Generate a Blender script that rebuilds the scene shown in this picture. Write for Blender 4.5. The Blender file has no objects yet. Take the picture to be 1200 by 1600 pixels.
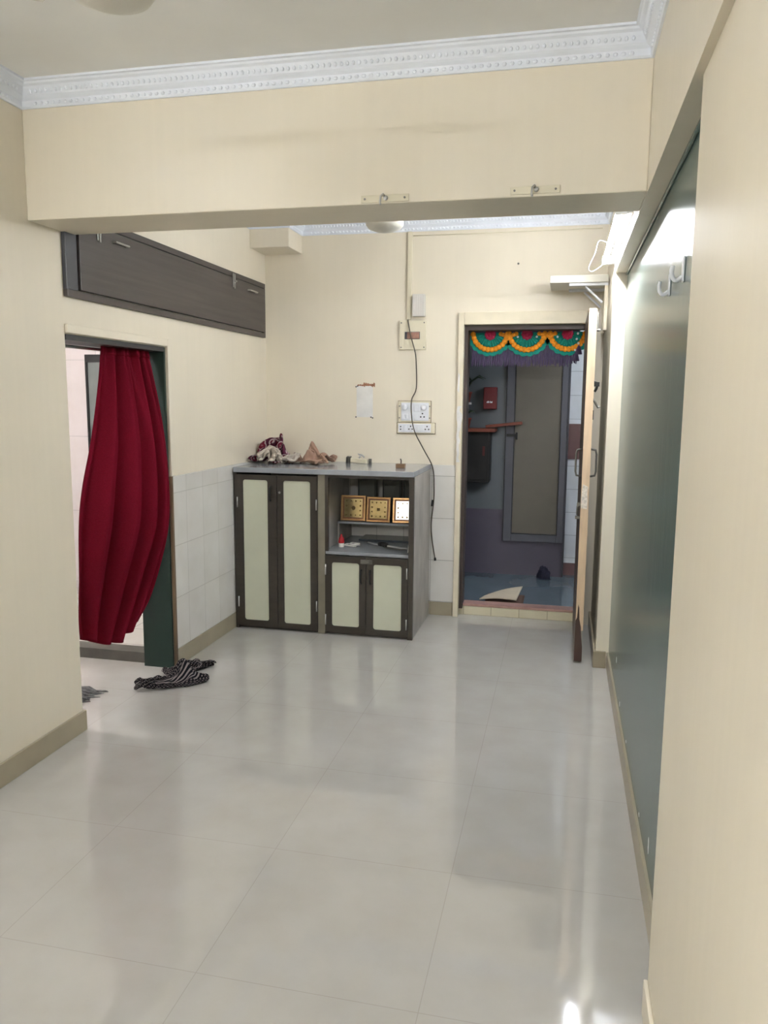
import bpy, bmesh, math, random
from mathutils import Vector, Matrix, noise
random.seed(7)
S = bpy.context.scene
COL = S.collection
PI = math.pi

# ------------------------------------------------------------------ materials
def lin(c):
    return tuple(((x/255.0)/12.92 if x/255.0 <= .04045 else ((x/255.0+.055)/1.055)**2.4) for x in c) + (1.0,)

def mk(name):
    m = bpy.data.materials.new(name); m.use_nodes = True
    nt = m.node_tree; b = nt.nodes['Principled BSDF']
    return m, nt, b

def N(nt, t, **kw):
    n = nt.nodes.new(t)
    for k, v in kw.items(): setattr(n, k, v)
    return n

def pos(nt, scale=(1, 1, 1), loc=(0, 0, 0), rot=(0, 0, 0), world=True):
    if world:
        g = N(nt, 'ShaderNodeNewGeometry'); out = g.outputs['Position']
    else:
        g = N(nt, 'ShaderNodeTexCoord'); out = g.outputs['Object']
    mp = N(nt, 'ShaderNodeMapping')
    mp.inputs['Scale'].default_value = scale; mp.inputs['Location'].default_value = loc; mp.inputs['Rotation'].default_value = rot
    nt.links.new(out, mp.inputs['Vector'])
    return mp.outputs['Vector']

def ramp(nt, fac, stops):
    r = N(nt, 'ShaderNodeValToRGB'); e = r.color_ramp.elements
    while len(e) < len(stops): e.new(.5)
    for i, (p, c) in enumerate(stops): e[i].position = p; e[i].color = c
    nt.links.new(fac, r.inputs['Fac'])
    return r.outputs['Color']

def plain(name, c, rough=.5, metal=0.0, spec=.5, var=.06, nscale=(8, 8, 8), bump=0.0, bscale=(60, 60, 60), world=True, coat=0.0, trans=0.0):
    m, nt, b = mk(name)
    base = lin(c)
    if var:
        n = N(nt, 'ShaderNodeTexNoise'); n.inputs['Scale'].default_value = 1; n.inputs['Detail'].default_value = 5
        nt.links.new(pos(nt, nscale, world=world), n.inputs['Vector'])
        lo = tuple(x*(1-var) for x in base[:3])+(1,); hi = tuple(min(1, x*(1+var)) for x in base[:3])+(1,)
        nt.links.new(ramp(nt, n.outputs['Fac'], [(.3, lo), (.7, hi)]), b.inputs['Base Color'])
    else:
        b.inputs['Base Color'].default_value = base
    b.inputs['Roughness'].default_value = rough; b.inputs['Metallic'].default_value = metal
    b.inputs['Specular IOR Level'].default_value = spec
    if coat: b.inputs['Coat Weight'].default_value = coat
    if trans: b.inputs['Transmission Weight'].default_value = trans
    if bump:
        n2 = N(nt, 'ShaderNodeTexNoise'); n2.inputs['Scale'].default_value = 1; n2.inputs['Detail'].default_value = 4
        nt.links.new(pos(nt, bscale, world=world), n2.inputs['Vector'])
        bp = N(nt, 'ShaderNodeBump'); bp.inputs['Strength'].default_value = bump; bp.inputs['Distance'].default_value = .01
        nt.links.new(n2.outputs['Fac'], bp.inputs['Height']); nt.links.new(bp.outputs['Normal'], b.inputs['Normal'])
    return m

def emit(name, c, s):
    m, nt, b = mk(name)
    b.inputs['Base Color'].default_value = (1, 1, 1, 1)
    b.inputs['Emission Color'].default_value = c+(1,); b.inputs['Emission Strength'].default_value = s
    return m

def tiles(name, c, mortar, w, h, off, axes, rough=.15, msize=.003, var=.04, bumpd=.3, shift=0.0):
    """grid of tiles, axes picks which world axes run along the width and the height"""
    m, nt, b = mk(name)
    g = N(nt, 'ShaderNodeNewGeometry'); sp = N(nt, 'ShaderNodeSeparateXYZ'); cb = N(nt, 'ShaderNodeCombineXYZ')
    nt.links.new(g.outputs['Position'], sp.inputs[0])
    for k in (0, 1):
        ad = N(nt, 'ShaderNodeMath', operation='ADD'); ad.inputs[1].default_value = -off[k]+50*(w, h)[k]
        nt.links.new(sp.outputs[axes[k]], ad.inputs[0]); nt.links.new(ad.outputs[0], cb.inputs[k])
    br = N(nt, 'ShaderNodeTexBrick'); br.offset = shift; br.squash = 1
    br.inputs['Scale'].default_value = 1; br.inputs['Mortar Size'].default_value = msize; br.inputs['Mortar Smooth'].default_value = .3
    br.inputs['Brick Width'].default_value = w; br.inputs['Row Height'].default_value = h; br.inputs['Bias'].default_value = 0
    a = lin(c)
    br.inputs['Color1'].default_value = tuple(x*(1-var) for x in a[:3])+(1,)
    br.inputs['Color2'].default_value = tuple(min(1, x*(1+var)) for x in a[:3])+(1,)
    br.inputs['Mortar'].default_value = lin(mortar)
    nt.links.new(cb.outputs[0], br.inputs['Vector'])
    n = N(nt, 'ShaderNodeTexNoise'); n.inputs['Scale'].default_value = 6; n.inputs['Detail'].default_value = 6
    nt.links.new(g.outputs['Position'], n.inputs['Vector'])
    mx = N(nt, 'ShaderNodeMix', data_type='RGBA', blend_type='MULTIPLY'); mx.inputs['Factor'].default_value = 1
    nt.links.new(br.outputs['Color'], mx.inputs[6])
    nt.links.new(ramp(nt, n.outputs['Fac'], [(.3, (.93, .92, .9, 1)), (.7, (1, 1, 1, 1))]), mx.inputs[7])
    nt.links.new(mx.outputs[2], b.inputs['Base Color'])
    b.inputs['Roughness'].default_value = rough
    if bumpd:
        bp = N(nt, 'ShaderNodeBump'); bp.inputs['Strength'].default_value = bumpd; bp.inputs['Distance'].default_value = .002; bp.invert = True
        nt.links.new(br.outputs['Fac'], bp.inputs['Height']); nt.links.new(bp.outputs['Normal'], b.inputs['Normal'])
    return m

def wall_paint(name, c, rough=.42, streak=.04):
    """satin oil paint: faint vertical roller streaks, faint blotches"""
    m, nt, b = mk(name)
    base = lin(c)
    n = N(nt, 'ShaderNodeTexNoise'); n.inputs['Scale'].default_value = 1; n.inputs['Detail'].default_value = 5
    nt.links.new(pos(nt, (1.6, 1.6, 1.1)), n.inputs['Vector'])
    s = N(nt, 'ShaderNodeTexNoise'); s.inputs['Scale'].default_value = 1; s.inputs['Detail'].default_value = 4
    nt.links.new(pos(nt, (34, 34, .7)), s.inputs['Vector'])
    c1 = ramp(nt, n.outputs['Fac'], [(.3, tuple(x*.95 for x in base[:3])+(1,)), (.7, tuple(min(1, x*1.04) for x in base[:3])+(1,))])
    c2 = ramp(nt, s.outputs['Fac'], [(.3, (1-streak,)*3+(1,)), (.7, (1, 1, 1, 1))])
    mx = N(nt, 'ShaderNodeMix', data_type='RGBA', blend_type='MULTIPLY'); mx.inputs['Factor'].default_value = 1
    nt.links.new(c1, mx.inputs[6]); nt.links.new(c2, mx.inputs[7]); nt.links.new(mx.outputs[2], b.inputs['Base Color'])
    b.inputs['Roughness'].default_value = rough
    bp = N(nt, 'ShaderNodeBump'); bp.inputs['Strength'].default_value = .12; bp.inputs['Distance'].default_value = .004
    nt.links.new(s.outputs['Fac'], bp.inputs['Height']); nt.links.new(bp.outputs['Normal'], b.inputs['Normal'])
    return m

M = {}
M['wall'] = wall_paint('cream_paint', (231, 222, 203), .42, .018)
M['ceil'] = plain('ceiling_white', (240, 240, 238), .8, var=.03, nscale=(3, 3, 3))
M['cornice'] = plain('plaster_white', (236, 241, 250), .6, var=.03)
M['niche'] = None
M['floor'] = tiles('vitrified_tile', (184, 182, 177), (170, 167, 161), .615, .615, (-.303, 1.785), (0, 1), .06, .0014, .008, .1)
M['floor'].node_tree.nodes['Principled BSDF'].inputs['IOR'].default_value = 1.72
M['skirt'] = plain('skirting_stone', (160, 150, 128), .3, var=.08, nscale=(5, 5, 5))
M['tile_left'] = tiles('white_tile_left', (220, 218, 214), (200, 198, 193), .215, .3045, (4.20, .1025), (1, 2), .12, .0025)
M['tile_back'] = tiles('white_tile_back', (220, 218, 214), (176, 174, 170), .20, .3045, (-.70, .1025), (0, 2), .12, .0025)
M['kitchen'] = tiles('kitchen_tile', (228, 222, 222), (208, 204, 204), .45, .6, (0, 0.04), (0, 2), .2, .004)
M['kfloor'] = tiles('kitchen_floor_tile', (222, 220, 216), (170, 170, 168), .3, .3, (0, 0), (0, 1), .2, .004)
M['green'] = plain('dark_green_enamel', (28, 48, 42), .35, var=.1)
M['darkhead'] = plain('dark_grey_enamel', (50, 52, 54), .4)
M['sill'] = plain('sill_stone', (92, 90, 84), .35, var=.15, nscale=(14, 14, 14))
M['brownstrip'] = plain('brown_wood_strip', (112, 92, 70), .5, var=.15, nscale=(20, 20, 4))
M['lam'] = None
M['steel'] = plain('steel', (190, 190, 188), .3, .9, var=.05)
M['dsteel'] = plain('dull_steel', (120, 118, 112), .4, .8, var=.1)
M['white'] = plain('white_plastic', (228, 230, 236), .35, var=.02)
M['ivory'] = plain('ivory_plastic', (222, 214, 190), .4, var=.03)
M['grey'] = plain('grey_plastic', (216, 212, 206), .4, var=.03)
M['black'] = plain('black_plastic', (22, 22, 22), .5, var=.1)
M['hole'] = plain('socket_hole', (60, 60, 66), .7, var=0)
M['cable'] = plain('cable_rubber', (74, 66, 54), .55, var=.1)
M['breaker'] = plain('breaker_brown', (150, 108, 90), .4, var=.2, nscale=(60, 60, 60))
M['stone'] = plain('grey_slab', (150, 154, 160), .16, var=.08, nscale=(9, 9, 9))
M['stoneside'] = plain('grey_slab_side', (172, 167, 160), .4, var=.2, nscale=(7, 7, 5))
M['dframe'] = plain('dark_brown_frame', (52, 46, 39), .4, var=.12, nscale=(10, 10, 40))
M['divider'] = plain('olive_grey_strip', (126, 120, 104), .45, var=.1)
M['pale'] = plain('pale_green_laminate', (200, 202, 182), .3, var=.02)
M['wood'] = plain('bare_wood_edge', (214, 188, 156), .6, var=.14, nscale=(20, 20, 2.5))
M['darkwood'] = plain('dark_wood', (66, 46, 38), .5, var=.2, nscale=(20, 20, 3))
M['doorface'] = plain('door_face_paint', (150, 146, 130), .5, var=.06)
M['doorback'] = plain('door_face_brown', (88, 74, 66), .4, var=.1)
M['framepaint'] = plain('door_frame_cream', (226, 216, 192), .45, var=.06)
M['framebrown'] = plain('door_rebate_brown', (62, 50, 46), .5, var=.1)
M['plaster'] = plain('bare_white_plaster', (228, 226, 222), .85, var=.08, bump=.3)
M['plasterbrown'] = plain('bare_brown_plaster', (166, 118, 92), .9, var=.2, nscale=(60, 60, 60))
M['gold'] = plain('gold_foil', (158, 140, 100), .2, 1.0, var=.08, nscale=(9, 9, 9))
M['goldframe'] = plain('gilt_moulding', (160, 124, 84), .32, .9, var=.12, nscale=(40, 40, 40))
M['goldbrown'] = plain('brown_inlay', (110, 66, 30), .4, .2)
M['symbol'] = plain('engraved_brown', (98, 76, 32), .6, .3)
M['foil_glare'] = plain('glare_coloured_foil', (200, 198, 190), .3, 1.0, var=.02)  # gold foil coloured silvery so the reflected lamp reads white
M['red'] = plain('red_plastic', (190, 34, 44), .4)
M['whitepaper'] = plain('white_paper', (220, 218, 212), .7)
M['lgrey'] = plain('light_grey_card', (186, 186, 186), .6)
M['block'] = plain('brown_block', (118, 92, 66), .6, var=.15)
M['crimson'] = plain('crimson_wool', (164, 30, 66), .9, var=.2, nscale=(120, 120, 120))
M['teal'] = plain('teal_wool', (10, 134, 116), .9, var=.25, nscale=(120, 120, 120))
M['orange'] = plain('orange_wool', (232, 146, 30), .9, var=.2, nscale=(120, 120, 120))
M['purple'] = plain('purple_wool', (84, 72, 100), .95, var=.2, nscale=(120, 120, 20))
M['lobwall'] = plain('lobby_grey_paint', (96, 102, 108), .4, var=.05, nscale=(3, 3, 3))  # lobby paint, dado and panel colours darkened, partly in place of dimmer light
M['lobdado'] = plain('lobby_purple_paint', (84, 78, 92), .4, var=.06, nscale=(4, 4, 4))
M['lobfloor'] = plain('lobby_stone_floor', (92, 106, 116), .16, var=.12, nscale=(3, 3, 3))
M['lobpanel'] = plain('lobby_door_panel', (98, 92, 82), .45, var=.04)
M['lobframe'] = plain('lobby_door_frame', (84, 84, 92), .45, var=.04)
M['lobtile'] = tiles('lobby_white_tile', (212, 216, 222), (170, 174, 180), .2, .2, (0, 0), (0, 2), .15, .003)
M['lobband'] = plain('lobby_brown_band', (96, 66, 66), .3, var=.1)
M['plank'] = plain('red_brown_plank', (124, 62, 44), .5, var=.15)
M['blackcab'] = plain('near_black_wood', (24, 23, 24), .5, var=.2)
M['terracotta'] = plain('terracotta', (134, 60, 46), .8)
M['leaf'] = plain('dark_leaf', (36, 52, 36), .5)
M['mat'] = plain('beige_mat', (190, 178, 158), .95, var=.08, bump=.4, bscale=(200, 200, 200))
M['matback'] = plain('brown_mat_back', (92, 70, 60), .95)
M['navy'] = plain('navy_fabric', (34, 34, 52), .9)
M['sillpink'] = plain('pink_stone_sill', (168, 132, 124), .35, var=.12, nscale=(20, 20, 20))
M['risertile'] = tiles('cream_riser_tile', (214, 206, 180), (172, 162, 136), .2, .3, (-.66, 0), (0, 2), .3, .003)
M['glass'] = plain('grey_glass', (120, 128, 126), .12, var=.06)
M['blackframe'] = plain('black_window_frame', (26, 28, 28), .4)
M['tube'] = emit('tube_glow', (.92, .95, 1.0), 52)
M['tube_front'] = emit('tube_glow_front', (.92, .955, 1.0), 80)
M['tube_fill'] = emit('tube_glow_added_fill', (.92, .955, 1.0), 16)
M['tube_kitchen'] = emit('tube_glow_kitchen', (1.0, .96, .95), 60)
M['tube_lobby'] = emit('tube_glow_lobby', (.85, .92, 1.0), 42)
M['fan'] = plain('fan_white', (214, 212, 204), .35, var=.02)

def niche_mat():
    m, nt, b = mk('glossy_dark_green_board')
    n = N(nt, 'ShaderNodeTexNoise'); n.inputs['Scale'].default_value = 1; n.inputs['Detail'].default_value = 5
    nt.links.new(pos(nt, (14, 14, .8)), n.inputs['Vector'])
    nt.links.new(ramp(nt, n.outputs['Fac'], [(.25, lin((72, 94, 92))), (.75, lin((92, 114, 110)))]), b.inputs['Base Color'])
    b.inputs['Roughness'].default_value = .23
    b.inputs['Specular IOR Level'].default_value = .5
    s = N(nt, 'ShaderNodeTexNoise'); s.inputs['Scale'].default_value = 1; s.inputs['Detail'].default_value = 3
    nt.links.new(pos(nt, (30, 30, 1.2)), s.inputs['Vector'])
    bp = N(nt, 'ShaderNodeBump'); bp.inputs['Strength'].default_value = .15; bp.inputs['Distance'].default_value = .004
    nt.links.new(s.outputs['Fac'], bp.inputs['Height']); nt.links.new(bp.outputs['Normal'], b.inputs['Normal'])
    return m
M['niche'] = niche_mat()

def laminate():
    m, nt, b = mk('dark_brown_laminate')
    n = N(nt, 'ShaderNodeTexNoise'); n.inputs['Scale'].default_value = 1; n.inputs['Detail'].default_value = 6; n.inputs['Distortion'].default_value = .4
    nt.links.new(pos(nt, (20, 1.6, 40)), n.inputs['Vector'])
    nt.links.new(ramp(nt, n.outputs['Fac'], [(.25, lin((56, 50, 48))), (.75, lin((76, 69, 66)))]), b.inputs['Base Color'])
    b.inputs['Roughness'].default_value = .38
    return m
M['lam'] = laminate()

def curtain_mat():
    m, nt, b = mk('maroon_curtain')
    n = N(nt, 'ShaderNodeTexNoise'); n.inputs['Scale'].default_value = 1; n.inputs['Detail'].default_value = 4
    nt.links.new(pos(nt, (160, 160, 320)), n.inputs['Vector'])
    nt.links.new(ramp(nt, n.outputs['Fac'], [(.3, lin((96, 18, 31))), (.7, lin((108, 22, 38)))]), b.inputs['Base Color'])
    b.inputs['Roughness'].default_value = .9; b.inputs['Specular IOR Level'].default_value = 0
    bp = N(nt, 'ShaderNodeBump'); bp.inputs['Strength'].default_value = .2; bp.inputs['Distance'].default_value = .002
    nt.links.new(n.outputs['Fac'], bp.inputs['Height']); nt.links.new(bp.outputs['Normal'], b.inputs['Normal'])
    return m
M['curtain'] = curtain_mat()

def pattern_cloth(name, kind):
    m, nt, b = mk(name)
    uv = N(nt, 'ShaderNodeTexCoord')
    if kind == 'stripes':
        mp = N(nt, 'ShaderNodeMapping'); mp.inputs['Scale'].default_value = (46, 36, 1)
        nt.links.new(uv.outputs['UV'], mp.inputs['Vector'])
        ck = N(nt, 'ShaderNodeTexBrick'); ck.offset = .5
        ck.inputs['Scale'].default_value = 1; ck.inputs['Brick Width'].default_value = 1.2; ck.inputs['Row Height'].default_value = 1.0; ck.inputs['Mortar Size'].default_value = .33
        ck.inputs['Color1'].default_value = lin((140, 131, 128)); ck.inputs['Color2'].default_value = lin((116, 108, 107)); ck.inputs['Mortar'].default_value = lin((22, 21, 26))
        nt.links.new(mp.outputs[0], ck.inputs['Vector'])
        wv = N(nt, 'ShaderNodeTexWave', bands_direction='Y'); wv.inputs['Scale'].default_value = 6.5; wv.inputs['Distortion'].default_value = .3
        nt.links.new(uv.outputs['UV'], wv.inputs['Vector'])
        st = ramp(nt, wv.outputs['Fac'], [(.55, lin((20, 20, 25))), (.75, lin((130, 122, 121)))])
        nz = N(nt, 'ShaderNodeTexNoise'); nz.inputs['Scale'].default_value = 2.2
        nt.links.new(uv.outputs['UV'], nz.inputs['Vector'])
        fac = ramp(nt, nz.outputs['Fac'], [(.49, (0, 0, 0, 1)), (.51, (1, 1, 1, 1))])
        mx = N(nt, 'ShaderNodeMix', data_type='RGBA')
        nt.links.new(fac, mx.inputs['Factor']); nt.links.new(ck.outputs['Color'], mx.inputs[6]); nt.links.new(st, mx.inputs[7])
        nt.links.new(mx.outputs[2], b.inputs['Base Color'])
    elif kind == 'maroon':
        v = N(nt, 'ShaderNodeTexVoronoi', feature='F1'); v.inputs['Scale'].default_value = 17
        nt.links.new(uv.outputs['Object'], v.inputs['Vector'])
        nt.links.new(ramp(nt, v.outputs['Distance'], [(.0, lin((188, 168, 170))), (.22, lin((108, 34, 52))), (.42, lin((96, 30, 48))), (.5, lin((190, 172, 174))), (.62, lin((74, 30, 48)))]), b.inputs['Base Color'])
    b.inputs['Roughness'].default_value = .9; b.inputs['Specular IOR Level'].default_value = .1
    return m
M['bwcloth'] = pattern_cloth('black_white_cloth', 'stripes')
M['marooncloth'] = pattern_cloth('maroon_print_cloth', 'maroon')
M['greycloth'] = plain('pale_grey_cloth', (186, 176, 166), .95, var=.06)
M['browncloth'] = plain('brown_cloth', (158, 128, 110), .95, var=.08)
M['scarf'] = plain('grey_scarf', (104, 104, 104), .95, var=.4, nscale=(50, 50, 50))

# ------------------------------------------------------------------ mesh helpers
class MB:
    def __init__(s): s.bm = bmesh.new(); s.uv = None
    def box(s, x0, x1, y0, y1, z0, z1, M4=None):
        vs = [s.bm.verts.new(v) for v in [(x0,y0,z0),(x1,y0,z0),(x1,y1,z0),(x0,y1,z0),(x0,y0,z1),(x1,y0,z1),(x1,y1,z1),(x0,y1,z1)]]
        for f in [(0,3,2,1),(4,5,6,7),(0,1,5,4),(1,2,6,5),(2,3,7,6),(3,0,4,7)]: s.bm.faces.new([vs[i] for i in f])
        if M4 is not None:
            for v in vs: v.co = M4 @ v.co
        return s
    def tube(s, pts, r, seg=8, cap=True):
        pts = [Vector(p) for p in pts]; rings = []
        rr = r if isinstance(r, (list, tuple)) else [r]*len(pts)
        up = Vector((0, 0, 1))
        for i, p in enumerate(pts):
            t = (pts[min(i+1, len(pts)-1)]-pts[max(i-1, 0)]).normalized()
            a = up if abs(t.dot(up)) < .95 else Vector((1, 0, 0))
            if i == 0: n = t.cross(a).normalized()
            else:
                n = (n - t*n.dot(t))
                n = n.normalized() if n.length > 1e-6 else t.cross(a).normalized()
            b = t.cross(n)
            rings.append([s.bm.verts.new(p+(n*math.cos(2*PI*k/seg)+b*math.sin(2*PI*k/seg))*rr[i]) for k in range(seg)])
        for i in range(len(rings)-1):
            for k in range(seg):
                s.bm.faces.new([rings[i][k], rings[i][(k+1) % seg], rings[i+1][(k+1) % seg], rings[i+1][k]])
        if cap: s.bm.faces.new(rings[0][::-1]); s.bm.faces.new(rings[-1])
        return s
    def lathe(s, prof, c, axis='z', seg=32):
        c = Vector(c); rings = []
        for r, h in prof:
            ring = []
            for k in range(seg):
                a = 2*PI*k/seg; x, y = r*math.cos(a), r*math.sin(a)
                v = {'z': (x, y, h), 'y': (x, h, y), 'x': (h, x, y)}[axis]
                ring.append(s.bm.verts.new(c+Vector(v)))
            rings.append(ring)
        for i in range(len(rings)-1):
            for k in range(seg):
                s.bm.faces.new([rings[i][k], rings[i][(k+1) % seg], rings[i+1][(k+1) % seg], rings[i+1][k]])
        s.bm.faces.new(rings[0][::-1]); s.bm.faces.new(rings[-1])
        return s
    def ball(s, c, r, sc=(1, 1, 1), u=10, v=6):
        nv = s.bm.verts.new; nf = s.bm.faces.new; rx, ry, rz = r*sc[0], r*sc[1], r*sc[2]
        top = nv((c[0], c[1], c[2]+rz)); bot = nv((c[0], c[1], c[2]-rz)); rings = []
        for j in range(1, v):
            p = PI*j/v; q, h = math.sin(p), math.cos(p)
            rings.append([nv((c[0]+rx*q*math.cos(2*PI*i/u), c[1]+ry*q*math.sin(2*PI*i/u), c[2]+rz*h)) for i in range(u)])
        for i in range(u):
            k = (i+1) % u
            nf([top, rings[0][i], rings[0][k]]); nf([bot, rings[-1][k], rings[-1][i]])
            for j in range(v-2): nf([rings[j][i], rings[j+1][i], rings[j+1][k], rings[j][k]])
        return s
    def poly(s, pts2, d0, d1, axis='y', M4=None):
        """prism of a 2-D outline, extruded along an axis from d0 to d1"""
        def P(a, b, d): return {'y': (a, d, b), 'z': (a, b, d), 'x': (d, a, b)}[axis]
        A = [s.bm.verts.new(P(a, b, d0)) for a, b in pts2]; B = [s.bm.verts.new(P(a, b, d1)) for a, b in pts2]
        n = len(pts2)
        s.bm.faces.new(A); s.bm.faces.new(B[::-1])
        for i in range(n): s.bm.faces.new([A[i], B[i], B[(i+1) % n], A[(i+1) % n]])
        if M4 is not None:
            for v in A+B: v.co = M4 @ v.co
        return s
    def grid(s, fn, nu, nv, uvs=True):
        if uvs and s.uv is None: s.uv = s.bm.loops.layers.uv.new('UVMap')
        g = [[s.bm.verts.new(fn(i/nu, j/nv)) for i in range(nu+1)] for j in range(nv+1)]
        for j in range(nv):
            for i in range(nu):
                f = s.bm.faces.new([g[j][i], g[j][i+1], g[j+1][i+1], g[j+1][i]])
                if uvs:
                    for l, (a, b) in zip(f.loops, [(i, j), (i+1, j), (i+1, j+1), (i, j+1)]): l[s.uv].uv = (a/nu, b/nv)
        return s
    def build(s, name, mat, parent=None, bevel=0.0, smooth=False, solid=0.0, sub=0, bseg=2):
        bm = s.bm
        bmesh.ops.recalc_face_normals(bm, faces=bm.faces[:])
        lo = Vector((min(v.co.x for v in bm.verts), min(v.co.y for v in bm.verts), min(v.co.z for v in bm.verts)))
        hi = Vector((max(v.co.x for v in bm.verts), max(v.co.y for v in bm.verts), max(v.co.z for v in bm.verts)))
        c = Vector(((lo.x+hi.x)/2, (lo.y+hi.y)/2, lo.z))
        for v in bm.verts: v.co -= c
        me = bpy.data.meshes.new(name); bm.to_mesh(me); bm.free()
        if smooth:
            for p in me.polygons: p.use_smooth = True
        me.materials.append(mat)
        o = bpy.data.objects.new(name, me); COL.objects.link(o)
        if parent is not None:
            o.parent = parent
            q = parent; off = Vector((0, 0, 0))
            while q is not None: off += q.location; q = q.parent
            o.location = c-off
        else: o.location = c
        if solid:
            md = o.modifiers.new('Solidify', 'SOLIDIFY'); md.thickness = solid; md.offset = 0
        if sub:
            md = o.modifiers.new('Subsurf', 'SUBSURF'); md.levels = sub; md.render_levels = sub
        if bevel:
            md = o.modifiers.new('Bevel', 'BEVEL'); md.width = bevel; md.segments = bseg; md.limit_method = 'ANGLE'; md.angle_limit = math.radians(40)
        return o

def each(b, name, mat, parent, **kw):
    """one object per separate piece of the mesh"""
    left = set(b.bm.verts); out = []
    b.bm.verts.ensure_lookup_table()
    for v0 in list(b.bm.verts):
        if v0 not in left: continue
        st_, comp = [v0], []
        left.discard(v0)
        while st_:
            v = st_.pop(); comp.append(v)
            for e in v.link_edges:
                o = e.other_vert(v)
                if o in left: left.discard(o); st_.append(o)
        q = MB(); mp = {v: q.bm.verts.new(v.co) for v in comp}
        for f in {f for v in comp for f in v.link_faces}: q.bm.faces.new([mp[v] for v in f.verts])
        out.append(q.build(name, mat, parent, **kw))
    b.bm.free()
    return out

def box(name, mat, dims, parent=None, bevel=0.0):
    return MB().box(*dims).build(name, mat, parent, bevel)
def st(o): o['kind'] = 'structure'; return o
def tag(o, label, cat, group=None):
    o['label'] = label; o['category'] = cat
    if group: o['group'] = group
    return o
def thing(name, label, cat, loc, group=None):
    o = bpy.data.objects.new(name, None); COL.objects.link(o); o.location = loc; o.empty_display_size = .05
    return tag(o, label, cat, group)
def holder(name, loc):
    o = bpy.data.objects.new(name, None); COL.objects.link(o); o.location = loc; o.empty_display_size = .05
    return st(o)

# ------------------------------------------------------------------ room dimensions
XL, XR, XN, XP = -2.145, .245, .31, .265     # left wall, lintel and far right wall, board, near right wall
YB, YN, YO, YR = 5.53, 3.12, 4.02, -1.6      # back wall, opening start, opening end, rear wall
CF, CB = 2.765, 2.785

# ------------------------------------------------------------------ setting
st(box('floor', M['floor'], (-4.6, .55, YR-.15, 5.60, -.1, 0)))
b = MB()
b.box(-2.33, XL, YR-.15, YN, 0, 2.9).box(-2.33, XL, YN, YO, 1.825, 2.9).box(-2.33, XL, YO, YB, 0, 2.9)
st(b.build('wall_left', M['wall']))
b = MB()
b.box(-2.33, -.725, YB, 5.68, 0, 2.9).box(-.725, .135, YB, 5.68, 2.145, 2.9).box(.135, .55, YB, 5.68, 0, 2.9)
st(b.build('wall_back', M['wall']))
b = MB()
b.box(XR, .55, YR-.15, YB, 2.25, 2.9).box(.238, .55, 4.63, YB, 0, 2.25).box(XP, .55, YR-.15, 1.92, 0, 2.25).box(.42, .55, 1.92, 4.63, 0, 2.25)
st(b.build('wall_right', M['wall']))
st(box('wall_niche', M['niche'], (XN, .42, 1.92, 4.63, .10, 2.25)))
b = MB(); b.box(-2.33, .55, YR-.15, YR, 0, 2.9)
st(b.build('wall_rear', M['wall']))
st(box('ceiling', M['ceil'], (-2.33, .55, YR-.15, 2.91, CF, CF+.12)))
st(box('ceiling', M['ceil'], (-2.33, .55, 3.2, YB+.15, CB, CB+.12)))
st(box('wall_beam', M['wall'], (XL, XR, 2.91, 3.20, 2.255, 2.9), None, .004))
st(box('wall_beam', M['wall'], (XL, -1.864, 5.25, YB, 2.572, 2.9), None, .004))
box_trim = st(box('trim_1', M['niche'], (.299, XN, 1.93, 4.625, 2.234, 2.2495), None, .006))

# skirting
b = MB(); b.box(XL, XL+.014, YR, YN+.004, 0, .098).box(-2.33, XL+.014, YN, YN+.012, 0, .098)
st(b.build('baseboard_left', M['skirt'], None, .003))
b = MB(); b.box(XL, XL+.014, 4.03, YB-.014, 0, .104).box(-.90, -.735, YB-.014, YB, 0, .098).box(XL+.014, -2.12, YB-.014, YB, 0, .098)
st(b.build('baseboard_back', M['skirt'], None, .003))
b = MB(); b.box(.299, .42, 1.921, 4.613, 0, .0995)
st(b.build('baseboard_right', M['skirt'], None, .002))
b = MB(); b.box(.222, .237, 4.63, YB, 0, .10).box(.222, .294, 4.614, 4.63, 0, .102)
st(b.build('baseboard_right', M['skirt'], None, .004))
b = MB(); b.box(.254, XP, YR, 1.9195, 0, .095)
st(b.build('baseboard_right', M['wall'], None, .003))

# white tile dado
st(box('trim_2', M['tile_left'], (XL, XL+.010, 4.035, YB, .104, 1.112), None, .002))
b = MB(); b.box(XL+.01, -.728, YB-.010, YB, .098, 1.095)
st(b.build('trim_3', M['tile_back'], None, .002))

# plaster cornices
def cornice(name, poly, zc, prof, bumps):
    b = MB(); n = len(poly); P = [Vector(p) for p in poly]
    mit = []
    for i in range(n):
        a = (P[i]-P[i-1]).normalized(); c = (P[(i+1) % n]-P[i]).normalized()
        n1 = Vector((-a.y, a.x)); n2 = Vector((-c.y, c.x))
        mit.append((n1+n2)/(1+n1.dot(n2)))
    rings = [[b.bm.verts.new((P[i].x+mit[i].x*p, P[i].y+mit[i].y*p, zc+z)) for p, z in prof] for i in range(n)]
    m = len(prof)
    for i in range(n):
        A, B = rings[i], rings[(i+1) % n]
        for k in range(m): b.bm.faces.new([A[k], B[k], B[(k+1) % m], A[(k+1) % m]])
    for i in range(n):                                   # moulded leaves and beads along every run
        a = P[i]; d = P[(i+1) % n]-a; L = d.length; d.normalize(); nn = Vector((-d.y, d.x))
        for (p, z, sp, rx, rp, rz) in bumps:
            q = int((L-.12)/sp)
            for k in range(q):
                t = .06+(k+.5)*(L-.12)/q
                c = a+d*t+nn*p
                sc = Vector((abs(d.x)*rx+abs(nn.x)*rp, abs(d.y)*rx+abs(nn.y)*rp, rz))
                b.ball((c.x, c.y, zc+z), 1, sc, 6, 4)
    return st(b.build(name, M['cornice']))
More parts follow.
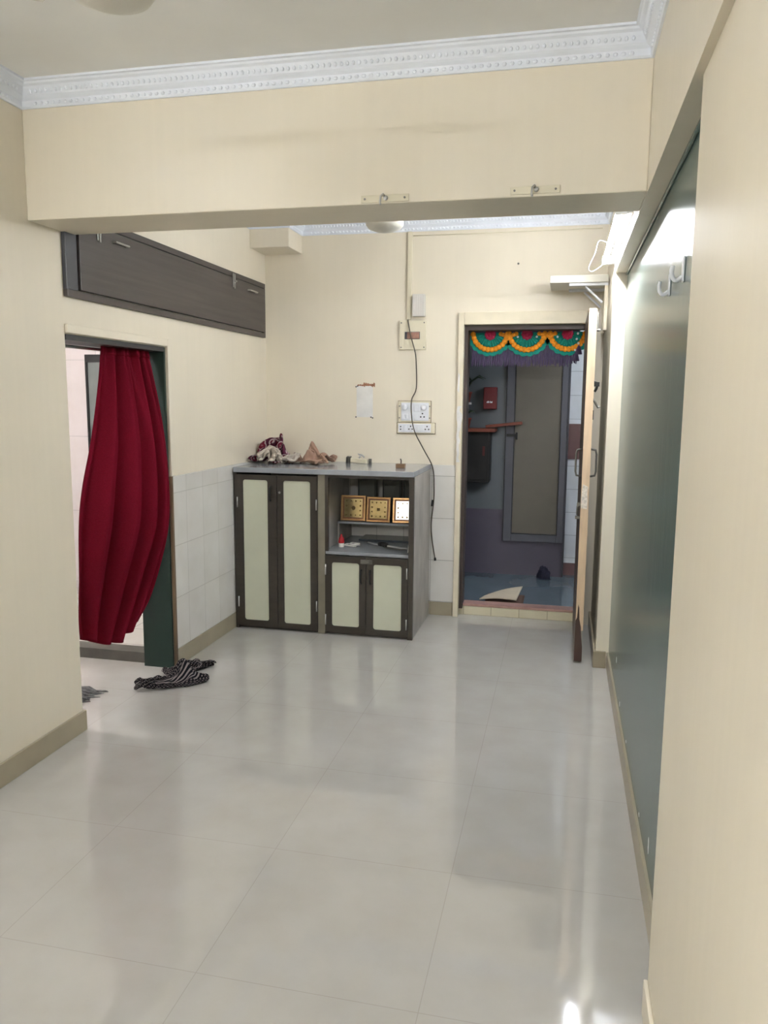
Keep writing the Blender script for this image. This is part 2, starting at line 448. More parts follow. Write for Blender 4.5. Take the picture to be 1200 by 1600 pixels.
pf = [(0, -.09), (.008, -.09), (.012, -.084), (.014, -.064), (.024, -.056), (.030, -.050), (.032, -.044), (.040, -.030), (.044, -.022), (.054, -.016), (.058, -.010), (.066, -.008), (.066, 0), (0, 0)]
bmp = [(.013, -.075, .026, .0085, .006, .007), (.036, -.037, .022, .0065, .006, .009)]
cornice('trim_4', [(XL, YR), (XR, YR), (XR, 2.91), (XL, 2.91)], CF, pf, bmp)
cornice('trim_5', [(XL, 3.2), (XR, 3.2), (XR, YB), (-1.864, YB), (-1.864, 5.25), (XL, 5.25)], CB, pf, bmp)

# ------------------------------------------------------------------ left opening: curtain, frame, room behind
d3 = holder('door_3', (-2.24, 3.57, 0))
MB().box(-2.33, -2.148, 4.004, YO+.002, 0, 1.823).build('jamb', M['green'], d3)
MB().box(-2.33, -2.148, YN+.013, 4.004, 1.800, 1.824).build('head', M['darkhead'], d3)
b = MB()
b.box(XL, XL+.016, YN, YO-.001, 1.828, 1.868).box(XL, XL+.016, YO-.0009, YO+.03, 1.115, 1.868)
b.build('casing', M['wall'], d3, .004)
MB().box(XL, XL+.016, YO-.005, 4.033, .0, 1.113).build('edge_strip', M['brownstrip'], d3)
st(MB().box(-4.5, -2.332, 4.05, 4.16, 0, .062).build('trim_6', M['sill']))
st(MB().box(-4.5, -2.332, 4.16, 5.62, -.02, .055).build('floor', M['kfloor']))
b = MB()
b.box(-4.6, -2.332, 5.62, 5.75, 0, 2.6).box(-4.75, -4.6, 3.0, 5.75, 0, 2.6).box(-4.6, -2.332, 2.95, 3.08, 0, 2.6)
st(b.build('wall_kitchen', M['kitchen']))
st(MB().box(-4.75, -2.332, 2.95, 5.75, 2.6, 2.7).build('ceiling', M['ceil']))
w1 = holder('window_1', (-3.42, 5.6, .9))
b = MB(); b.box(-3.675, -3.66, 5.585, 5.62, .4, 1.88).box(-3.1, -3.06, 5.585, 5.62, .4, 1.88).box(-3.66, -3.1, 5.585, 5.62, 1.82, 1.88).box(-3.66, -3.1, 5.585, 5.62, .4, .46)
b.build('window_frame', M['blackframe'], w1)
MB().box(-3.66, -3.1, 5.60, 5.612, .46, 1.82).build('window_pane', M['glass'], w1)

rod = thing('curtain_rod', 'steel curtain rod across the head of the left doorway', 'curtain rod', (-2.235, 3.56, 1.79))
MB().tube([(-2.290, 3.14, 1.787), (-2.290, 4.0, 1.787)], .008, 12).build('rod', M['steel'], rod, 0, True)
for y in (3.145, 3.992): MB().lathe([(.016, -.006), (.016, .006)], (-2.290, y, 1.787), 'y', 16).build('rod_bracket', M['steel'], rod)

EDGE = [(0.0, -2.235, 3.536, 1.811, 3.985, 1.811), (.134, -2.198, 3.436, 1.613, 3.985, 1.626), (.326, -2.155, 3.287, 1.345, 3.972, 1.346), (.46, -2.138, 3.180, 1.147, 3.966, 1.099),
        (.57, -2.135, 3.140, 1.007, 3.955, .886), (.73, -2.147, 3.142, .798, 3.905, .677), (.9, -2.179, 3.185, .541, 3.837, .473), (1.0, -2.199, 3.230, .407, 3.737, .372)]
def edge(v):
    for i in range(len(EDGE)-1):
        a, c = EDGE[i], EDGE[i+1]
        if v <= c[0]:
            t = (v-a[0])/(c[0]-a[0])
            # smooth through the knots
            p = EDGE[max(i-1, 0)]; q = EDGE[min(i+2, len(EDGE)-1)]
            out = []
            for k in range(1, 6):
                m0 = (c[k]-p[k])/max(c[0]-p[0], 1e-6)*(c[0]-a[0]); m1 = (q[k]-a[k])/max(q[0]-a[0], 1e-6)*(c[0]-a[0])
                out.append((2*t**3-3*t*t+1)*a[k]+(t**3-2*t*t+t)*m0+(-2*t**3+3*t*t)*c[k]+(t**3-t*t)*m1)
            return out
    return list(EDGE[-1][1:])
def curtain_pt(u, v):
    X, yl, zl, yr, zr = edge(v)
    y = yl+(yr-yl)*u
    z = zl+(zr-zl)*u
    hang = max(0, (v-.72)/.28)**2
    tip = (1-abs((u-.64)/.64 if u < .64 else (u-.64)/.36)**1.2)
    z -= .105*hang*max(0, tip)
    z -= .005*hang*math.sin(u*19)+.002*hang*math.sin(u*47+1)
    g = min(1, v*1.4); env = min(1, u*6)*min(1, (1-u)*6)*.8+.2
    X += math.sin(u*2*PI*10+.9*math.sin(u*9))*.005*max(0, 1-v*4.5)
    # soft folds that open from the heading and lean towards the lower hem
    lean = u+(.10*v-.16*v*v)*math.sin(PI*min(1, max(0, u)))-.10*v*u*(1-u)*4*max(0, u-.35)
    w = lean*5.4+.30*math.sin(u*5.2+1.2)+.22*v
    sn = math.sin(2*PI*w)
    X += (.012+.040*min(1, v*2.0)+.012*math.sin(u*6+1)*min(1, v*2))*(sn+.30*math.sin(4*PI*w+.9))*env*(1-.25*v)
    X += .016*math.sin(2*PI*(u*11.5+.3*math.sin(u*9)))*max(0, 1-v*3.0)*env
    X += .004*g*math.sin(u*2*PI*5.3-2.2*v+1)*env*(1-.5*v)
    bl = max(0, math.sin(PI*min(1, max(0, u))))**.8
    X += bl*(.085*math.sin(PI*min(1, v*1.02))**1.5-.035*max(0, v-.6)/.4)
    return Vector((X, y, z))
cu = thing('door_curtain', 'dark red curtain gathered on a rod and blown aside in the left doorway', 'curtain', (-2.2, 3.6, .3))
MB().grid(curtain_pt, 200, 110).build('curtain_cloth', M['curtain'], cu, 0, True, .003)
b = MB()
b.grid(lambda u, v: curtain_pt(u, v*.035)+Vector((.004, 0, .006*(1-v))), 200, 4)
b.build('heading_tape', M['curtain'], cu, 0, True, .003)

# ------------------------------------------------------------------ loft cabinet over the doorway
lc = thing('loft_cabinet', 'long dark brown laminate loft cabinet with one flap, high on the left wall', 'cabinet', (XL, 4.3, 1.985))
X0 = XL
MB().box(X0, X0+.022, 3.125, 5.47, 1.985, 2.016).build('bottom_rail', M['lam'], lc, .002)
MB().box(X0, X0+.022, 3.125, 5.47, 2.330, 2.362).build('top_rail', M['lam'], lc, .002)
MB().box(X0, X0+.020, 3.125, 3.208, 2.016, 2.330).build('stile', plain('slate_laminate', (66, 67, 73), .3), lc, .002)
MB().box(X0, X0+.022, 5.440, 5.47, 2.016, 2.330).build('stile', M['lam'], lc, .002)
MB().box(X0, X0+.026, 3.222, 5.434, 2.022, 2.324).build('flap', M['lam'], lc, .002)
for y in (3.372, 4.90):
    b_ = MB().box(X0+.026, X0+.031, y-.012, y+.012, 2.262, 2.350).build('tower_bolt', M['steel'], lc, .002)
    MB().tube([(X0+.036, y, 2.255), (X0+.036, y, 2.345)], .005, 8).tube([(X0+.036, y, 2.30), (X0+.05, y, 2.30)], .005, 8).build('bolt_rod', M['steel'], b_, 0, True)
for y0, y1, z in ((3.49, 3.61, 2.279), (5.14, 5.275, 2.277)):
    MB().tube([(X0+.026, y0, z), (X0+.042, y0, z), (X0+.042, y1, z), (X0+.026, y1, z)], .0055, 8).build('pull_handle', M['steel'], lc)

# ------------------------------------------------------------------ low cabinet in the corner
cab = thing('storage_cabinet', 'low cabinet of grey slabs with dark framed pale green doors in the room corner', 'cabinet', (-1.5, 5.2, 0))
MB().box(-2.128, -.906, 4.855, 5.515, 1.066, 1.100).build('top_slab', M['stone'], cab, .003)
MB().box(-.937, -.908, 4.895, 5.512, .0, 1.065).build('side_panel', M['stoneside'], cab)
MB().box(-.938, -.906, 4.868, 4.894, .0, 1.065).build('corner_post', M['dframe'], cab)
MB().box(-1.545, -1.496, 4.872, 4.90, .0, 1.065).build('divider', M['divider'], cab)
MB().box(-1.535, -1.505, 4.901, 5.512, .0, 1.065).build('partition', M['stoneside'], cab)
MB().box(-2.128, -2.108, 4.868, 5.505, .0, 1.065).build('side_panel', M['dframe'], cab)
MB().box(-1.504, -.938, 4.885, 5.512, .540, .560).build('niche_slab', M['stone'], cab)
MB().box(-1.496, -1.474, 4.870, 4.895, .562, 1.065).build('niche_jamb', M['dframe'], cab)
MB().box(-1.474, -.938, 4.872, 4.895, 1.046, 1.065).build('niche_head', M['dframe'], cab)
MB().box(-2.108, -1.536, 4.90, 5.5, .0, .02).box(-1.504, -.938, 4.90, 5.5, .0, .02).build('plinth', M['dframe'], cab)
sh = MB().box(-1.500, -.940, 5.18, 5.515, .700, .714).build('niche_shelf', M['stone'], cab)
MB().box(-1.500, -1.488, 5.18, 5.512, .561, .699).build('shelf_support', M['stoneside'], sh)

def rrect(x0, x1, z0, z1, r, n=5):
    out = []
    for cx, cz, a0 in ((x1-r, z1-r, 0), (x0+r, z1-r, 90), (x0+r, z0+r, 180), (x1-r, z0+r, 270)):
        for k in range(n+1):
            a = math.radians(a0+90*k/n); out.append((cx+r*math.cos(a), cz+r*math.sin(a)))
    return out
def cab_door(x0, x1, z0, z1, px0, px1, pz0, pz1, hinge, handle):
    b = MB()
    F, Bk = 4.862, 4.884
    b.box(x0, px0, F, Bk, z0, z1).box(px1, x1, F, Bk, z0, z1).box(px0, px1, F, Bk, z0, pz0).box(px0, px1, F, Bk, pz1, z1)
    r = .016                                             # rounded inner corners of the frame
    for cx, cz, sx, sz in ((px0, pz0, 1, 1), (px1, pz0, -1, 1), (px0, pz1, 1, -1), (px1, pz1, -1, -1)):
        pts = [(cx, cz)]+[(cx+sx*r*(1-math.sin(t*PI/10)), cz+sz*r*(1-math.cos(t*PI/10))) for t in range(6)]
        b.poly(pts, F, Bk)
    d = b.build('door', M['dframe'], cab)
    MB().poly(rrect(px0-.004, px1+.004, pz0-.004, pz1+.004, .01), F+.006, F+.014).build('panel', M['pale'], d)
    hx = x0+.004 if hinge < 0 else x1-.004
    for hz in (z0+.16*(z1-z0), z0+.82*(z1-z0)):
        MB().tube([(hx, F-.004, hz-.035), (hx, F-.004, hz+.035)], .0045, 8).build('hinge', M['steel'], d, 0, True)
    if handle:
        hx, hz, l = handle
        MB().tube([(hx, F, hz-l), (hx, F-.018, hz-l+.012), (hx, F-.022, hz), (hx, F-.018, hz+l-.012), (hx, F, hz+l)], .006, 8).build('handle', M['black'], d, 0, True)
    return d
cab_door(-2.106, -1.826, .022, 1.052, -2.062, -1.889, .062, 1.018, -1, (-1.868, .93, .048))
dd = cab_door(-1.822, -1.547, .022, 1.052, -1.779, -1.594, .055, 1.018, 1, None)
MB().lathe([(.008, 0), (.008, .006)], (-1.803, 4.855, .94), 'y', 12).build('lock', M['steel'], dd)
cab_door(-1.493, -1.217, .022, .534, -1.447, -1.262, .062, .492, -1, (-1.248, .405, .045))
dd = cab_door(-1.213, -.940, .022, .534, -1.166, -.980, .056, .490, 1, (-1.186, .405, .045))
hs = MB().box(-1.252, -1.172, 4.853, 4.861, .492, .520).build('hasp', M['dsteel'], dd, .003)
MB().tube([(-1.204, 4.848, .506), (-1.186, 4.848, .506)], .01, 10).build('hasp_knob', M['dsteel'], hs)

# framed gilt plates on the shelf, leaning on dark boards
def yantra(xc, w, h, yb, lean, yaw, mat, seed, label, centre):
    R = Matrix.Translation((xc, yb, .7172)) @ Matrix.Rotation(yaw, 4, 'Z') @ Matrix.Rotation(-lean, 4, 'X')
    t = thing('framed_plate', label, 'framed picture', (xc, yb, .7172), 'framed foil plates in the cabinet niche')
    b = MB(); e = .014
    for dims in ((-w/2, w/2, 0, .012, 0, e), (-w/2, w/2, 0, .012, h-e, h), (-w/2, -w/2+e, 0, .012, e, h-e), (w/2-e, w/2, 0, .012, e, h-e)): b.box(*dims, M4=R)
    fr = b.build('frame', M['goldframe'], t, .002)
    b = MB(); k = e; i = .009
    for dims in ((-w/2+k, w/2-k, .003, .010, k, k+i), (-w/2+k, w/2-k, .003, .010, h-k-i, h-k), (-w/2+k, -w/2+k+i, .003, .010, k+i, h-k-i), (w/2-k-i, w/2-k, .003, .010, k+i, h-k-i)): b.box(*dims, M4=R)
    b.build('inlay', M['goldbrown'], fr)
    MB().box(-w/2+.004, w/2-.004, .0065, .011, .004, h-.004, M4=R).build('plate', mat, t)
    random.seed(seed); b = MB()
    W, Hh = w-2*(e+i), h-2*(e+i)
    for a in range(4):
        for c in range(4):
            if 0 < a < 3 and 0 < c < 3: continue
            x = -W/2+W*(a+.5)/4; z = h/2-Hh/2+Hh*(c+.5)/4; r = random.uniform(.0045, .008)
            n = random.choice((4, 6, 8, 3))
            b.poly([(x+r*math.cos(2*PI*q/n+.4), z+r*math.sin(2*PI*q/n+.4)) for q in range(n)], .0055, .0064, M4=R)
    if centre:
        for x, z, r, n in ((0, h/2, .014, centre),):
            b.poly([(x+r*math.cos(2*PI*q/n+PI/4), z+r*math.sin(2*PI*q/n+PI/4)) for q in range(n)], .0055, .0064, M4=R)
    each(b, 'engraved_mark', M['symbol'], t)
    return t
yantra(-1.400, .176, .176, 5.215, .14, .03, M['gold'], 3, 'gilt framed foil plate nearest the inner partition of the niche, round centre mark', 12)
yantra(-1.218, .168, .172, 5.200, .14, .0, M['gold'], 5, 'gilt framed foil plate in the middle of the niche shelf, square centre mark', 4)
yantra(-1.032, .168, .172, 5.205, .178, .125, M['foil_glare'], 9, 'gilt framed plate with lamp glare coloured silvery into its face beside the niche corner post', 0)
for xc, lab in ((-1.345, 'dark grey board standing behind the first gilt frame, by the partition'), (-1.165, 'dark grey board standing behind the middle gilt frame'), (-1.012, 'dark grey board standing behind the gilt frame with the glare coloured face')):
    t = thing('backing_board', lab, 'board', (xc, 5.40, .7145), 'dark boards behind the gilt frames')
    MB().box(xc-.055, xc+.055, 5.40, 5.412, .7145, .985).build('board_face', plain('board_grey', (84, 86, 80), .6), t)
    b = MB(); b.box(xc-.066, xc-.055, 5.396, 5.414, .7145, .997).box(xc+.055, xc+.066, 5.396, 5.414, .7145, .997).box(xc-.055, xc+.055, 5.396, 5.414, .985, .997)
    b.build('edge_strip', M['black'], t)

# odds and ends on the niche slab
t = thing('small_bottle', 'small red capped white bottle on the niche slab', 'bottle', (-1.435, 5.05, .5605))
MB().lathe([(.017, 0), (.018, .004), (.018, .026), (.016, .028)], (-1.435, 5.05, .5605), 'z', 20).build('bottle_body', M['whitepaper'], t, 0, True)
MB().lathe([(.020, .028), (.021, .036), (.016, .062), (.008, .072), (.004, .088)], (-1.435, 5.05, .5605), 'z', 20).build('cap', M['red'], t, 0, True)
b = MB()
for q in range(3):
    pts = [(-1.375+.055*math.cos(a*PI/8+q)*(1-.2*q)+.01*q, 5.10+.040*math.sin(a*PI/8+q), .5675+.005*q+.002*math.sin(a*1.3)) for a in range(15)]
    b.tube(pts, .0045, 6)
tag(b.build('string_coil', M['whitepaper'], None, 0, True), 'loose coil of white string beside the red capped bottle', 'string')
t = thing('wrapped_cord', 'grey cord with a black wrapped middle lying on the niche slab', 'cord', (-1.13, 5.1, .5605))
MB().tube([(-1.29, 5.22, .568), (-1.23, 5.17, .567), (-1.17, 5.13, .570), (-1.10, 5.10, .569), (-1.03, 5.07, .567), (-.985, 5.06, .567)], .0065, 8).build('cord', M['lgrey'], t, 0, True)
MB().tube([(-1.195, 5.145, .575), (-1.165, 5.125, .577), (-1.13, 5.11, .576)], [.013, .016, .013], 10).build('wrapping', M['black'], t, 0, True)
MB().tube([(-1.15, 5.10, .566), (-1.10, 5.05, .565), (-1.03, 5.03, .565), (-.99, 5.05, .565)], .004, 6).build('loose_lead', M['dsteel'], t, 0, True)
b = MB(); b.poly([(4.96, .5605), (5.07, .5605), (5.06, .64), (5.02, .65)], -.962, -.958, 'x')
tag(b.build('paper_card', M['whitepaper'], None), 'white card leaning against the corner post inside the niche', 'card')
b = MB(); b.box(-1.38, -.99, 5.30, 5.50, .5605, .575)
tag(b.build('dark_slab', plain('dark_slate', (70, 78, 84), .2, var=.15), None, .002), 'dark grey slab lying flat under the niche shelf', 'slab')

# ------------------------------------------------------------------ clothes on the cabinet top
def lump(name, mat, c, rx, ry, rz, seed, amp=.35, tongue=None, freq=3.0, parent=None):
    b = MB(); sd = Vector((seed*3.1, seed*1.7, seed*.9))
    def fn(u, v):
        a = u*2*PI; ph = v*PI/2
        dx, dy, dz = math.cos(a)*math.cos(ph), math.sin(a)*math.cos(ph), math.sin(ph)
        p = Vector((dx, dy, dz))
        n = noise.noise(p*freq*.6+sd); rdg = 1-2*abs(noise.noise(p*freq+sd*1.3)); r2 = 1-2*abs(noise.noise(p*freq*2.1+sd))
        k = 1+amp*(.8*n+.45*rdg+.22*r2-.3)
        if tongue: k *= 1+tongue[1]*max(0, math.cos(a-tongue[0]))**6*(1-v)
        z = max(0, dz)**.75*rz*k
        return Vector((c[0]+dx*rx*k, c[1]+dy*ry*k, c[2]+z))
    b.grid(fn, 72, 26)
    bmesh.ops.remove_doubles(b.bm, verts=b.bm.verts[:], dist=.0004)
    bnd = [e for e in b.bm.edges if e.is_boundary]
    if bnd: bmesh.ops.holes_fill(b.bm, edges=bnd)
    return b.build(name, mat, parent, 0, True)
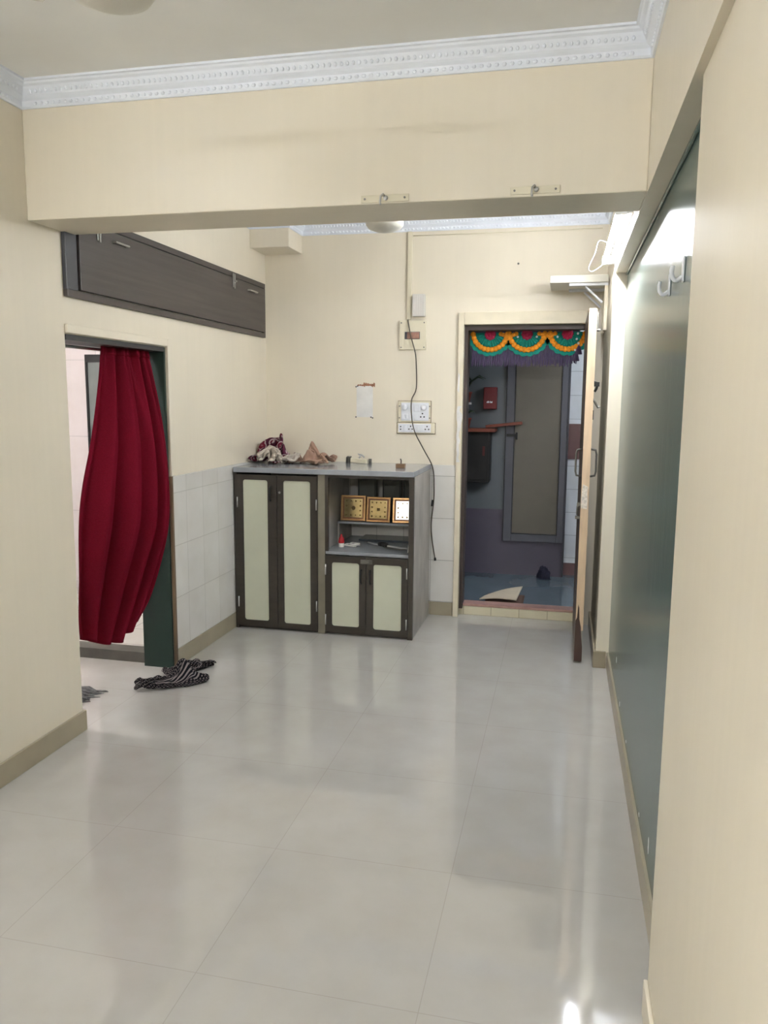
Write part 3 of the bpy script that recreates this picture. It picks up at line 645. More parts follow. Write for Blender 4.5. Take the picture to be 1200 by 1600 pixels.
# measured drape of each cloth: grid size, origin, then x y z of every vertex in millimetres
DRAPE = {
'maroon': (40, 36, (-2.0, 5.3, 1.1), '''-128 -87 5 -132 -78 20 -117 -80 29 -103 -78 37 -90 -78 41 -81 -78 41 -77 -83 45 -83 -91 37 -95 -108 40 -108 -130 38 -122 -152 34 -128 -169 25 -125 -173 18 -122 -164 25 -126 -139 12 -103 -114 12 -79 -93 7 -64 -72 9 -51 -70 13 -43 -75 13 -36 -85 10 -24 -94 5 -9 -105 15 6 -119 9 19 -132 7 32 -141 8 44 -145 4 53 -149 5 60 -152 10 66 -149 10
60 -145 11 62 -140 8 70 -137 8 66 -139 12 69 -134 12 70 -128 12 70 -121 8 66 -114 14 59 -108 12 55 -99 12 52 -88 15 -130 -71 15 -115 -71 25 -105 -69 39 -92 -68 46 -80 -67 47 -74 -71 48 -71 -78 42 -85 -86 37 -97 -107 36 -113 -129 35 -127 -150 33 -131 -164 24 -129 -164 18 -124 -150 25 -121 -121 9 -90 -93 3 -64 -75 21 -45 -68 28 -34 -59 31
-30 -56 25 -39 -67 24 -32 -84 20 -17 -87 6 0 -100 11 15 -115 7 27 -128 13 42 -135 6 55 -141 8 56 -146 15 62 -145 17 64 -139 18 64 -134 16 60 -134 8 67 -130 10 67 -126 15 63 -122 14 62 -118 6 66 -111 5 65 -102 12 62 -93 14 59 -82 18 -121 -70 31 -107 -59 37 -91 -58 43 -81 -57 52 -71 -59 54 -66 -63 50 -69 -70 39 -81 -84 31
-97 -105 30 -114 -126 30 -129 -144 31 -133 -153 25 -120 -139 24 -123 -116 20 -95 -95 16 -69 -67 10 -43 -57 23 -38 -50 44 -32 -52 50 -28 -56 45 -24 -58 30 -34 -66 14 -22 -81 22 -8 -82 7 7 -94 7 18 -105 13 27 -115 19 37 -119 10 47 -127 8 55 -134 18 55 -136 11 54 -130 15 59 -124 16 59 -122 9 61 -115 11 61 -111 8 59 -107 2 61 -100 4
65 -91 6 65 -82 14 58 -71 14 -111 -61 43 -95 -57 50 -82 -46 50 -70 -46 56 -64 -50 60 -64 -53 52 -70 -61 41 -83 -77 32 -98 -98 28 -113 -119 26 -120 -123 31 -119 -122 25 -120 -110 13 -104 -90 9 -77 -69 11 -52 -54 30 -30 -40 38 -21 -38 55 -21 -41 63 -17 -45 55 -27 -46 45 -32 -49 26 -25 -63 12 -14 -74 25 -1 -74 12 11 -83 11 18 -91 18
26 -98 24 31 -103 15 37 -106 9 45 -111 5 55 -114 8 53 -110 16 55 -106 9 57 -100 6 59 -93 7 53 -89 5 55 -83 5 59 -74 7 62 -64 12 62 -56 24 -99 -51 42 -91 -45 56 -77 -44 63 -67 -40 65 -61 -40 61 -63 -44 53 -72 -54 43 -86 -71 37 -95 -81 29 -104 -90 28 -113 -95 28 -116 -93 23 -104 -85 18 -85 -67 13 -58 -50 20 -36 -37 41
-17 -32 56 -4 -38 67 -2 -43 70 -11 -47 73 -15 -50 58 -19 -49 40 -25 -45 20 -20 -60 11 -13 -62 26 0 -68 24 10 -69 18 18 -74 20 26 -76 22 32 -82 27 36 -82 20 32 -85 12 39 -88 8 45 -90 4 49 -82 5 49 -75 11 50 -70 18 53 -64 22 51 -54 19 55 -45 25 59 -35 34 -95 -41 45 -83 -38 55 -77 -37 67 -68 -32 66 -62 -33 61
-65 -38 52 -76 -49 47 -82 -53 41 -88 -60 33 -98 -68 31 -106 -71 27 -105 -70 20 -92 -62 18 -70 -48 21 -46 -38 36 -28 -35 60 -11 -30 75 -3 -36 84 4 -40 86 4 -48 82 0 -48 68 -9 -42 54 -15 -50 37 -17 -43 19 -16 -55 8 -9 -51 20 -1 -53 27 8 -57 30 15 -58 31 22 -60 33 29 -58 30 30 -58 23 36 -60 21 41 -62 15 49 -67 9
56 -59 12 52 -49 16 53 -41 25 58 -34 29 62 -25 34 71 -19 38 -97 -34 46 -89 -35 58 -81 -31 66 -73 -28 63 -68 -28 57 -72 -35 49 -67 -37 43 -74 -40 38 -85 -45 37 -94 -50 32 -99 -53 26 -93 -53 20 -80 -50 30 -58 -50 35 -41 -38 53 -24 -28 72 -13 -37 87 -5 -39 98 3 -38 100 8 -38 93 6 -38 79 5 -39 61 -8 -39 46 -4 -48 30
-12 -43 16 -9 -51 5 0 -54 13 8 -51 17 14 -47 21 20 -52 20 21 -46 24 27 -42 26 34 -43 25 40 -44 25 47 -47 22 55 -49 13 60 -44 22 62 -31 23 66 -22 29 76 -22 35 73 -29 40 -103 -28 46 -97 -30 57 -87 -26 59 -82 -31 55 -78 -29 49 -66 -27 51 -66 -28 43 -73 -31 37 -83 -36 35 -92 -40 33 -96 -41 25 -88 -43 26 -73 -39 29
-61 -49 45 -44 -40 62 -30 -26 79 -17 -33 94 -6 -30 102 2 -29 102 6 -28 96 -1 -33 86 0 -31 68 -3 -29 49 2 -40 34 -4 -37 18 0 -45 5 6 -55 5 14 -54 11 17 -44 12 23 -44 19 29 -49 21 34 -43 22 39 -38 22 45 -38 24 49 -38 23 56 -39 19 62 -40 13 68 -40 25 69 -28 22 78 -24 25 81 -23 32 -112 -21 43 -106 -22 53
-97 -22 50 -91 -19 50 -79 -25 56 -69 -20 52 -71 -21 44 -77 -24 38 -85 -28 33 -94 -32 31 -94 -34 24 -88 -38 20 -75 -44 21 -61 -42 37 -53 -33 57 -43 -28 77 -26 -23 89 -12 -21 95 -4 -22 95 1 -22 90 3 -28 80 -8 -27 67 -12 -36 49 -8 -34 29 2 -30 11 4 -49 14 15 -45 4 26 -49 8 31 -46 16 37 -38 16 43 -43 19 49 -48 20
52 -41 18 50 -34 16 54 -31 19 59 -32 16 67 -35 15 70 -35 8 72 -44 14 72 -43 24 76 -45 28 -124 -16 46 -115 -12 47 -107 -10 51 -96 -14 55 -82 -20 61 -76 -15 55 -79 -20 49 -85 -20 42 -90 -19 33 -99 -22 28 -99 -25 20 -94 -28 16 -83 -33 15 -67 -37 21 -54 -34 38 -51 -26 58 -37 -18 73 -22 -21 79 -12 -22 82 -8 -27 79 -4 -30 71
-5 -24 57 -18 -28 44 -12 -26 24 -8 -38 8 13 -40 12 26 -39 4 37 -41 11 39 -49 5 42 -54 13 51 -54 14 54 -49 8 58 -43 7 58 -40 16 61 -32 15 65 -27 15 70 -28 13 77 -31 6 82 -30 9 86 -36 11 91 -39 11 -130 -2 45 -129 -8 53 -121 -6 56 -99 -15 62 -85 -15 66 -84 -13 57 -81 -11 50 -87 -11 42 -96 -12 35 -102 -13 25
-104 -14 16 -101 -17 10 -91 -19 12 -78 -25 10 -61 -30 17 -49 -25 36 -50 -16 55 -33 -21 62 -20 -24 66 -11 -23 66 -5 -21 63 -14 -21 55 -17 -20 39 -3 -25 26 -5 -30 4 16 -37 5 33 -32 7 41 -44 3 47 -48 10 44 -48 4 52 -49 5 50 -42 10 55 -37 13 57 -32 8 62 -29 5 67 -23 5 68 -20 12 77 -21 8 91 -28 4 95 -27 8
102 -27 11 -120 9 47 -129 6 52 -124 -8 64 -101 -11 68 -86 -8 69 -82 -6 60 -81 -4 53 -86 -4 45 -93 -4 35 -100 -4 25 -105 -5 15 -104 -7 8 -97 -10 5 -86 -13 10 -69 -19 9 -50 -24 19 -44 -17 41 -40 -10 61 -24 -15 58 -13 -13 64 -6 -13 66 -10 -12 57 -19 -12 46 -6 -15 31 -9 -21 10 12 -27 7 28 -35 17 39 -34 6 45 -39 13
44 -38 5 51 -38 8 55 -31 4 52 -23 10 53 -18 3 54 -14 11 59 -10 10 63 -8 5 72 -9 12 87 -16 8 101 -23 4 110 -27 5 -131 19 45 -121 17 49 -125 -4 70 -103 -8 76 -90 1 68 -78 1 65 -77 5 58 -79 5 50 -85 4 41 -92 4 30 -98 3 19 -99 1 11 -95 -1 5 -85 -6 5 -71 -10 11 -51 -15 15 -37 -17 35 -34 -6 55
-23 -16 67 -8 -20 65 -1 -18 59 4 -13 61 -6 -17 55 -11 -4 43 -13 -10 22 2 -15 5 20 -23 13 35 -28 18 42 -28 7 46 -29 14 49 -23 10 40 -24 4 41 -11 4 43 -1 7 48 5 6 51 9 9 57 8 15 64 5 5 80 -2 11 102 -15 5 113 -19 6 -128 7 38 -129 24 47 -126 3 73 -102 -2 81 -85 7 73 -72 12 67 -63 9 64
-63 12 57 -67 10 48 -73 8 37 -81 2 28 -85 8 18 -84 5 12 -76 2 9 -64 -3 10 -48 -9 20 -30 -13 34 -26 -1 56 -14 -11 70 1 -18 71 11 -23 65 6 -29 63 11 -22 57 0 -9 58 -2 -5 36 -8 -2 14 11 -9 5 22 -18 17 27 -26 10 34 -25 6 32 -22 13 35 -13 17 41 -2 19 50 7 22 44 15 23 37 17 21 43 22 19
53 20 11 71 13 5 95 -1 10 112 -9 7 -119 0 29 -122 22 46 -128 10 77 -99 3 87 -76 11 79 -59 19 72 -46 17 70 -43 9 68 -45 7 61 -53 2 52 -58 1 39 -67 10 32 -67 8 23 -63 6 17 -52 3 15 -38 -2 22 -23 -6 36 -18 1 60 -5 -12 73 7 -27 76 10 -37 65 17 -39 64 10 -39 57 9 -24 53 7 -2 53 -2 0 31
1 5 9 17 -6 7 28 -10 12 27 -11 4 34 -7 6 37 4 10 39 15 16 31 4 20 37 -3 24 41 0 30 43 8 32 49 20 28 62 25 14 86 15 5 109 2 7 -117 0 16 -112 19 45 -128 17 79 -96 8 91 -70 20 81 -48 10 80 -30 11 80 -21 9 76 -22 4 72 -32 -1 69 -37 -1 55 -47 7 48 -51 5 36 -50 1 29 -43 6 26
-30 4 27 -22 0 44 -9 2 62 4 -12 73 16 -30 73 12 -44 75 16 -51 72 20 -48 64 20 -35 59 12 -15 62 4 4 47 1 11 24 12 8 6 20 0 14 27 -2 14 27 4 7 29 15 11 29 8 23 30 -2 33 36 -8 38 42 -13 39 47 -5 39 52 5 32 60 23 28 78 27 8 106 13 6 -124 0 9 -117 23 40 -122 23 81 -90 12 97
-59 23 85 -34 11 85 -18 -2 87 -7 1 90 -3 -2 84 -13 -6 84 -19 -5 70 -30 5 62 -35 2 48 -40 7 40 -34 6 36 -23 9 33 -13 3 45 0 3 62 4 -17 66 11 -31 80 21 -45 78 23 -54 79 27 -53 73 29 -43 63 24 -23 62 13 0 57 8 11 36 7 17 15 21 12 10 18 6 16 25 7 18 31 17 22 35 10 33 34 2 44
36 -7 50 41 -13 52 49 -14 48 55 -5 39 65 11 30 75 34 18 105 22 5 -132 2 7 -124 28 42 -120 30 84 -84 18 100 -49 21 89 -21 11 86 -10 -4 99 3 -9 100 8 -12 95 2 -16 89 -3 -5 79 -14 -3 66 -26 8 59 -30 12 48 -29 15 41 -22 8 42 -7 8 47 7 0 58 7 -15 73 19 -29 82 21 -46 86 31 -49 81 34 -56 79
36 -47 70 26 -30 70 20 -8 62 17 8 43 12 10 21 19 21 14 21 15 19 21 11 26 29 18 32 36 12 42 41 4 50 42 -3 58 40 -10 62 49 -11 58 48 -4 46 65 8 40 76 32 28 106 30 5 -130 7 4 -118 31 44 -115 36 87 -77 23 103 -40 24 92 -12 11 92 -1 -5 105 5 -19 106 11 -23 102 13 -22 92 9 -12 82 -2 -3 72
-14 7 63 -22 16 54 -22 18 45 -16 13 42 -9 6 53 6 4 64 14 -14 73 23 -32 76 26 -43 90 30 -53 88 37 -54 86 41 -49 76 33 -33 68 28 -10 64 25 5 44 11 13 30 15 24 21 22 23 23 27 18 27 24 11 36 32 5 46 37 1 57 42 1 66 39 -5 70 48 -7 67 47 1 54 58 11 37 79 32 36 106 38 6 -126 14 5
-110 33 48 -108 41 92 -70 28 106 -34 26 96 -6 13 97 7 -5 101 12 -17 110 18 -23 106 21 -23 97 12 -13 91 3 -2 80 -8 9 69 -16 18 58 -16 19 48 -10 16 44 -7 11 56 3 -2 66 19 -12 75 29 -31 78 32 -41 92 32 -52 95 37 -48 90 45 -47 81 36 -31 74 34 -12 60 25 9 50 10 15 38 13 26 28 18 19 30 23 23 32
29 18 40 30 11 51 34 5 62 37 0 71 42 -3 77 48 -1 73 51 6 59 52 16 38 73 37 33 104 46 6 -129 21 11 -111 42 52 -99 45 95 -64 32 109 -30 29 100 -9 9 102 10 -1 104 17 -13 111 23 -18 108 25 -19 99 18 -13 89 9 0 80 -1 10 66 -10 21 59 -11 23 48 -5 20 45 0 13 55 6 2 70 15 -15 81 31 -28 85
38 -41 92 36 -49 100 42 -50 95 47 -43 86 39 -27 79 35 -9 66 20 5 55 8 18 44 10 28 35 17 23 36 23 20 39 32 23 44 32 17 55 38 11 64 40 6 74 40 2 81 46 5 77 49 12 63 46 21 41 70 41 28 103 54 6 -132 27 23 -116 45 59 -91 39 91 -60 38 112 -31 30 107 -12 11 108 5 0 110 19 -7 113 25 -12 107
21 -13 99 22 -8 87 13 1 75 4 14 65 -5 26 58 -6 27 48 -1 24 46 5 17 56 13 2 68 21 -12 83 29 -29 92 41 -38 98 39 -45 104 46 -46 100 50 -38 91 45 -23 80 29 -10 71 17 5 61 13 20 49 10 32 41 18 30 38 22 26 44 31 28 47 37 22 56 39 17 67 37 12 77 37 9 84 44 12 80 47 18 65 46 28 42
67 44 20 101 61 6 -131 38 35 -121 46 69 -88 46 90 -59 42 105 -32 37 110 -14 21 108 3 10 110 16 1 109 23 -4 104 25 -7 96 22 -1 86 14 8 73 2 21 68 -1 25 54 -3 33 46 4 28 48 11 18 57 20 4 69 28 -12 82 34 -26 96 40 -38 104 45 -44 108 50 -41 103 52 -31 94 44 -17 84 26 -6 76 23 9 61 20 22 48
14 33 46 20 36 41 26 32 42 25 30 52 34 28 59 35 23 70 31 16 77 34 15 84 41 19 82 45 25 67 46 36 43 68 53 20 98 69 6 -129 47 47 -118 53 69 -92 50 93 -64 46 101 -39 41 103 -19 31 103 -3 19 103 8 9 101 12 -1 98 15 -4 91 14 6 85 7 15 75 3 28 63 -6 33 54 -1 39 50 5 32 54 14 20 63
23 6 77 30 -11 90 40 -24 100 46 -34 108 49 -40 113 52 -35 107 53 -24 98 38 -16 89 32 -2 74 28 15 62 19 27 53 19 38 48 26 34 45 30 38 41 31 34 50 30 34 62 27 25 69 28 22 78 32 23 84 40 27 81 44 34 67 47 45 42 72 63 17 97 76 6 -123 55 52 -116 55 63 -98 55 87 -73 53 95 -50 46 96 -30 37 96
-14 27 95 -2 18 93 3 10 90 4 4 82 3 15 82 0 26 74 -3 35 64 -10 40 54 -3 43 56 7 36 60 13 20 71 25 6 86 34 -10 100 41 -24 110 43 -33 115 49 -35 118 52 -29 111 50 -16 101 35 -8 91 30 6 77 29 23 64 18 35 57 26 43 50 22 41 42 27 45 44 34 42 48 25 39 56 24 34 67 26 32 76 33 31 80
35 28 72 39 42 61 57 51 42 77 74 17 96 84 6 -125 57 60 -120 61 65 -105 57 75 -84 61 87 -65 50 88 -47 40 89 -30 34 87 -18 26 84 -14 17 81 -12 13 73 -12 24 73 -11 27 61 -18 36 61 -11 42 64 -3 46 61 8 37 67 12 19 80 27 4 97 35 -12 110 37 -27 117 41 -33 123 47 -29 122 50 -20 114 45 -7 102 35 3 87
21 13 72 19 28 58 16 47 54 24 54 44 20 54 35 25 50 31 27 51 39 31 52 50 26 48 61 28 45 70 31 39 68 34 37 60 42 45 46 60 65 36 82 81 21 98 95 7 -123 62 54 -119 63 58 -114 59 59 -96 65 76 -75 61 82 -60 49 81 -47 38 80 -37 31 76 -31 26 70 -28 26 62 -25 31 54 -23 43 53 -18 50 50 -17 51 59
-8 49 67 9 39 74 11 18 89 26 3 106 31 -15 118 35 -26 125 41 -27 128 46 -20 125 42 -11 112 35 2 99 25 16 82 14 29 65 9 41 48 14 55 36 19 70 33 27 72 28 28 69 21 34 63 21 37 56 29 36 55 41 37 55 52 42 51 53 40 51 45 50 59 33 70 77 18 83 91 16 101 106 6 -120 66 48 -118 62 50 -113 63 53
-106 68 64 -86 69 74 -72 55 74 -61 46 71 -52 40 67 -47 39 60 -44 42 51 -40 48 44 -36 56 40 -30 62 42 -21 62 50 -8 58 62 6 45 79 8 21 96 22 4 113 26 -13 124 32 -19 129 39 -16 130 44 -5 122 33 5 109 24 19 92 15 34 74 11 50 54 11 64 36 13 75 20 23 85 13 26 95 18 33 94 19 37 88 14 42 78 16
47 69 22 44 71 31 46 71 37 55 72 37 65 80 25 73 89 12 86 100 5 103 117 11 -120 68 58 -120 69 52 -114 69 51 -108 70 53 -96 76 66 -82 66 65 -70 59 64 -63 56 59 -62 54 50 -59 58 41 -55 66 35 -50 73 32 -44 77 38 -32 74 47 -16 66 62 2 52 81 7 27 100 15 7 117 24 -4 128 31 -7 130 36 0 127 37 13 114
33 26 96 23 40 77 13 58 59 6 73 40 8 88 23 18 102 15 25 110 7 33 115 6 36 117 13 42 111 13 47 102 11 52 93 11 58 87 15 63 86 20 67 92 24 72 100 14 77 101 7 89 111 12 104 130 8 -112 73 60 -117 75 59 -117 77 53 -110 77 53 -105 76 50 -90 80 58 -79 75 57 -72 72 51 -74 71 42 -73 75 32 -71 82 24
-68 89 29 -59 91 34 -44 87 45 -28 73 62 -5 60 82 4 36 103 12 18 119 21 9 128 28 11 128 27 16 116 25 27 98 25 49 84 22 65 61 14 80 40 2 98 26 8 111 11 17 124 6 25 132 6 33 135 6 41 134 6 46 129 6 52 121 5 57 114 8 57 111 16 63 111 17 68 115 9 72 111 7 80 113 6 91 123 14 111 136 16
-111 82 65 -109 79 62 -113 83 58 -110 85 52 -103 84 50 -105 86 42 -92 84 43 -85 89 43 -83 91 35 -86 94 24 -84 101 16 -79 107 20 -74 105 31 -56 100 41 -39 84 61 -18 65 82 3 50 102 9 32 119 18 26 123 23 28 118 22 36 104 14 47 84 13 64 63 12 88 48 12 106 28 2 121 14 11 133 4 18 144 11 26 147 14 34 147 15
41 144 16 47 139 16 53 135 13 56 131 5 61 128 5 67 131 5 73 122 10 77 119 13 81 124 7 96 131 8 114 146 14 -121 83 61 -116 85 64 -111 90 63 -106 90 57 -103 91 50 -106 93 42 -108 98 31 -101 102 32 -96 108 26 -100 111 16 -96 119 10 -92 124 15 -80 121 18 -70 114 37 -50 98 57 -28 79 79 -9 62 100 7 49 113 16 43 113
18 47 105 11 54 90 10 69 70 1 82 47 2 104 29 2 129 25 13 141 15 13 153 5 23 159 6 29 161 12 36 158 13 43 154 14 48 149 11 55 147 14 61 144 13 63 146 7 65 133 11 70 126 15 77 126 14 86 126 15 95 140 12 116 152 6 -125 89 65 -122 89 59 -116 88 55 -112 95 56 -105 99 52 -104 101 43 -113 104 32 -115 116 21
-111 126 20 -107 133 15 -107 139 7 -100 143 6 -88 137 6 -75 130 23 -56 114 45 -35 96 68 -14 79 88 1 66 100 10 61 101 13 66 93 10 76 76 -2 85 55 -5 103 34 -4 125 19 5 145 10 13 160 16 24 166 11 23 173 5 30 170 4 37 164 4 44 161 8 51 158 10 56 156 6 62 154 7 69 144 14 64 134 17 71 131 19 77 132 19
88 131 21 102 143 19 113 161 5 -123 98 67 -119 96 61 -121 93 54 -116 96 50 -111 104 49 -105 110 42 -109 111 29 -121 121 22 -119 138 12 -119 155 16 -112 157 19 -106 162 15 -96 158 12 -79 144 5 -62 131 29 -42 114 53 -22 97 74 -7 83 84 -2 73 85 -1 75 75 -3 93 65 2 105 45 -6 125 27 -6 145 12 4 165 10 16 175 6 18 179 17
26 179 18 32 179 13 39 175 9 45 172 4 52 172 5 59 161 9 61 150 17 67 142 23 65 132 26 72 130 27 77 135 25 89 135 27 99 151 20 113 169 9 -126 106 66 -123 105 59 -126 99 52 -119 103 48 -112 101 42 -114 112 41 -109 120 32 -121 128 27 -126 141 13 -121 156 23 -127 163 8 -128 174 6 -115 172 5 -95 165 6 -69 148 9 -50 133 35
-30 116 56 -17 99 66 -12 89 67 -11 89 58 -8 101 45 -6 126 40 -9 146 23 0 166 12 9 183 5 14 186 19 19 195 19 25 194 14 25 191 6 34 191 7 44 182 9 50 168 13 59 159 19 67 150 24 62 141 30 65 133 34 70 130 34 77 129 31 86 141 30 93 154 16 107 173 6 -128 113 63 -125 112 55 -124 107 47 -124 99 40 -118 108 42
-116 112 33 -116 124 36 -115 133 25 -131 141 21 -127 159 27 -124 168 13 -131 178 14 -127 185 9 -115 184 9 -91 169 13 -59 153 13 -40 137 36 -27 118 45 -18 109 48 -17 108 40 -13 121 30 -15 146 32 -5 167 22 -1 187 8 7 191 25 8 204 18 12 211 9 19 213 7 28 202 5 33 190 15 41 176 15 52 166 21 64 162 25 65 151 32 61 143 37
68 138 40 73 134 40 79 130 38 79 144 31 87 157 16 101 176 5 -128 119 55 -131 115 48 -132 108 42 -123 110 41 -121 104 33 -124 115 35 -124 127 34 -117 138 31 -125 146 19 -132 162 22 -120 172 17 -129 180 19 -124 180 13 -118 183 4 -99 178 8 -74 169 10 -52 154 17 -38 139 25 -29 131 27 -23 136 26 -20 150 21 -13 167 11 -10 190 10 -3 198 27
6 209 22 16 213 21 13 208 17 17 205 8 30 204 13 40 192 14 42 177 22 52 167 28 65 164 32 59 153 35 67 147 36 70 142 34 74 142 39 76 134 42 85 142 35 84 159 22 94 176 5'''),
'brown': (40, 36, (-1.7, 5.3, 1.1), '''-171 -42 9 -168 -42 20 -163 -41 27 -156 -39 31 -161 -33 27 -166 -28 22 -163 -24 13 -156 -31 11 -163 -37 14 -164 -46 18 -161 -55 17 -153 -60 15 -158 -68 12 -161 -75 6 -161 -82 13 -162 -86 20 -159 -91 16 -160 -89 10 -155 -85 5 -145 -88 11 -131 -82 6 -119 -77 19 -98 -69 21 -83 -71 7 -70 -72 14 -63 -76 16 -57 -82 16 -47 -91 18 -34 -100 22 -20 -108 26
-4 -110 27 10 -112 25 20 -114 26 26 -115 28 32 -115 29 40 -115 28 43 -105 34 55 -110 40 69 -112 37 76 -125 41 87 -126 33 -183 -41 22 -179 -38 32 -174 -34 38 -167 -32 42 -158 -30 43 -161 -24 36 -159 -19 27 -154 -17 18 -158 -27 21 -156 -37 18 -153 -47 18 -156 -52 10 -155 -61 5 -153 -71 4 -151 -73 10 -152 -72 16 -148 -73 22 -143 -75 19 -135 -73 15
-128 -69 7 -117 -68 20 -101 -63 10 -81 -61 7 -76 -67 24 -64 -69 29 -59 -72 27 -55 -75 15 -43 -89 13 -30 -101 16 -17 -111 19 -3 -117 25 11 -120 26 21 -121 25 27 -120 25 33 -116 23 39 -108 25 51 -104 32 63 -105 41 73 -117 44 85 -124 41 82 -123 29 -186 -31 24 -186 -29 35 -181 -26 42 -174 -23 46 -166 -21 48 -157 -20 49 -152 -21 40 -148 -20 31
-146 -17 20 -151 -26 26 -150 -34 18 -148 -40 10 -142 -43 8 -138 -47 5 -135 -54 4 -137 -54 10 -138 -54 17 -133 -57 14 -126 -57 10 -119 -57 19 -103 -54 16 -85 -51 10 -73 -56 25 -68 -62 41 -60 -69 47 -56 -73 44 -51 -74 31 -47 -75 11 -32 -94 10 -11 -110 15 2 -122 19 14 -128 24 24 -129 24 30 -127 25 36 -122 25 42 -113 22 54 -105 26 66 -103 35
76 -110 45 87 -117 43 89 -117 34 -189 -24 23 -190 -23 34 -185 -19 41 -178 -17 44 -170 -14 45 -162 -13 45 -152 -12 44 -144 -13 39 -140 -12 29 -137 -21 27 -134 -23 35 -129 -28 32 -125 -29 26 -122 -33 19 -122 -35 11 -119 -41 6 -122 -41 13 -120 -44 19 -114 -48 22 -106 -46 12 -90 -43 11 -80 -48 26 -68 -52 42 -54 -57 49 -50 -63 56 -50 -71 56 -51 -67 41
-48 -68 20 -32 -84 9 -15 -102 8 2 -114 20 19 -130 15 28 -137 17 34 -138 23 35 -130 19 42 -123 25 52 -113 21 65 -108 26 75 -104 35 84 -103 40 93 -103 40 -191 -18 18 -192 -16 28 -186 -14 33 -179 -12 36 -171 -10 37 -162 -8 38 -154 -7 37 -145 -9 34 -139 -9 41 -129 -6 41 -121 -8 42 -118 -15 44 -113 -19 40 -112 -19 31 -110 -23 23 -108 -28 16
-104 -32 10 -103 -39 11 -101 -36 19 -92 -42 22 -77 -40 19 -65 -49 31 -56 -48 49 -52 -53 62 -49 -59 68 -44 -67 65 -44 -66 48 -47 -61 26 -30 -79 16 -14 -95 5 3 -107 19 20 -121 18 33 -135 12 26 -145 11 34 -144 18 41 -136 26 51 -127 21 57 -118 31 71 -118 32 81 -115 32 86 -111 28 -192 -7 15 -185 -10 19 -182 -17 20 -175 -19 23 -166 -17 24
-158 -14 23 -150 -11 23 -145 -2 32 -138 -1 42 -129 0 47 -120 -3 49 -113 -7 49 -107 -11 46 -104 -15 40 -102 -16 31 -100 -23 26 -97 -28 22 -92 -30 16 -87 -34 17 -82 -34 26 -72 -42 32 -55 -45 38 -45 -51 53 -44 -49 68 -44 -54 75 -41 -62 71 -39 -62 54 -44 -56 30 -29 -72 14 -10 -89 4 5 -108 12 25 -116 17 31 -132 7 30 -146 6 37 -154 9
44 -145 15 52 -137 28 63 -125 26 66 -111 25 75 -117 24 82 -119 21 -189 0 4 -183 -6 6 -176 -7 10 -169 -6 14 -165 0 20 -160 1 12 -151 -9 15 -143 -6 24 -138 1 32 -129 2 37 -120 1 42 -113 -1 44 -106 -5 42 -100 -11 40 -97 -16 35 -94 -20 30 -91 -23 24 -87 -29 23 -81 -28 19 -74 -35 23 -65 -36 35 -54 -41 47 -40 -45 56 -36 -50 69
-39 -49 76 -36 -58 75 -38 -55 57 -39 -51 32 -24 -68 16 -6 -85 5 7 -107 5 29 -116 11 38 -131 12 36 -140 4 39 -144 10 47 -145 6 48 -133 21 64 -124 18 68 -110 19 79 -111 22 82 -115 16 -188 9 11 -182 7 7 -174 6 7 -169 9 14 -166 9 5 -158 7 16 -150 0 16 -142 -6 13 -136 0 19 -131 -6 26 -124 -8 30 -115 -7 31 -108 -1 30
-101 -5 29 -95 -9 28 -89 -14 27 -86 -18 24 -85 -24 20 -78 -27 24 -69 -32 20 -60 -38 30 -51 -36 45 -43 -40 60 -36 -44 71 -32 -46 77 -29 -55 75 -32 -57 56 -32 -48 32 -24 -64 10 -6 -85 12 12 -102 8 22 -120 7 36 -130 4 44 -134 3 47 -134 10 41 -130 15 51 -130 13 67 -118 10 79 -108 14 86 -104 20 87 -108 13 -186 18 12 -180 15 13
-171 15 13 -167 16 5 -163 11 11 -155 6 9 -149 8 16 -141 4 16 -137 -2 8 -131 0 15 -127 -8 18 -119 -8 17 -117 -13 24 -110 -15 22 -103 -19 20 -97 -14 17 -91 -16 14 -84 -18 13 -78 -18 21 -68 -26 23 -58 -37 24 -47 -37 39 -38 -39 55 -32 -41 66 -27 -44 72 -23 -53 72 -25 -57 55 -26 -47 32 -20 -59 8 -2 -79 10 15 -96 14 24 -112 4
35 -119 4 44 -122 6 40 -121 16 50 -113 15 62 -111 8 70 -105 13 83 -95 12 91 -94 16 88 -100 9 -182 25 14 -175 21 13 -171 21 6 -162 21 7 -157 13 13 -152 10 5 -146 7 9 -139 10 13 -134 3 13 -127 1 7 -125 1 16 -120 0 22 -115 -4 18 -110 -8 13 -111 -16 12 -105 -21 12 -98 -25 12 -90 -26 13 -79 -26 15 -68 -19 18 -59 -29 26
-44 -40 32 -35 -41 48 -29 -44 59 -24 -44 66 -18 -50 69 -18 -57 54 -19 -46 33 -16 -53 8 1 -71 10 16 -88 12 26 -102 6 31 -111 12 39 -111 16 45 -107 7 57 -98 5 68 -89 7 77 -87 9 85 -84 14 94 -84 15 89 -91 7 -178 31 13 -171 27 13 -166 28 5 -161 22 16 -156 19 9 -148 15 7 -142 11 6 -135 8 7 -130 8 15 -126 8 7
-121 2 10 -116 2 18 -110 -2 21 -105 -8 19 -107 -10 11 -104 -16 7 -99 -22 5 -92 -26 5 -82 -29 9 -70 -23 11 -58 -22 22 -46 -32 33 -32 -40 40 -25 -43 53 -20 -45 60 -14 -45 65 -11 -55 54 -13 -50 34 -13 -46 11 1 -63 5 15 -78 6 27 -90 6 30 -97 14 37 -97 10 47 -91 5 60 -81 8 72 -71 8 80 -67 12 87 -74 10 96 -75 13
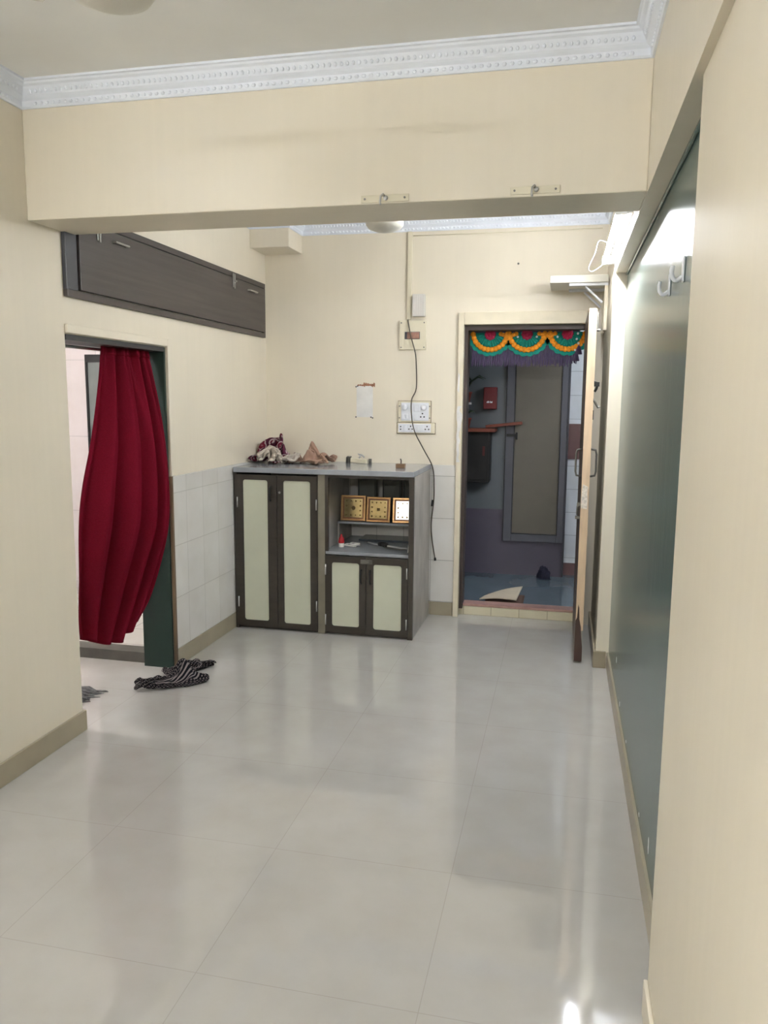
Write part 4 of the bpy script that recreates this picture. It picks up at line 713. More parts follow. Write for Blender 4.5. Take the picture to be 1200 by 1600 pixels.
89 -83 6 -173 37 13 -168 33 8 -163 29 14 -153 25 14 -149 20 9 -144 16 14 -138 17 8 -131 14 7 -126 13 14 -122 7 14 -117 7 7 -114 0 9 -108 2 14 -102 -2 18 -100 -9 14 -99 -11 7 -95 -16 3 -90 -21 8 -81 -23 5 -68 -27 6 -57 -28 18 -44 -26 30 -33 -34 42 -22 -39 49 -16 -41 56 -11 -42 61 -6 -53 56 -7 -47 38 -10 -41 17
2 -53 5 13 -67 11 24 -77 8 32 -84 10 40 -83 12 49 -76 5 62 -65 7 71 -61 19 70 -71 24 78 -75 23 92 -68 18 92 -75 5 -165 36 14 -161 36 7 -155 29 16 -148 28 9 -141 23 7 -140 22 15 -135 16 15 -127 17 12 -122 14 7 -118 13 16 -113 8 16 -109 8 8 -103 4 5 -98 -2 7 -93 -1 14 -91 -8 14 -88 -9 7 -83 -15 9
-75 -18 4 -64 -20 7 -52 -25 14 -40 -27 26 -30 -29 40 -20 -32 49 -12 -36 54 -6 -39 56 -1 -49 60 -4 -43 44 -7 -36 26 3 -43 10 14 -57 6 23 -66 14 32 -71 12 40 -71 10 50 -63 5 61 -55 14 61 -65 26 63 -72 33 71 -72 33 85 -63 18 96 -68 8 -162 40 8 -158 40 14 -147 33 17 -143 26 16 -138 29 10 -134 23 9 -129 21 15
-127 22 7 -119 21 9 -114 14 8 -109 15 16 -104 9 16 -97 6 13 -90 7 9 -84 3 6 -81 -4 8 -76 -7 13 -73 -8 5 -65 -12 6 -56 -15 10 -48 -18 20 -36 -22 29 -24 -24 40 -15 -27 50 -13 -30 59 -7 -34 62 -3 -44 65 1 -40 51 -3 -33 34 4 -35 16 13 -49 14 24 -57 7 32 -61 13 40 -60 10 49 -53 7 55 -53 22 57 -61 35
58 -69 42 66 -68 41 84 -64 29 95 -61 10 -157 46 10 -149 40 9 -142 33 10 -139 33 18 -133 30 16 -129 27 12 -123 26 14 -120 26 7 -114 20 4 -111 19 12 -103 17 10 -98 15 18 -92 9 21 -86 5 19 -80 8 15 -74 5 10 -67 1 10 -66 -3 16 -61 -9 18 -51 -9 18 -41 -12 25 -32 -16 35 -22 -19 46 -20 -27 56 -18 -32 63 -14 -37 65
-5 -38 71 4 -36 59 4 -36 40 6 -30 23 12 -40 12 24 -48 13 30 -55 6 38 -53 5 45 -48 13 47 -56 25 49 -63 39 54 -64 47 62 -63 45 78 -58 33 95 -53 11 -152 48 17 -144 38 18 -136 39 11 -131 36 16 -127 34 13 -124 31 7 -119 31 13 -114 26 12 -109 25 5 -106 25 15 -97 22 10 -90 17 14 -84 12 19 -81 9 27 -74 7 24
-68 10 19 -61 7 17 -55 2 18 -55 -3 26 -48 -7 30 -38 -11 35 -29 -11 43 -29 -24 50 -27 -32 59 -23 -38 65 -19 -39 70 -11 -33 74 0 -29 63 7 -30 46 12 -31 29 13 -33 12 19 -45 8 29 -47 4 33 -48 11 40 -46 19 40 -57 28 45 -57 42 50 -58 50 57 -56 47 72 -53 34 88 -49 8 -150 47 9 -139 45 19 -130 40 19 -127 41 13
-123 39 8 -119 36 4 -114 31 5 -110 32 12 -104 30 7 -102 30 16 -96 22 18 -85 22 17 -82 18 24 -77 13 21 -70 13 26 -67 6 27 -60 4 25 -52 8 25 -46 2 27 -41 -1 34 -37 -6 44 -35 -17 47 -32 -25 57 -33 -35 63 -28 -34 70 -24 -37 75 -16 -30 74 -6 -25 63 3 -25 47 11 -24 31 19 -29 17 18 -38 5 27 -40 5 32 -41 12
33 -49 19 36 -51 32 39 -52 45 46 -52 51 53 -50 48 64 -52 32 81 -45 5 -144 49 4 -132 50 17 -124 46 20 -120 41 17 -116 39 13 -112 39 8 -110 37 4 -108 38 11 -100 36 8 -96 28 11 -93 28 21 -86 23 24 -77 21 28 -72 18 20 -65 13 20 -63 12 28 -59 7 32 -51 5 32 -43 6 33 -46 -1 40 -44 -10 45 -41 -20 53 -38 -27 62
-38 -36 68 -32 -38 74 -28 -34 78 -22 -26 73 -12 -23 60 -4 -25 44 5 -23 29 13 -24 15 19 -31 5 27 -34 9 25 -40 15 32 -42 23 41 -44 33 37 -45 45 41 -46 52 46 -46 46 61 -44 35 75 -40 5 -143 56 4 -128 50 10 -120 50 15 -114 46 17 -114 45 10 -112 45 4 -107 43 4 -101 41 7 -97 38 13 -91 32 11 -89 33 21 -83 28 27
-74 27 27 -68 20 27 -62 19 20 -58 13 24 -56 13 32 -52 9 36 -43 9 39 -40 0 43 -43 -8 51 -45 -18 58 -45 -29 64 -42 -34 73 -37 -36 79 -33 -30 76 -25 -26 67 -15 -19 57 -8 -22 39 0 -23 24 8 -24 10 21 -25 6 24 -29 13 29 -33 16 38 -37 22 40 -37 34 41 -38 46 39 -39 54 47 -40 51 58 -38 37 68 -36 7 -140 57 12
-124 55 6 -116 50 8 -111 52 13 -107 47 12 -105 49 6 -100 45 6 -98 45 13 -95 41 7 -89 39 13 -85 38 20 -79 33 23 -74 26 19 -68 27 25 -62 23 27 -56 19 23 -51 17 28 -53 15 37 -49 9 42 -44 1 48 -39 -7 56 -40 -18 63 -47 -26 70 -42 -28 78 -37 -30 80 -37 -29 72 -29 -24 62 -18 -16 51 -10 -18 34 0 -17 20 10 -18 9
21 -18 8 27 -24 10 33 -28 13 32 -33 24 33 -36 35 34 -34 46 39 -31 52 46 -33 52 51 -35 35 60 -35 6 -137 61 18 -122 56 14 -114 57 5 -107 55 6 -105 55 13 -101 50 13 -99 52 7 -95 48 6 -89 45 5 -84 40 8 -81 43 16 -75 39 20 -72 33 16 -67 28 16 -61 24 18 -56 27 25 -52 24 30 -48 20 36 -45 14 44 -44 5 52
-43 -6 60 -40 -15 69 -48 -23 76 -39 -23 79 -32 -25 78 -39 -23 72 -32 -18 59 -21 -12 45 -8 -11 31 3 -11 19 14 -12 12 21 -17 15 29 -17 12 35 -22 16 31 -26 26 27 -32 35 34 -30 40 39 -27 45 46 -25 49 48 -28 32 57 -28 5 -136 67 13 -123 62 8 -112 61 11 -104 60 11 -99 57 7 -99 57 14 -94 51 14 -90 51 9 -85 51 5
-83 46 11 -78 42 9 -73 44 15 -69 40 19 -63 36 18 -57 33 19 -51 29 17 -47 25 23 -43 21 30 -40 14 39 -38 5 50 -37 -4 62 -45 -13 73 -48 -21 83 -41 -26 83 -34 -23 83 -35 -17 73 -25 -14 60 -15 -6 45 -3 -5 31 8 -5 20 18 -7 14 24 -11 14 27 -15 19 34 -18 23 24 -23 25 28 -25 35 36 -27 34 41 -26 38 44 -19 45
51 -21 29 60 -21 7 -134 73 11 -123 69 11 -112 66 6 -102 66 8 -95 63 8 -92 59 10 -88 56 15 -84 51 14 -82 55 9 -78 51 13 -74 48 9 -68 45 8 -63 43 13 -61 45 19 -56 42 16 -51 38 19 -45 34 22 -42 29 31 -39 20 41 -36 11 53 -39 0 66 -42 -10 79 -45 -19 89 -39 -23 89 -39 -18 84 -30 -13 75 -17 -11 61 -8 -2 46
2 1 32 14 -2 24 20 -1 17 26 -4 17 32 -8 20 30 -13 28 21 -18 31 31 -17 35 32 -22 39 37 -21 35 42 -13 40 50 -15 23 55 -16 5 -131 79 11 -125 76 15 -112 69 14 -105 62 15 -96 63 15 -90 63 14 -85 60 12 -82 56 17 -78 54 14 -73 56 13 -71 50 15 -66 52 10 -61 49 8 -56 50 13 -52 50 19 -47 46 16 -48 43 24
-47 36 32 -45 24 42 -39 15 56 -45 1 68 -48 -9 83 -39 -15 90 -37 -20 95 -33 -20 87 -24 -12 78 -12 -7 63 -1 -6 47 8 4 36 16 5 26 23 3 23 24 -3 25 31 -6 29 23 -9 33 20 -15 40 26 -20 41 32 -18 44 37 -16 40 41 -6 36 44 -13 17 54 -11 9 -127 84 8 -125 77 8 -111 75 14 -102 68 17 -96 61 21 -90 58 20
-85 63 20 -79 63 15 -75 58 15 -69 58 15 -66 53 19 -62 55 14 -57 54 9 -51 53 7 -49 56 13 -46 55 19 -42 49 23 -41 37 26 -40 30 41 -41 20 59 -41 3 73 -47 -6 89 -40 -15 97 -32 -15 98 -29 -22 92 -18 -13 82 -8 -12 64 4 -4 51 14 2 40 19 8 32 25 6 29 27 1 32 30 -5 37 22 -5 41 22 -12 47 26 -17 48
28 -12 44 37 -8 44 36 0 32 50 -8 18 50 -3 11 -123 88 4 -120 81 5 -111 75 7 -99 70 12 -93 67 21 -88 61 25 -83 56 22 -79 63 22 -73 64 20 -70 58 21 -63 56 22 -58 56 18 -53 58 14 -50 60 7 -44 57 7 -40 58 13 -41 50 15 -35 41 23 -34 30 38 -35 18 57 -38 5 77 -43 -4 95 -40 -15 104 -36 -20 104 -26 -22 98
-15 -19 85 -3 -11 69 9 -2 56 13 7 44 21 7 39 27 5 37 34 4 36 28 2 42 25 -3 48 26 -9 53 31 -13 52 35 -12 47 32 -2 45 43 -1 36 51 -1 25 54 -1 19 -119 88 12 -113 86 7 -110 81 4 -97 75 12 -88 69 17 -82 65 25 -85 58 28 -79 60 28 -74 65 26 -70 64 21 -63 62 19 -57 61 16 -53 62 10 -47 64 13
-44 65 6 -40 60 5 -36 56 12 -33 47 23 -32 35 39 -30 20 59 -36 9 82 -40 -2 100 -33 -14 108 -33 -20 110 -23 -19 104 -17 -12 87 -1 -4 73 12 4 60 19 9 48 25 13 40 31 11 38 36 9 42 33 5 48 28 1 54 31 -5 57 36 -9 55 40 -9 51 37 2 47 46 6 33 51 4 32 52 -1 29 -113 89 19 -109 83 17 -103 83 13
-93 80 12 -86 73 22 -84 68 31 -79 60 31 -76 54 28 -73 61 30 -70 66 26 -66 66 18 -60 65 11 -52 67 12 -45 71 12 -40 67 12 -35 67 6 -39 63 13 -34 54 25 -37 39 41 -30 24 63 -30 7 85 -36 -1 106 -36 -12 115 -30 -16 115 -19 -14 105 -14 -6 86 -3 0 65 12 12 56 24 18 49 31 20 43 33 19 36 32 16 43 32 13 51
33 7 56 36 1 59 41 -4 57 43 -2 51 42 8 46 47 8 41 48 2 40 52 4 37 -103 91 23 -98 85 20 -98 79 25 -92 83 20 -92 71 25 -89 61 31 -84 55 34 -77 57 34 -71 54 29 -67 61 26 -63 69 22 -61 70 11 -52 70 7 -43 71 5 -40 74 12 -34 70 13 -33 62 11 -34 60 27 -37 44 45 -36 26 67 -27 11 91 -30 -5 107
-33 -8 119 -26 -9 116 -15 -7 103 -6 0 82 0 9 57 17 16 43 27 30 38 35 35 39 40 33 43 43 26 45 43 17 43 44 14 51 44 11 59 49 6 58 47 11 52 49 13 45 52 7 47 55 2 47 58 1 42 -96 97 19 -97 91 28 -102 86 33 -99 79 32 -93 74 30 -92 62 37 -83 59 40 -77 53 41 -70 54 36 -63 57 30 -58 64 23
-56 73 14 -50 75 5 -41 76 4 -35 74 7 -30 74 12 -28 64 9 -28 58 26 -31 45 48 -37 29 72 -30 14 95 -32 0 110 -28 -2 118 -20 -1 112 -9 4 95 -5 12 70 12 22 49 25 31 31 41 37 23 51 40 24 52 45 29 51 38 28 51 37 37 52 31 44 55 27 51 59 23 53 63 22 47 58 14 44 53 10 40 58 8 46 62 4 47
-95 103 20 -98 98 30 -99 90 37 -98 82 40 -96 74 42 -91 68 37 -85 61 45 -78 56 47 -70 55 43 -62 58 35 -59 68 27 -52 69 17 -45 76 9 -37 81 6 -32 78 3 -28 74 5 -22 66 10 -23 55 26 -26 41 48 -30 29 74 -34 19 98 -29 8 109 -27 1 106 -19 3 95 -5 16 81 4 25 54 27 39 38 39 48 17 54 53 11 64 54 8
70 51 11 71 52 20 70 43 23 64 35 21 64 29 24 70 32 27 71 31 40 69 21 40 62 18 35 65 11 38 70 11 42 -87 108 15 -90 101 25 -94 96 36 -93 87 41 -90 78 41 -88 70 44 -82 67 38 -78 63 46 -70 60 46 -62 63 38 -54 68 30 -55 74 17 -42 78 15 -33 80 12 -31 84 6 -27 78 9 -19 69 12 -22 59 30 -24 45 52
-24 31 75 -27 24 95 -24 13 99 -16 13 98 -14 19 82 -4 25 59 18 42 43 36 54 21 60 61 19 71 71 10 81 71 11 88 68 9 90 61 7 87 53 6 85 46 4 86 39 4 78 29 11 80 31 25 81 32 35 77 26 31 76 19 28 80 14 28 -86 121 9 -86 113 20 -86 105 30 -87 95 38 -86 84 43 -85 75 46 -81 68 44 -77 67 36
-70 63 35 -65 70 36 -55 76 29 -49 74 17 -43 81 7 -33 86 9 -27 89 10 -22 84 6 -18 74 17 -25 64 33 -27 51 54 -24 39 74 -21 31 88 -16 26 91 -9 27 84 0 30 67 5 41 43 26 54 25 53 67 23 74 76 14 85 71 25 92 64 27 98 67 27 96 60 27 102 57 24 100 59 16 96 47 6 90 35 7 86 24 12 89 26 22
93 31 27 93 26 32 96 21 33 -75 132 6 -79 119 7 -80 109 18 -82 98 26 -88 88 31 -82 82 39 -78 76 44 -72 70 41 -71 73 30 -65 78 20 -57 79 16 -47 85 18 -37 88 12 -33 95 6 -27 94 6 -23 89 11 -15 80 19 -18 66 33 -24 58 52 -20 46 66 -17 37 74 -15 30 72 -7 34 63 6 47 53 15 57 31 41 69 25 64 80 15
80 73 29 87 62 37 94 70 41 101 71 44 105 75 38 103 69 25 106 61 14 103 47 10 92 42 12 93 32 13 93 22 11 96 21 18 100 20 23 106 22 24 -64 141 5 -68 128 6 -73 114 8 -77 102 15 -81 92 21 -81 82 25 -76 84 34 -70 82 39 -65 81 31 -61 87 20 -51 94 11 -38 99 6 -39 103 13 -32 102 16 -25 100 14 -18 95 9
-16 88 21 -13 72 31 -16 64 48 -18 49 52 -14 43 57 -8 47 60 -2 50 48 9 62 36 31 71 29 51 83 16 73 80 29 82 67 44 92 77 35 102 81 30 104 83 39 111 71 37 109 68 23 111 56 15 99 49 17 95 39 18 100 33 11 99 25 14 102 18 13 103 14 17 107 14 24 -54 148 5 -59 134 5 -63 120 6 -67 110 13 -70 98 15
-74 89 14 -68 85 19 -67 92 25 -60 98 29 -53 99 21 -45 104 13 -35 108 4 -31 115 13 -23 117 15 -26 113 22 -18 107 14 -9 95 14 -9 85 29 -6 73 39 -10 61 39 -5 59 43 0 65 46 13 70 42 28 76 34 42 86 18 64 87 30 74 71 46 89 83 42 97 85 39 102 80 37 111 82 42 116 74 32 108 61 27 110 48 19 97 46 24
103 36 20 103 27 18 107 28 11 109 21 13 109 15 12 110 10 18 -47 151 5 -52 137 6 -55 123 6 -62 113 6 -69 106 6 -66 98 4 -59 94 5 -59 103 8 -57 112 12 -49 118 12 -41 120 6 -31 122 7 -22 119 9 -28 123 13 -27 122 20 -19 116 20 -10 107 20 -2 99 19 1 88 24 3 80 24 9 78 25 18 79 25 27 86 24 40 94 22
55 92 32 64 79 40 79 72 43 89 80 48 94 79 40 101 80 45 107 81 36 113 74 25 116 59 25 109 44 27 96 37 26 103 28 24 112 30 21 116 27 16 117 24 9 117 17 11 115 10 10'''),
'grey': (44, 28, (-1.95, 5.2, 1.1), '''-94 -72 14 -96 -63 16 -90 -58 21 -83 -53 23 -74 -53 19 -67 -53 25 -64 -50 33 -59 -46 38 -52 -42 43 -47 -36 40 -55 -33 41 -59 -32 34 -57 -32 26 -55 -29 17 -52 -34 8 -50 -45 6 -49 -53 12 -49 -59 6 -45 -64 4 -42 -62 12 -32 -61 6 -19 -61 7 -4 -57 7 0 -60 21 2 -59 32 6 -54 37 9 -47 38 15 -51 33 24 -52 38 32 -46 38
34 -51 29 40 -54 22 47 -49 20 54 -47 23 56 -43 30 62 -38 32 65 -37 26 71 -34 24 74 -28 25 69 -24 23 70 -17 22 78 -18 21 83 -12 17 89 -16 24 99 -16 27 -93 -69 7 -89 -66 16 -85 -58 17 -83 -49 18 -78 -50 25 -69 -45 25 -67 -43 34 -64 -41 42 -58 -37 47 -50 -34 49 -49 -29 41 -57 -27 37 -54 -28 29 -52 -32 21 -49 -31 10
-47 -40 5 -46 -47 11 -45 -54 12 -41 -55 5 -32 -55 8 -21 -58 15 -10 -51 10 -6 -59 20 -1 -55 33 7 -53 38 1 -52 44 9 -52 40 17 -48 36 25 -53 32 30 -43 35 38 -47 29 40 -50 20 45 -49 25 49 -43 24 55 -39 25 58 -33 29 64 -31 29 66 -28 23 70 -23 20 77 -21 20 75 -16 14 77 -9 19 83 -10 24 93 -10 25 98 -13 33
-95 -62 9 -86 -63 9 -80 -56 10 -75 -50 15 -73 -44 22 -71 -38 29 -74 -39 37 -67 -33 39 -62 -28 44 -55 -26 47 -47 -24 48 -53 -22 43 -49 -26 36 -47 -32 28 -49 -34 18 -44 -35 9 -40 -43 6 -38 -49 7 -36 -53 15 -27 -51 19 -15 -44 14 -14 -57 21 -6 -49 25 4 -48 28 6 -46 37 1 -47 44 11 -49 44 21 -47 41 22 -49 29 31 -43 28
37 -49 24 43 -45 19 43 -44 27 48 -37 26 53 -32 27 58 -28 26 64 -33 24 69 -31 19 74 -26 16 77 -18 15 78 -12 12 83 -7 17 87 -5 24 90 -12 30 98 -9 36 -92 -60 16 -89 -56 7 -82 -50 7 -80 -45 15 -79 -41 24 -77 -33 28 -75 -31 37 -73 -33 45 -67 -30 50 -60 -26 55 -55 -20 50 -48 -15 47 -49 -19 38 -46 -27 32 -47 -29 21
-42 -35 15 -45 -42 13 -39 -47 14 -30 -44 15 -20 -40 20 -17 -54 23 -7 -58 30 2 -51 31 5 -43 28 6 -42 35 3 -41 45 15 -42 45 20 -41 35 29 -43 32 27 -48 21 35 -50 15 37 -42 21 45 -42 21 50 -37 20 54 -29 22 61 -34 22 66 -34 17 67 -27 15 72 -24 12 78 -20 10 83 -14 10 88 -7 14 92 -5 21 89 -5 30 94 -5 38
-96 -55 14 -89 -53 14 -86 -45 10 -79 -39 13 -78 -36 21 -84 -33 29 -82 -31 38 -76 -28 45 -72 -26 52 -65 -23 57 -57 -17 55 -52 -12 47 -49 -14 37 -50 -24 31 -45 -24 22 -40 -32 18 -43 -39 19 -37 -43 22 -28 -38 23 -24 -50 25 -16 -57 32 -8 -52 35 1 -49 34 1 -43 29 1 -42 39 9 -35 44 21 -35 42 28 -35 32 34 -38 25 36 -47 19
31 -44 13 39 -45 13 45 -38 16 50 -33 15 54 -37 20 61 -38 17 64 -35 11 71 -32 12 77 -29 11 84 -25 13 88 -19 13 92 -12 13 94 -13 21 95 -4 27 98 -1 34 -95 -55 7 -92 -49 12 -88 -44 16 -83 -37 15 -78 -31 20 -83 -28 26 -82 -24 35 -79 -23 44 -74 -21 50 -69 -18 57 -60 -13 56 -56 -15 45 -53 -15 34 -52 -23 26 -48 -24 17
-41 -29 14 -37 -37 15 -36 -35 26 -31 -45 29 -20 -50 34 -11 -54 37 -10 -48 31 -3 -49 29 -6 -41 29 2 -35 35 14 -29 39 19 -37 32 26 -36 23 31 -41 17 36 -38 23 34 -37 13 42 -39 12 44 -35 21 51 -31 22 54 -34 14 60 -31 17 61 -29 10 68 -28 7 77 -26 6 84 -22 7 92 -20 5 98 -16 11 98 -9 17 101 -5 24 105 -2 32
-98 -50 8 -91 -46 7 -91 -41 13 -88 -36 17 -83 -31 22 -79 -23 27 -77 -26 34 -74 -22 40 -72 -16 45 -66 -21 50 -58 -15 48 -61 -14 37 -57 -14 27 -52 -18 21 -45 -21 16 -40 -27 16 -32 -33 16 -27 -37 29 -27 -44 39 -16 -47 40 -8 -50 40 -9 -45 34 -6 -46 25 -1 -38 24 5 -28 28 14 -36 33 21 -37 23 27 -44 18 27 -34 17 32 -39 18
36 -35 21 38 -35 13 45 -35 14 48 -28 18 54 -29 14 58 -26 19 61 -23 10 68 -21 7 75 -21 3 83 -17 4 90 -16 3 99 -12 6 104 -9 14 106 -6 22 108 1 28 -98 -51 14 -96 -45 8 -89 -40 7 -87 -35 12 -82 -28 16 -80 -28 23 -75 -24 29 -75 -17 34 -70 -23 38 -65 -16 41 -62 -7 42 -54 -8 34 -48 -10 27 -49 -12 20 -45 -19 22
-41 -27 22 -32 -34 23 -21 -40 29 -23 -39 42 -14 -42 44 -7 -45 44 -4 -47 37 -2 -39 29 3 -29 25 8 -37 34 18 -46 32 21 -43 18 24 -44 8 26 -36 10 24 -35 15 32 -35 13 38 -34 19 44 -31 20 45 -25 14 53 -25 10 55 -22 19 63 -23 17 69 -19 12 73 -16 5 81 -12 3 89 -9 5 97 -6 7 105 -3 12 111 -3 19 112 -2 30
-104 -49 14 -97 -48 15 -96 -41 12 -92 -34 8 -85 -30 11 -80 -26 16 -81 -22 23 -73 -25 25 -66 -20 27 -61 -10 28 -61 0 29 -51 3 26 -54 -4 18 -47 -6 25 -40 -12 25 -38 -24 26 -30 -31 21 -19 -35 28 -20 -34 40 -14 -37 41 -11 -42 38 -5 -39 32 1 -29 39 11 -21 35 14 -36 31 9 -46 28 9 -47 17 16 -42 17 21 -38 8 25 -30 9
35 -31 9 34 -29 19 41 -26 19 48 -22 19 51 -20 11 57 -25 13 61 -18 19 66 -15 13 71 -11 8 79 -7 5 87 -4 7 94 -2 12 102 2 14 111 5 20 117 -3 25 -108 -44 8 -103 -44 15 -96 -43 19 -92 -37 14 -92 -28 12 -87 -22 12 -79 -18 15 -78 -16 24 -71 -9 29 -67 -1 22 -62 5 16 -55 11 16 -49 6 14 -44 1 18 -42 -9 16
-40 -20 19 -28 -25 17 -19 -30 26 -19 -30 36 -15 -35 31 -9 -37 29 -1 -27 34 10 -26 32 14 -18 26 10 -26 23 3 -39 23 12 -41 26 10 -37 17 18 -36 19 25 -29 18 30 -29 9 36 -30 13 40 -25 13 45 -20 15 48 -22 8 55 -21 9 62 -18 12 65 -11 17 73 -12 13 76 -4 10 86 -3 13 93 3 15 100 2 20 107 5 25 118 5 24
-115 -40 8 -105 -38 10 -97 -38 16 -89 -39 19 -94 -31 17 -91 -24 17 -84 -19 21 -81 -9 21 -71 -4 23 -65 6 26 -61 14 19 -54 12 24 -48 8 21 -39 6 16 -37 -7 15 -38 -17 22 -31 -28 21 -21 -23 25 -17 -24 32 -10 -28 31 -3 -30 28 -5 -38 18 2 -26 20 7 -23 14 9 -33 11 11 -33 21 14 -31 27 18 -33 17 21 -32 24 32 -29 22
27 -27 15 33 -25 12 37 -21 9 43 -24 9 47 -17 6 53 -15 9 58 -14 14 64 -10 10 69 -9 17 74 -2 15 83 0 18 93 0 21 99 7 24 108 11 23 118 11 24 -115 -48 12 -108 -43 17 -98 -42 21 -91 -39 25 -96 -34 21 -94 -25 21 -89 -17 22 -82 -10 27 -74 -1 27 -70 11 24 -62 18 23 -53 18 23 -44 13 24 -43 4 24 -35 -5 25
-30 -18 26 -30 -29 29 -23 -22 31 -16 -19 28 -10 -22 32 -9 -29 25 -8 -33 10 -2 -28 5 3 -34 5 9 -27 9 18 -30 8 12 -27 11 21 -25 15 21 -26 21 30 -23 22 28 -21 16 35 -21 15 40 -19 14 40 -19 6 44 -14 10 50 -15 15 54 -10 12 61 -11 17 65 -7 22 73 -7 21 80 -4 23 89 0 27 98 4 29 107 7 30 117 10 31
-113 -54 21 -104 -54 19 -94 -51 21 -96 -45 27 -92 -38 25 -90 -28 24 -90 -18 27 -87 -7 27 -80 2 28 -72 11 31 -64 15 31 -54 15 31 -46 10 34 -38 1 34 -33 -11 36 -37 -25 36 -27 -27 39 -20 -21 39 -14 -17 36 -11 -18 26 -3 -25 25 -10 -25 10 -10 -23 0 0 -27 0 12 -28 0 23 -21 2 20 -16 5 25 -19 6 20 -21 20 26 -17 21
30 -17 15 35 -18 9 38 -13 13 40 -13 6 47 -13 5 48 -10 13 53 -7 17 59 -8 11 62 -4 18 70 -2 20 76 2 23 85 4 27 94 7 31 103 10 33 113 12 35 -105 -61 22 -96 -58 26 -97 -50 31 -104 -46 25 -99 -37 25 -92 -29 29 -85 -22 27 -85 -10 32 -79 -1 33 -73 7 36 -65 7 33 -56 7 38 -48 -1 39 -39 -6 46 -41 -21 44
-32 -28 48 -23 -22 49 -15 -23 49 -10 -23 43 -7 -17 37 -1 -16 27 -2 -23 17 -9 -16 9 0 -19 9 12 -16 3 17 -19 -7 22 -12 -3 25 -11 4 16 -16 11 22 -14 18 24 -15 11 29 -12 11 34 -8 12 40 -9 11 45 -8 5 51 -8 6 47 -7 13 54 -5 14 61 -1 11 69 0 13 76 3 16 84 6 20 92 9 24 101 13 27 111 15 29
-106 -53 25 -103 -59 30 -100 -52 36 -99 -44 29 -104 -34 27 -97 -26 27 -88 -22 33 -79 -14 32 -73 -5 31 -67 1 33 -61 6 39 -55 -2 41 -47 -1 50 -46 -14 52 -33 -17 53 -28 -27 59 -22 -32 52 -14 -33 49 -8 -30 44 -3 -25 38 -3 -20 28 8 -19 27 -4 -15 22 3 -20 19 5 -19 9 14 -13 0 13 -8 -1 19 -11 6 17 -5 8 26 -6 8
29 -5 12 28 -7 6 34 -5 4 39 -5 6 44 -2 9 48 -4 4 52 -4 8 50 0 15 57 -3 17 64 1 18 71 6 18 79 7 22 87 11 26 96 15 29 105 18 31 -113 -56 29 -106 -57 35 -104 -50 31 -99 -42 36 -97 -34 28 -99 -22 31 -91 -15 35 -80 -12 37 -75 -3 36 -67 -4 37 -62 2 44 -56 -8 46 -48 -7 56 -42 -20 59 -29 -20 61
-20 -25 62 -19 -35 59 -11 -30 56 -5 -26 50 0 -22 42 3 -21 33 8 -11 29 12 -15 20 0 -13 19 5 -18 13 13 -21 11 11 -14 10 12 -18 15 18 -10 16 24 -2 16 20 0 9 27 1 8 33 -1 11 35 1 6 40 2 4 46 2 6 47 -1 10 53 3 9 54 3 17 59 4 21 67 2 23 75 4 26 84 6 30 93 10 33 102 17 36
-116 -55 35 -109 -52 40 -108 -46 32 -103 -39 31 -92 -33 33 -93 -21 34 -92 -12 41 -84 -6 42 -73 -9 39 -65 -8 42 -64 -2 49 -53 -2 50 -51 -10 62 -37 -16 63 -27 -22 68 -17 -28 69 -13 -30 62 -17 -25 56 -10 -21 50 -5 -17 41 2 -15 34 6 -11 24 16 -6 18 6 -15 16 4 -14 5 8 -12 10 10 -7 8 16 -12 13 9 -7 11 16 -2 15
18 6 16 26 3 16 30 5 11 36 4 12 38 7 7 43 8 7 42 3 11 48 4 13 54 8 12 60 7 14 65 7 20 71 8 26 79 9 31 88 12 36 98 15 40 -112 -50 31 -112 -47 40 -104 -42 38 -100 -33 35 -91 -31 41 -86 -21 36 -85 -11 42 -80 -4 36 -72 0 41 -69 -6 50 -63 -7 55 -55 3 54 -46 -3 60 -34 -11 64 -23 -17 67
-13 -24 68 -8 -27 62 -12 -20 58 -14 -15 49 -10 -13 38 -3 -13 28 9 -10 31 11 -1 20 3 -7 17 2 -8 3 11 -8 3 5 -1 7 16 -7 4 15 -2 9 13 5 17 16 9 24 20 9 17 26 8 17 32 9 14 37 5 15 40 10 12 45 9 13 44 6 18 51 5 18 58 9 19 63 13 17 72 13 21 80 12 26 88 16 31 96 20 40
-113 -43 31 -111 -40 40 -102 -37 41 -100 -27 38 -90 -26 37 -86 -18 44 -77 -13 43 -80 -2 42 -74 3 46 -66 0 45 -59 -2 54 -54 -3 62 -42 2 60 -32 -6 59 -22 -16 60 -11 -17 65 -4 -23 61 -5 -20 54 -9 -11 49 -8 -8 39 -6 -8 27 7 -4 25 5 -9 14 0 -8 9 1 -14 1 8 -7 -5 12 -2 3 12 -1 8 17 2 3 21 11 12
13 12 19 18 14 21 25 14 19 31 14 19 34 12 14 39 11 18 43 10 19 47 11 16 48 9 21 55 13 19 61 15 22 68 13 27 77 17 29 86 20 34 95 26 40 -117 -39 35 -109 -37 33 -108 -32 43 -97 -29 43 -91 -21 42 -81 -19 48 -75 -10 49 -76 1 49 -69 7 44 -62 5 45 -55 4 52 -53 4 61 -46 -2 67 -33 -5 67 -21 -9 60
-11 -13 60 -2 -17 63 -3 -14 55 -3 -10 47 -4 -13 37 -7 -4 30 1 -1 23 3 -2 11 2 -3 5 -2 -6 -2 5 -2 -5 14 1 -5 10 3 5 13 4 11 15 11 7 23 14 14 17 19 16 23 19 16 29 19 18 33 18 13 38 16 14 43 15 14 47 18 17 51 16 21 54 8 24 61 10 28 67 13 34 76 16 37 85 21 42 91 31 38
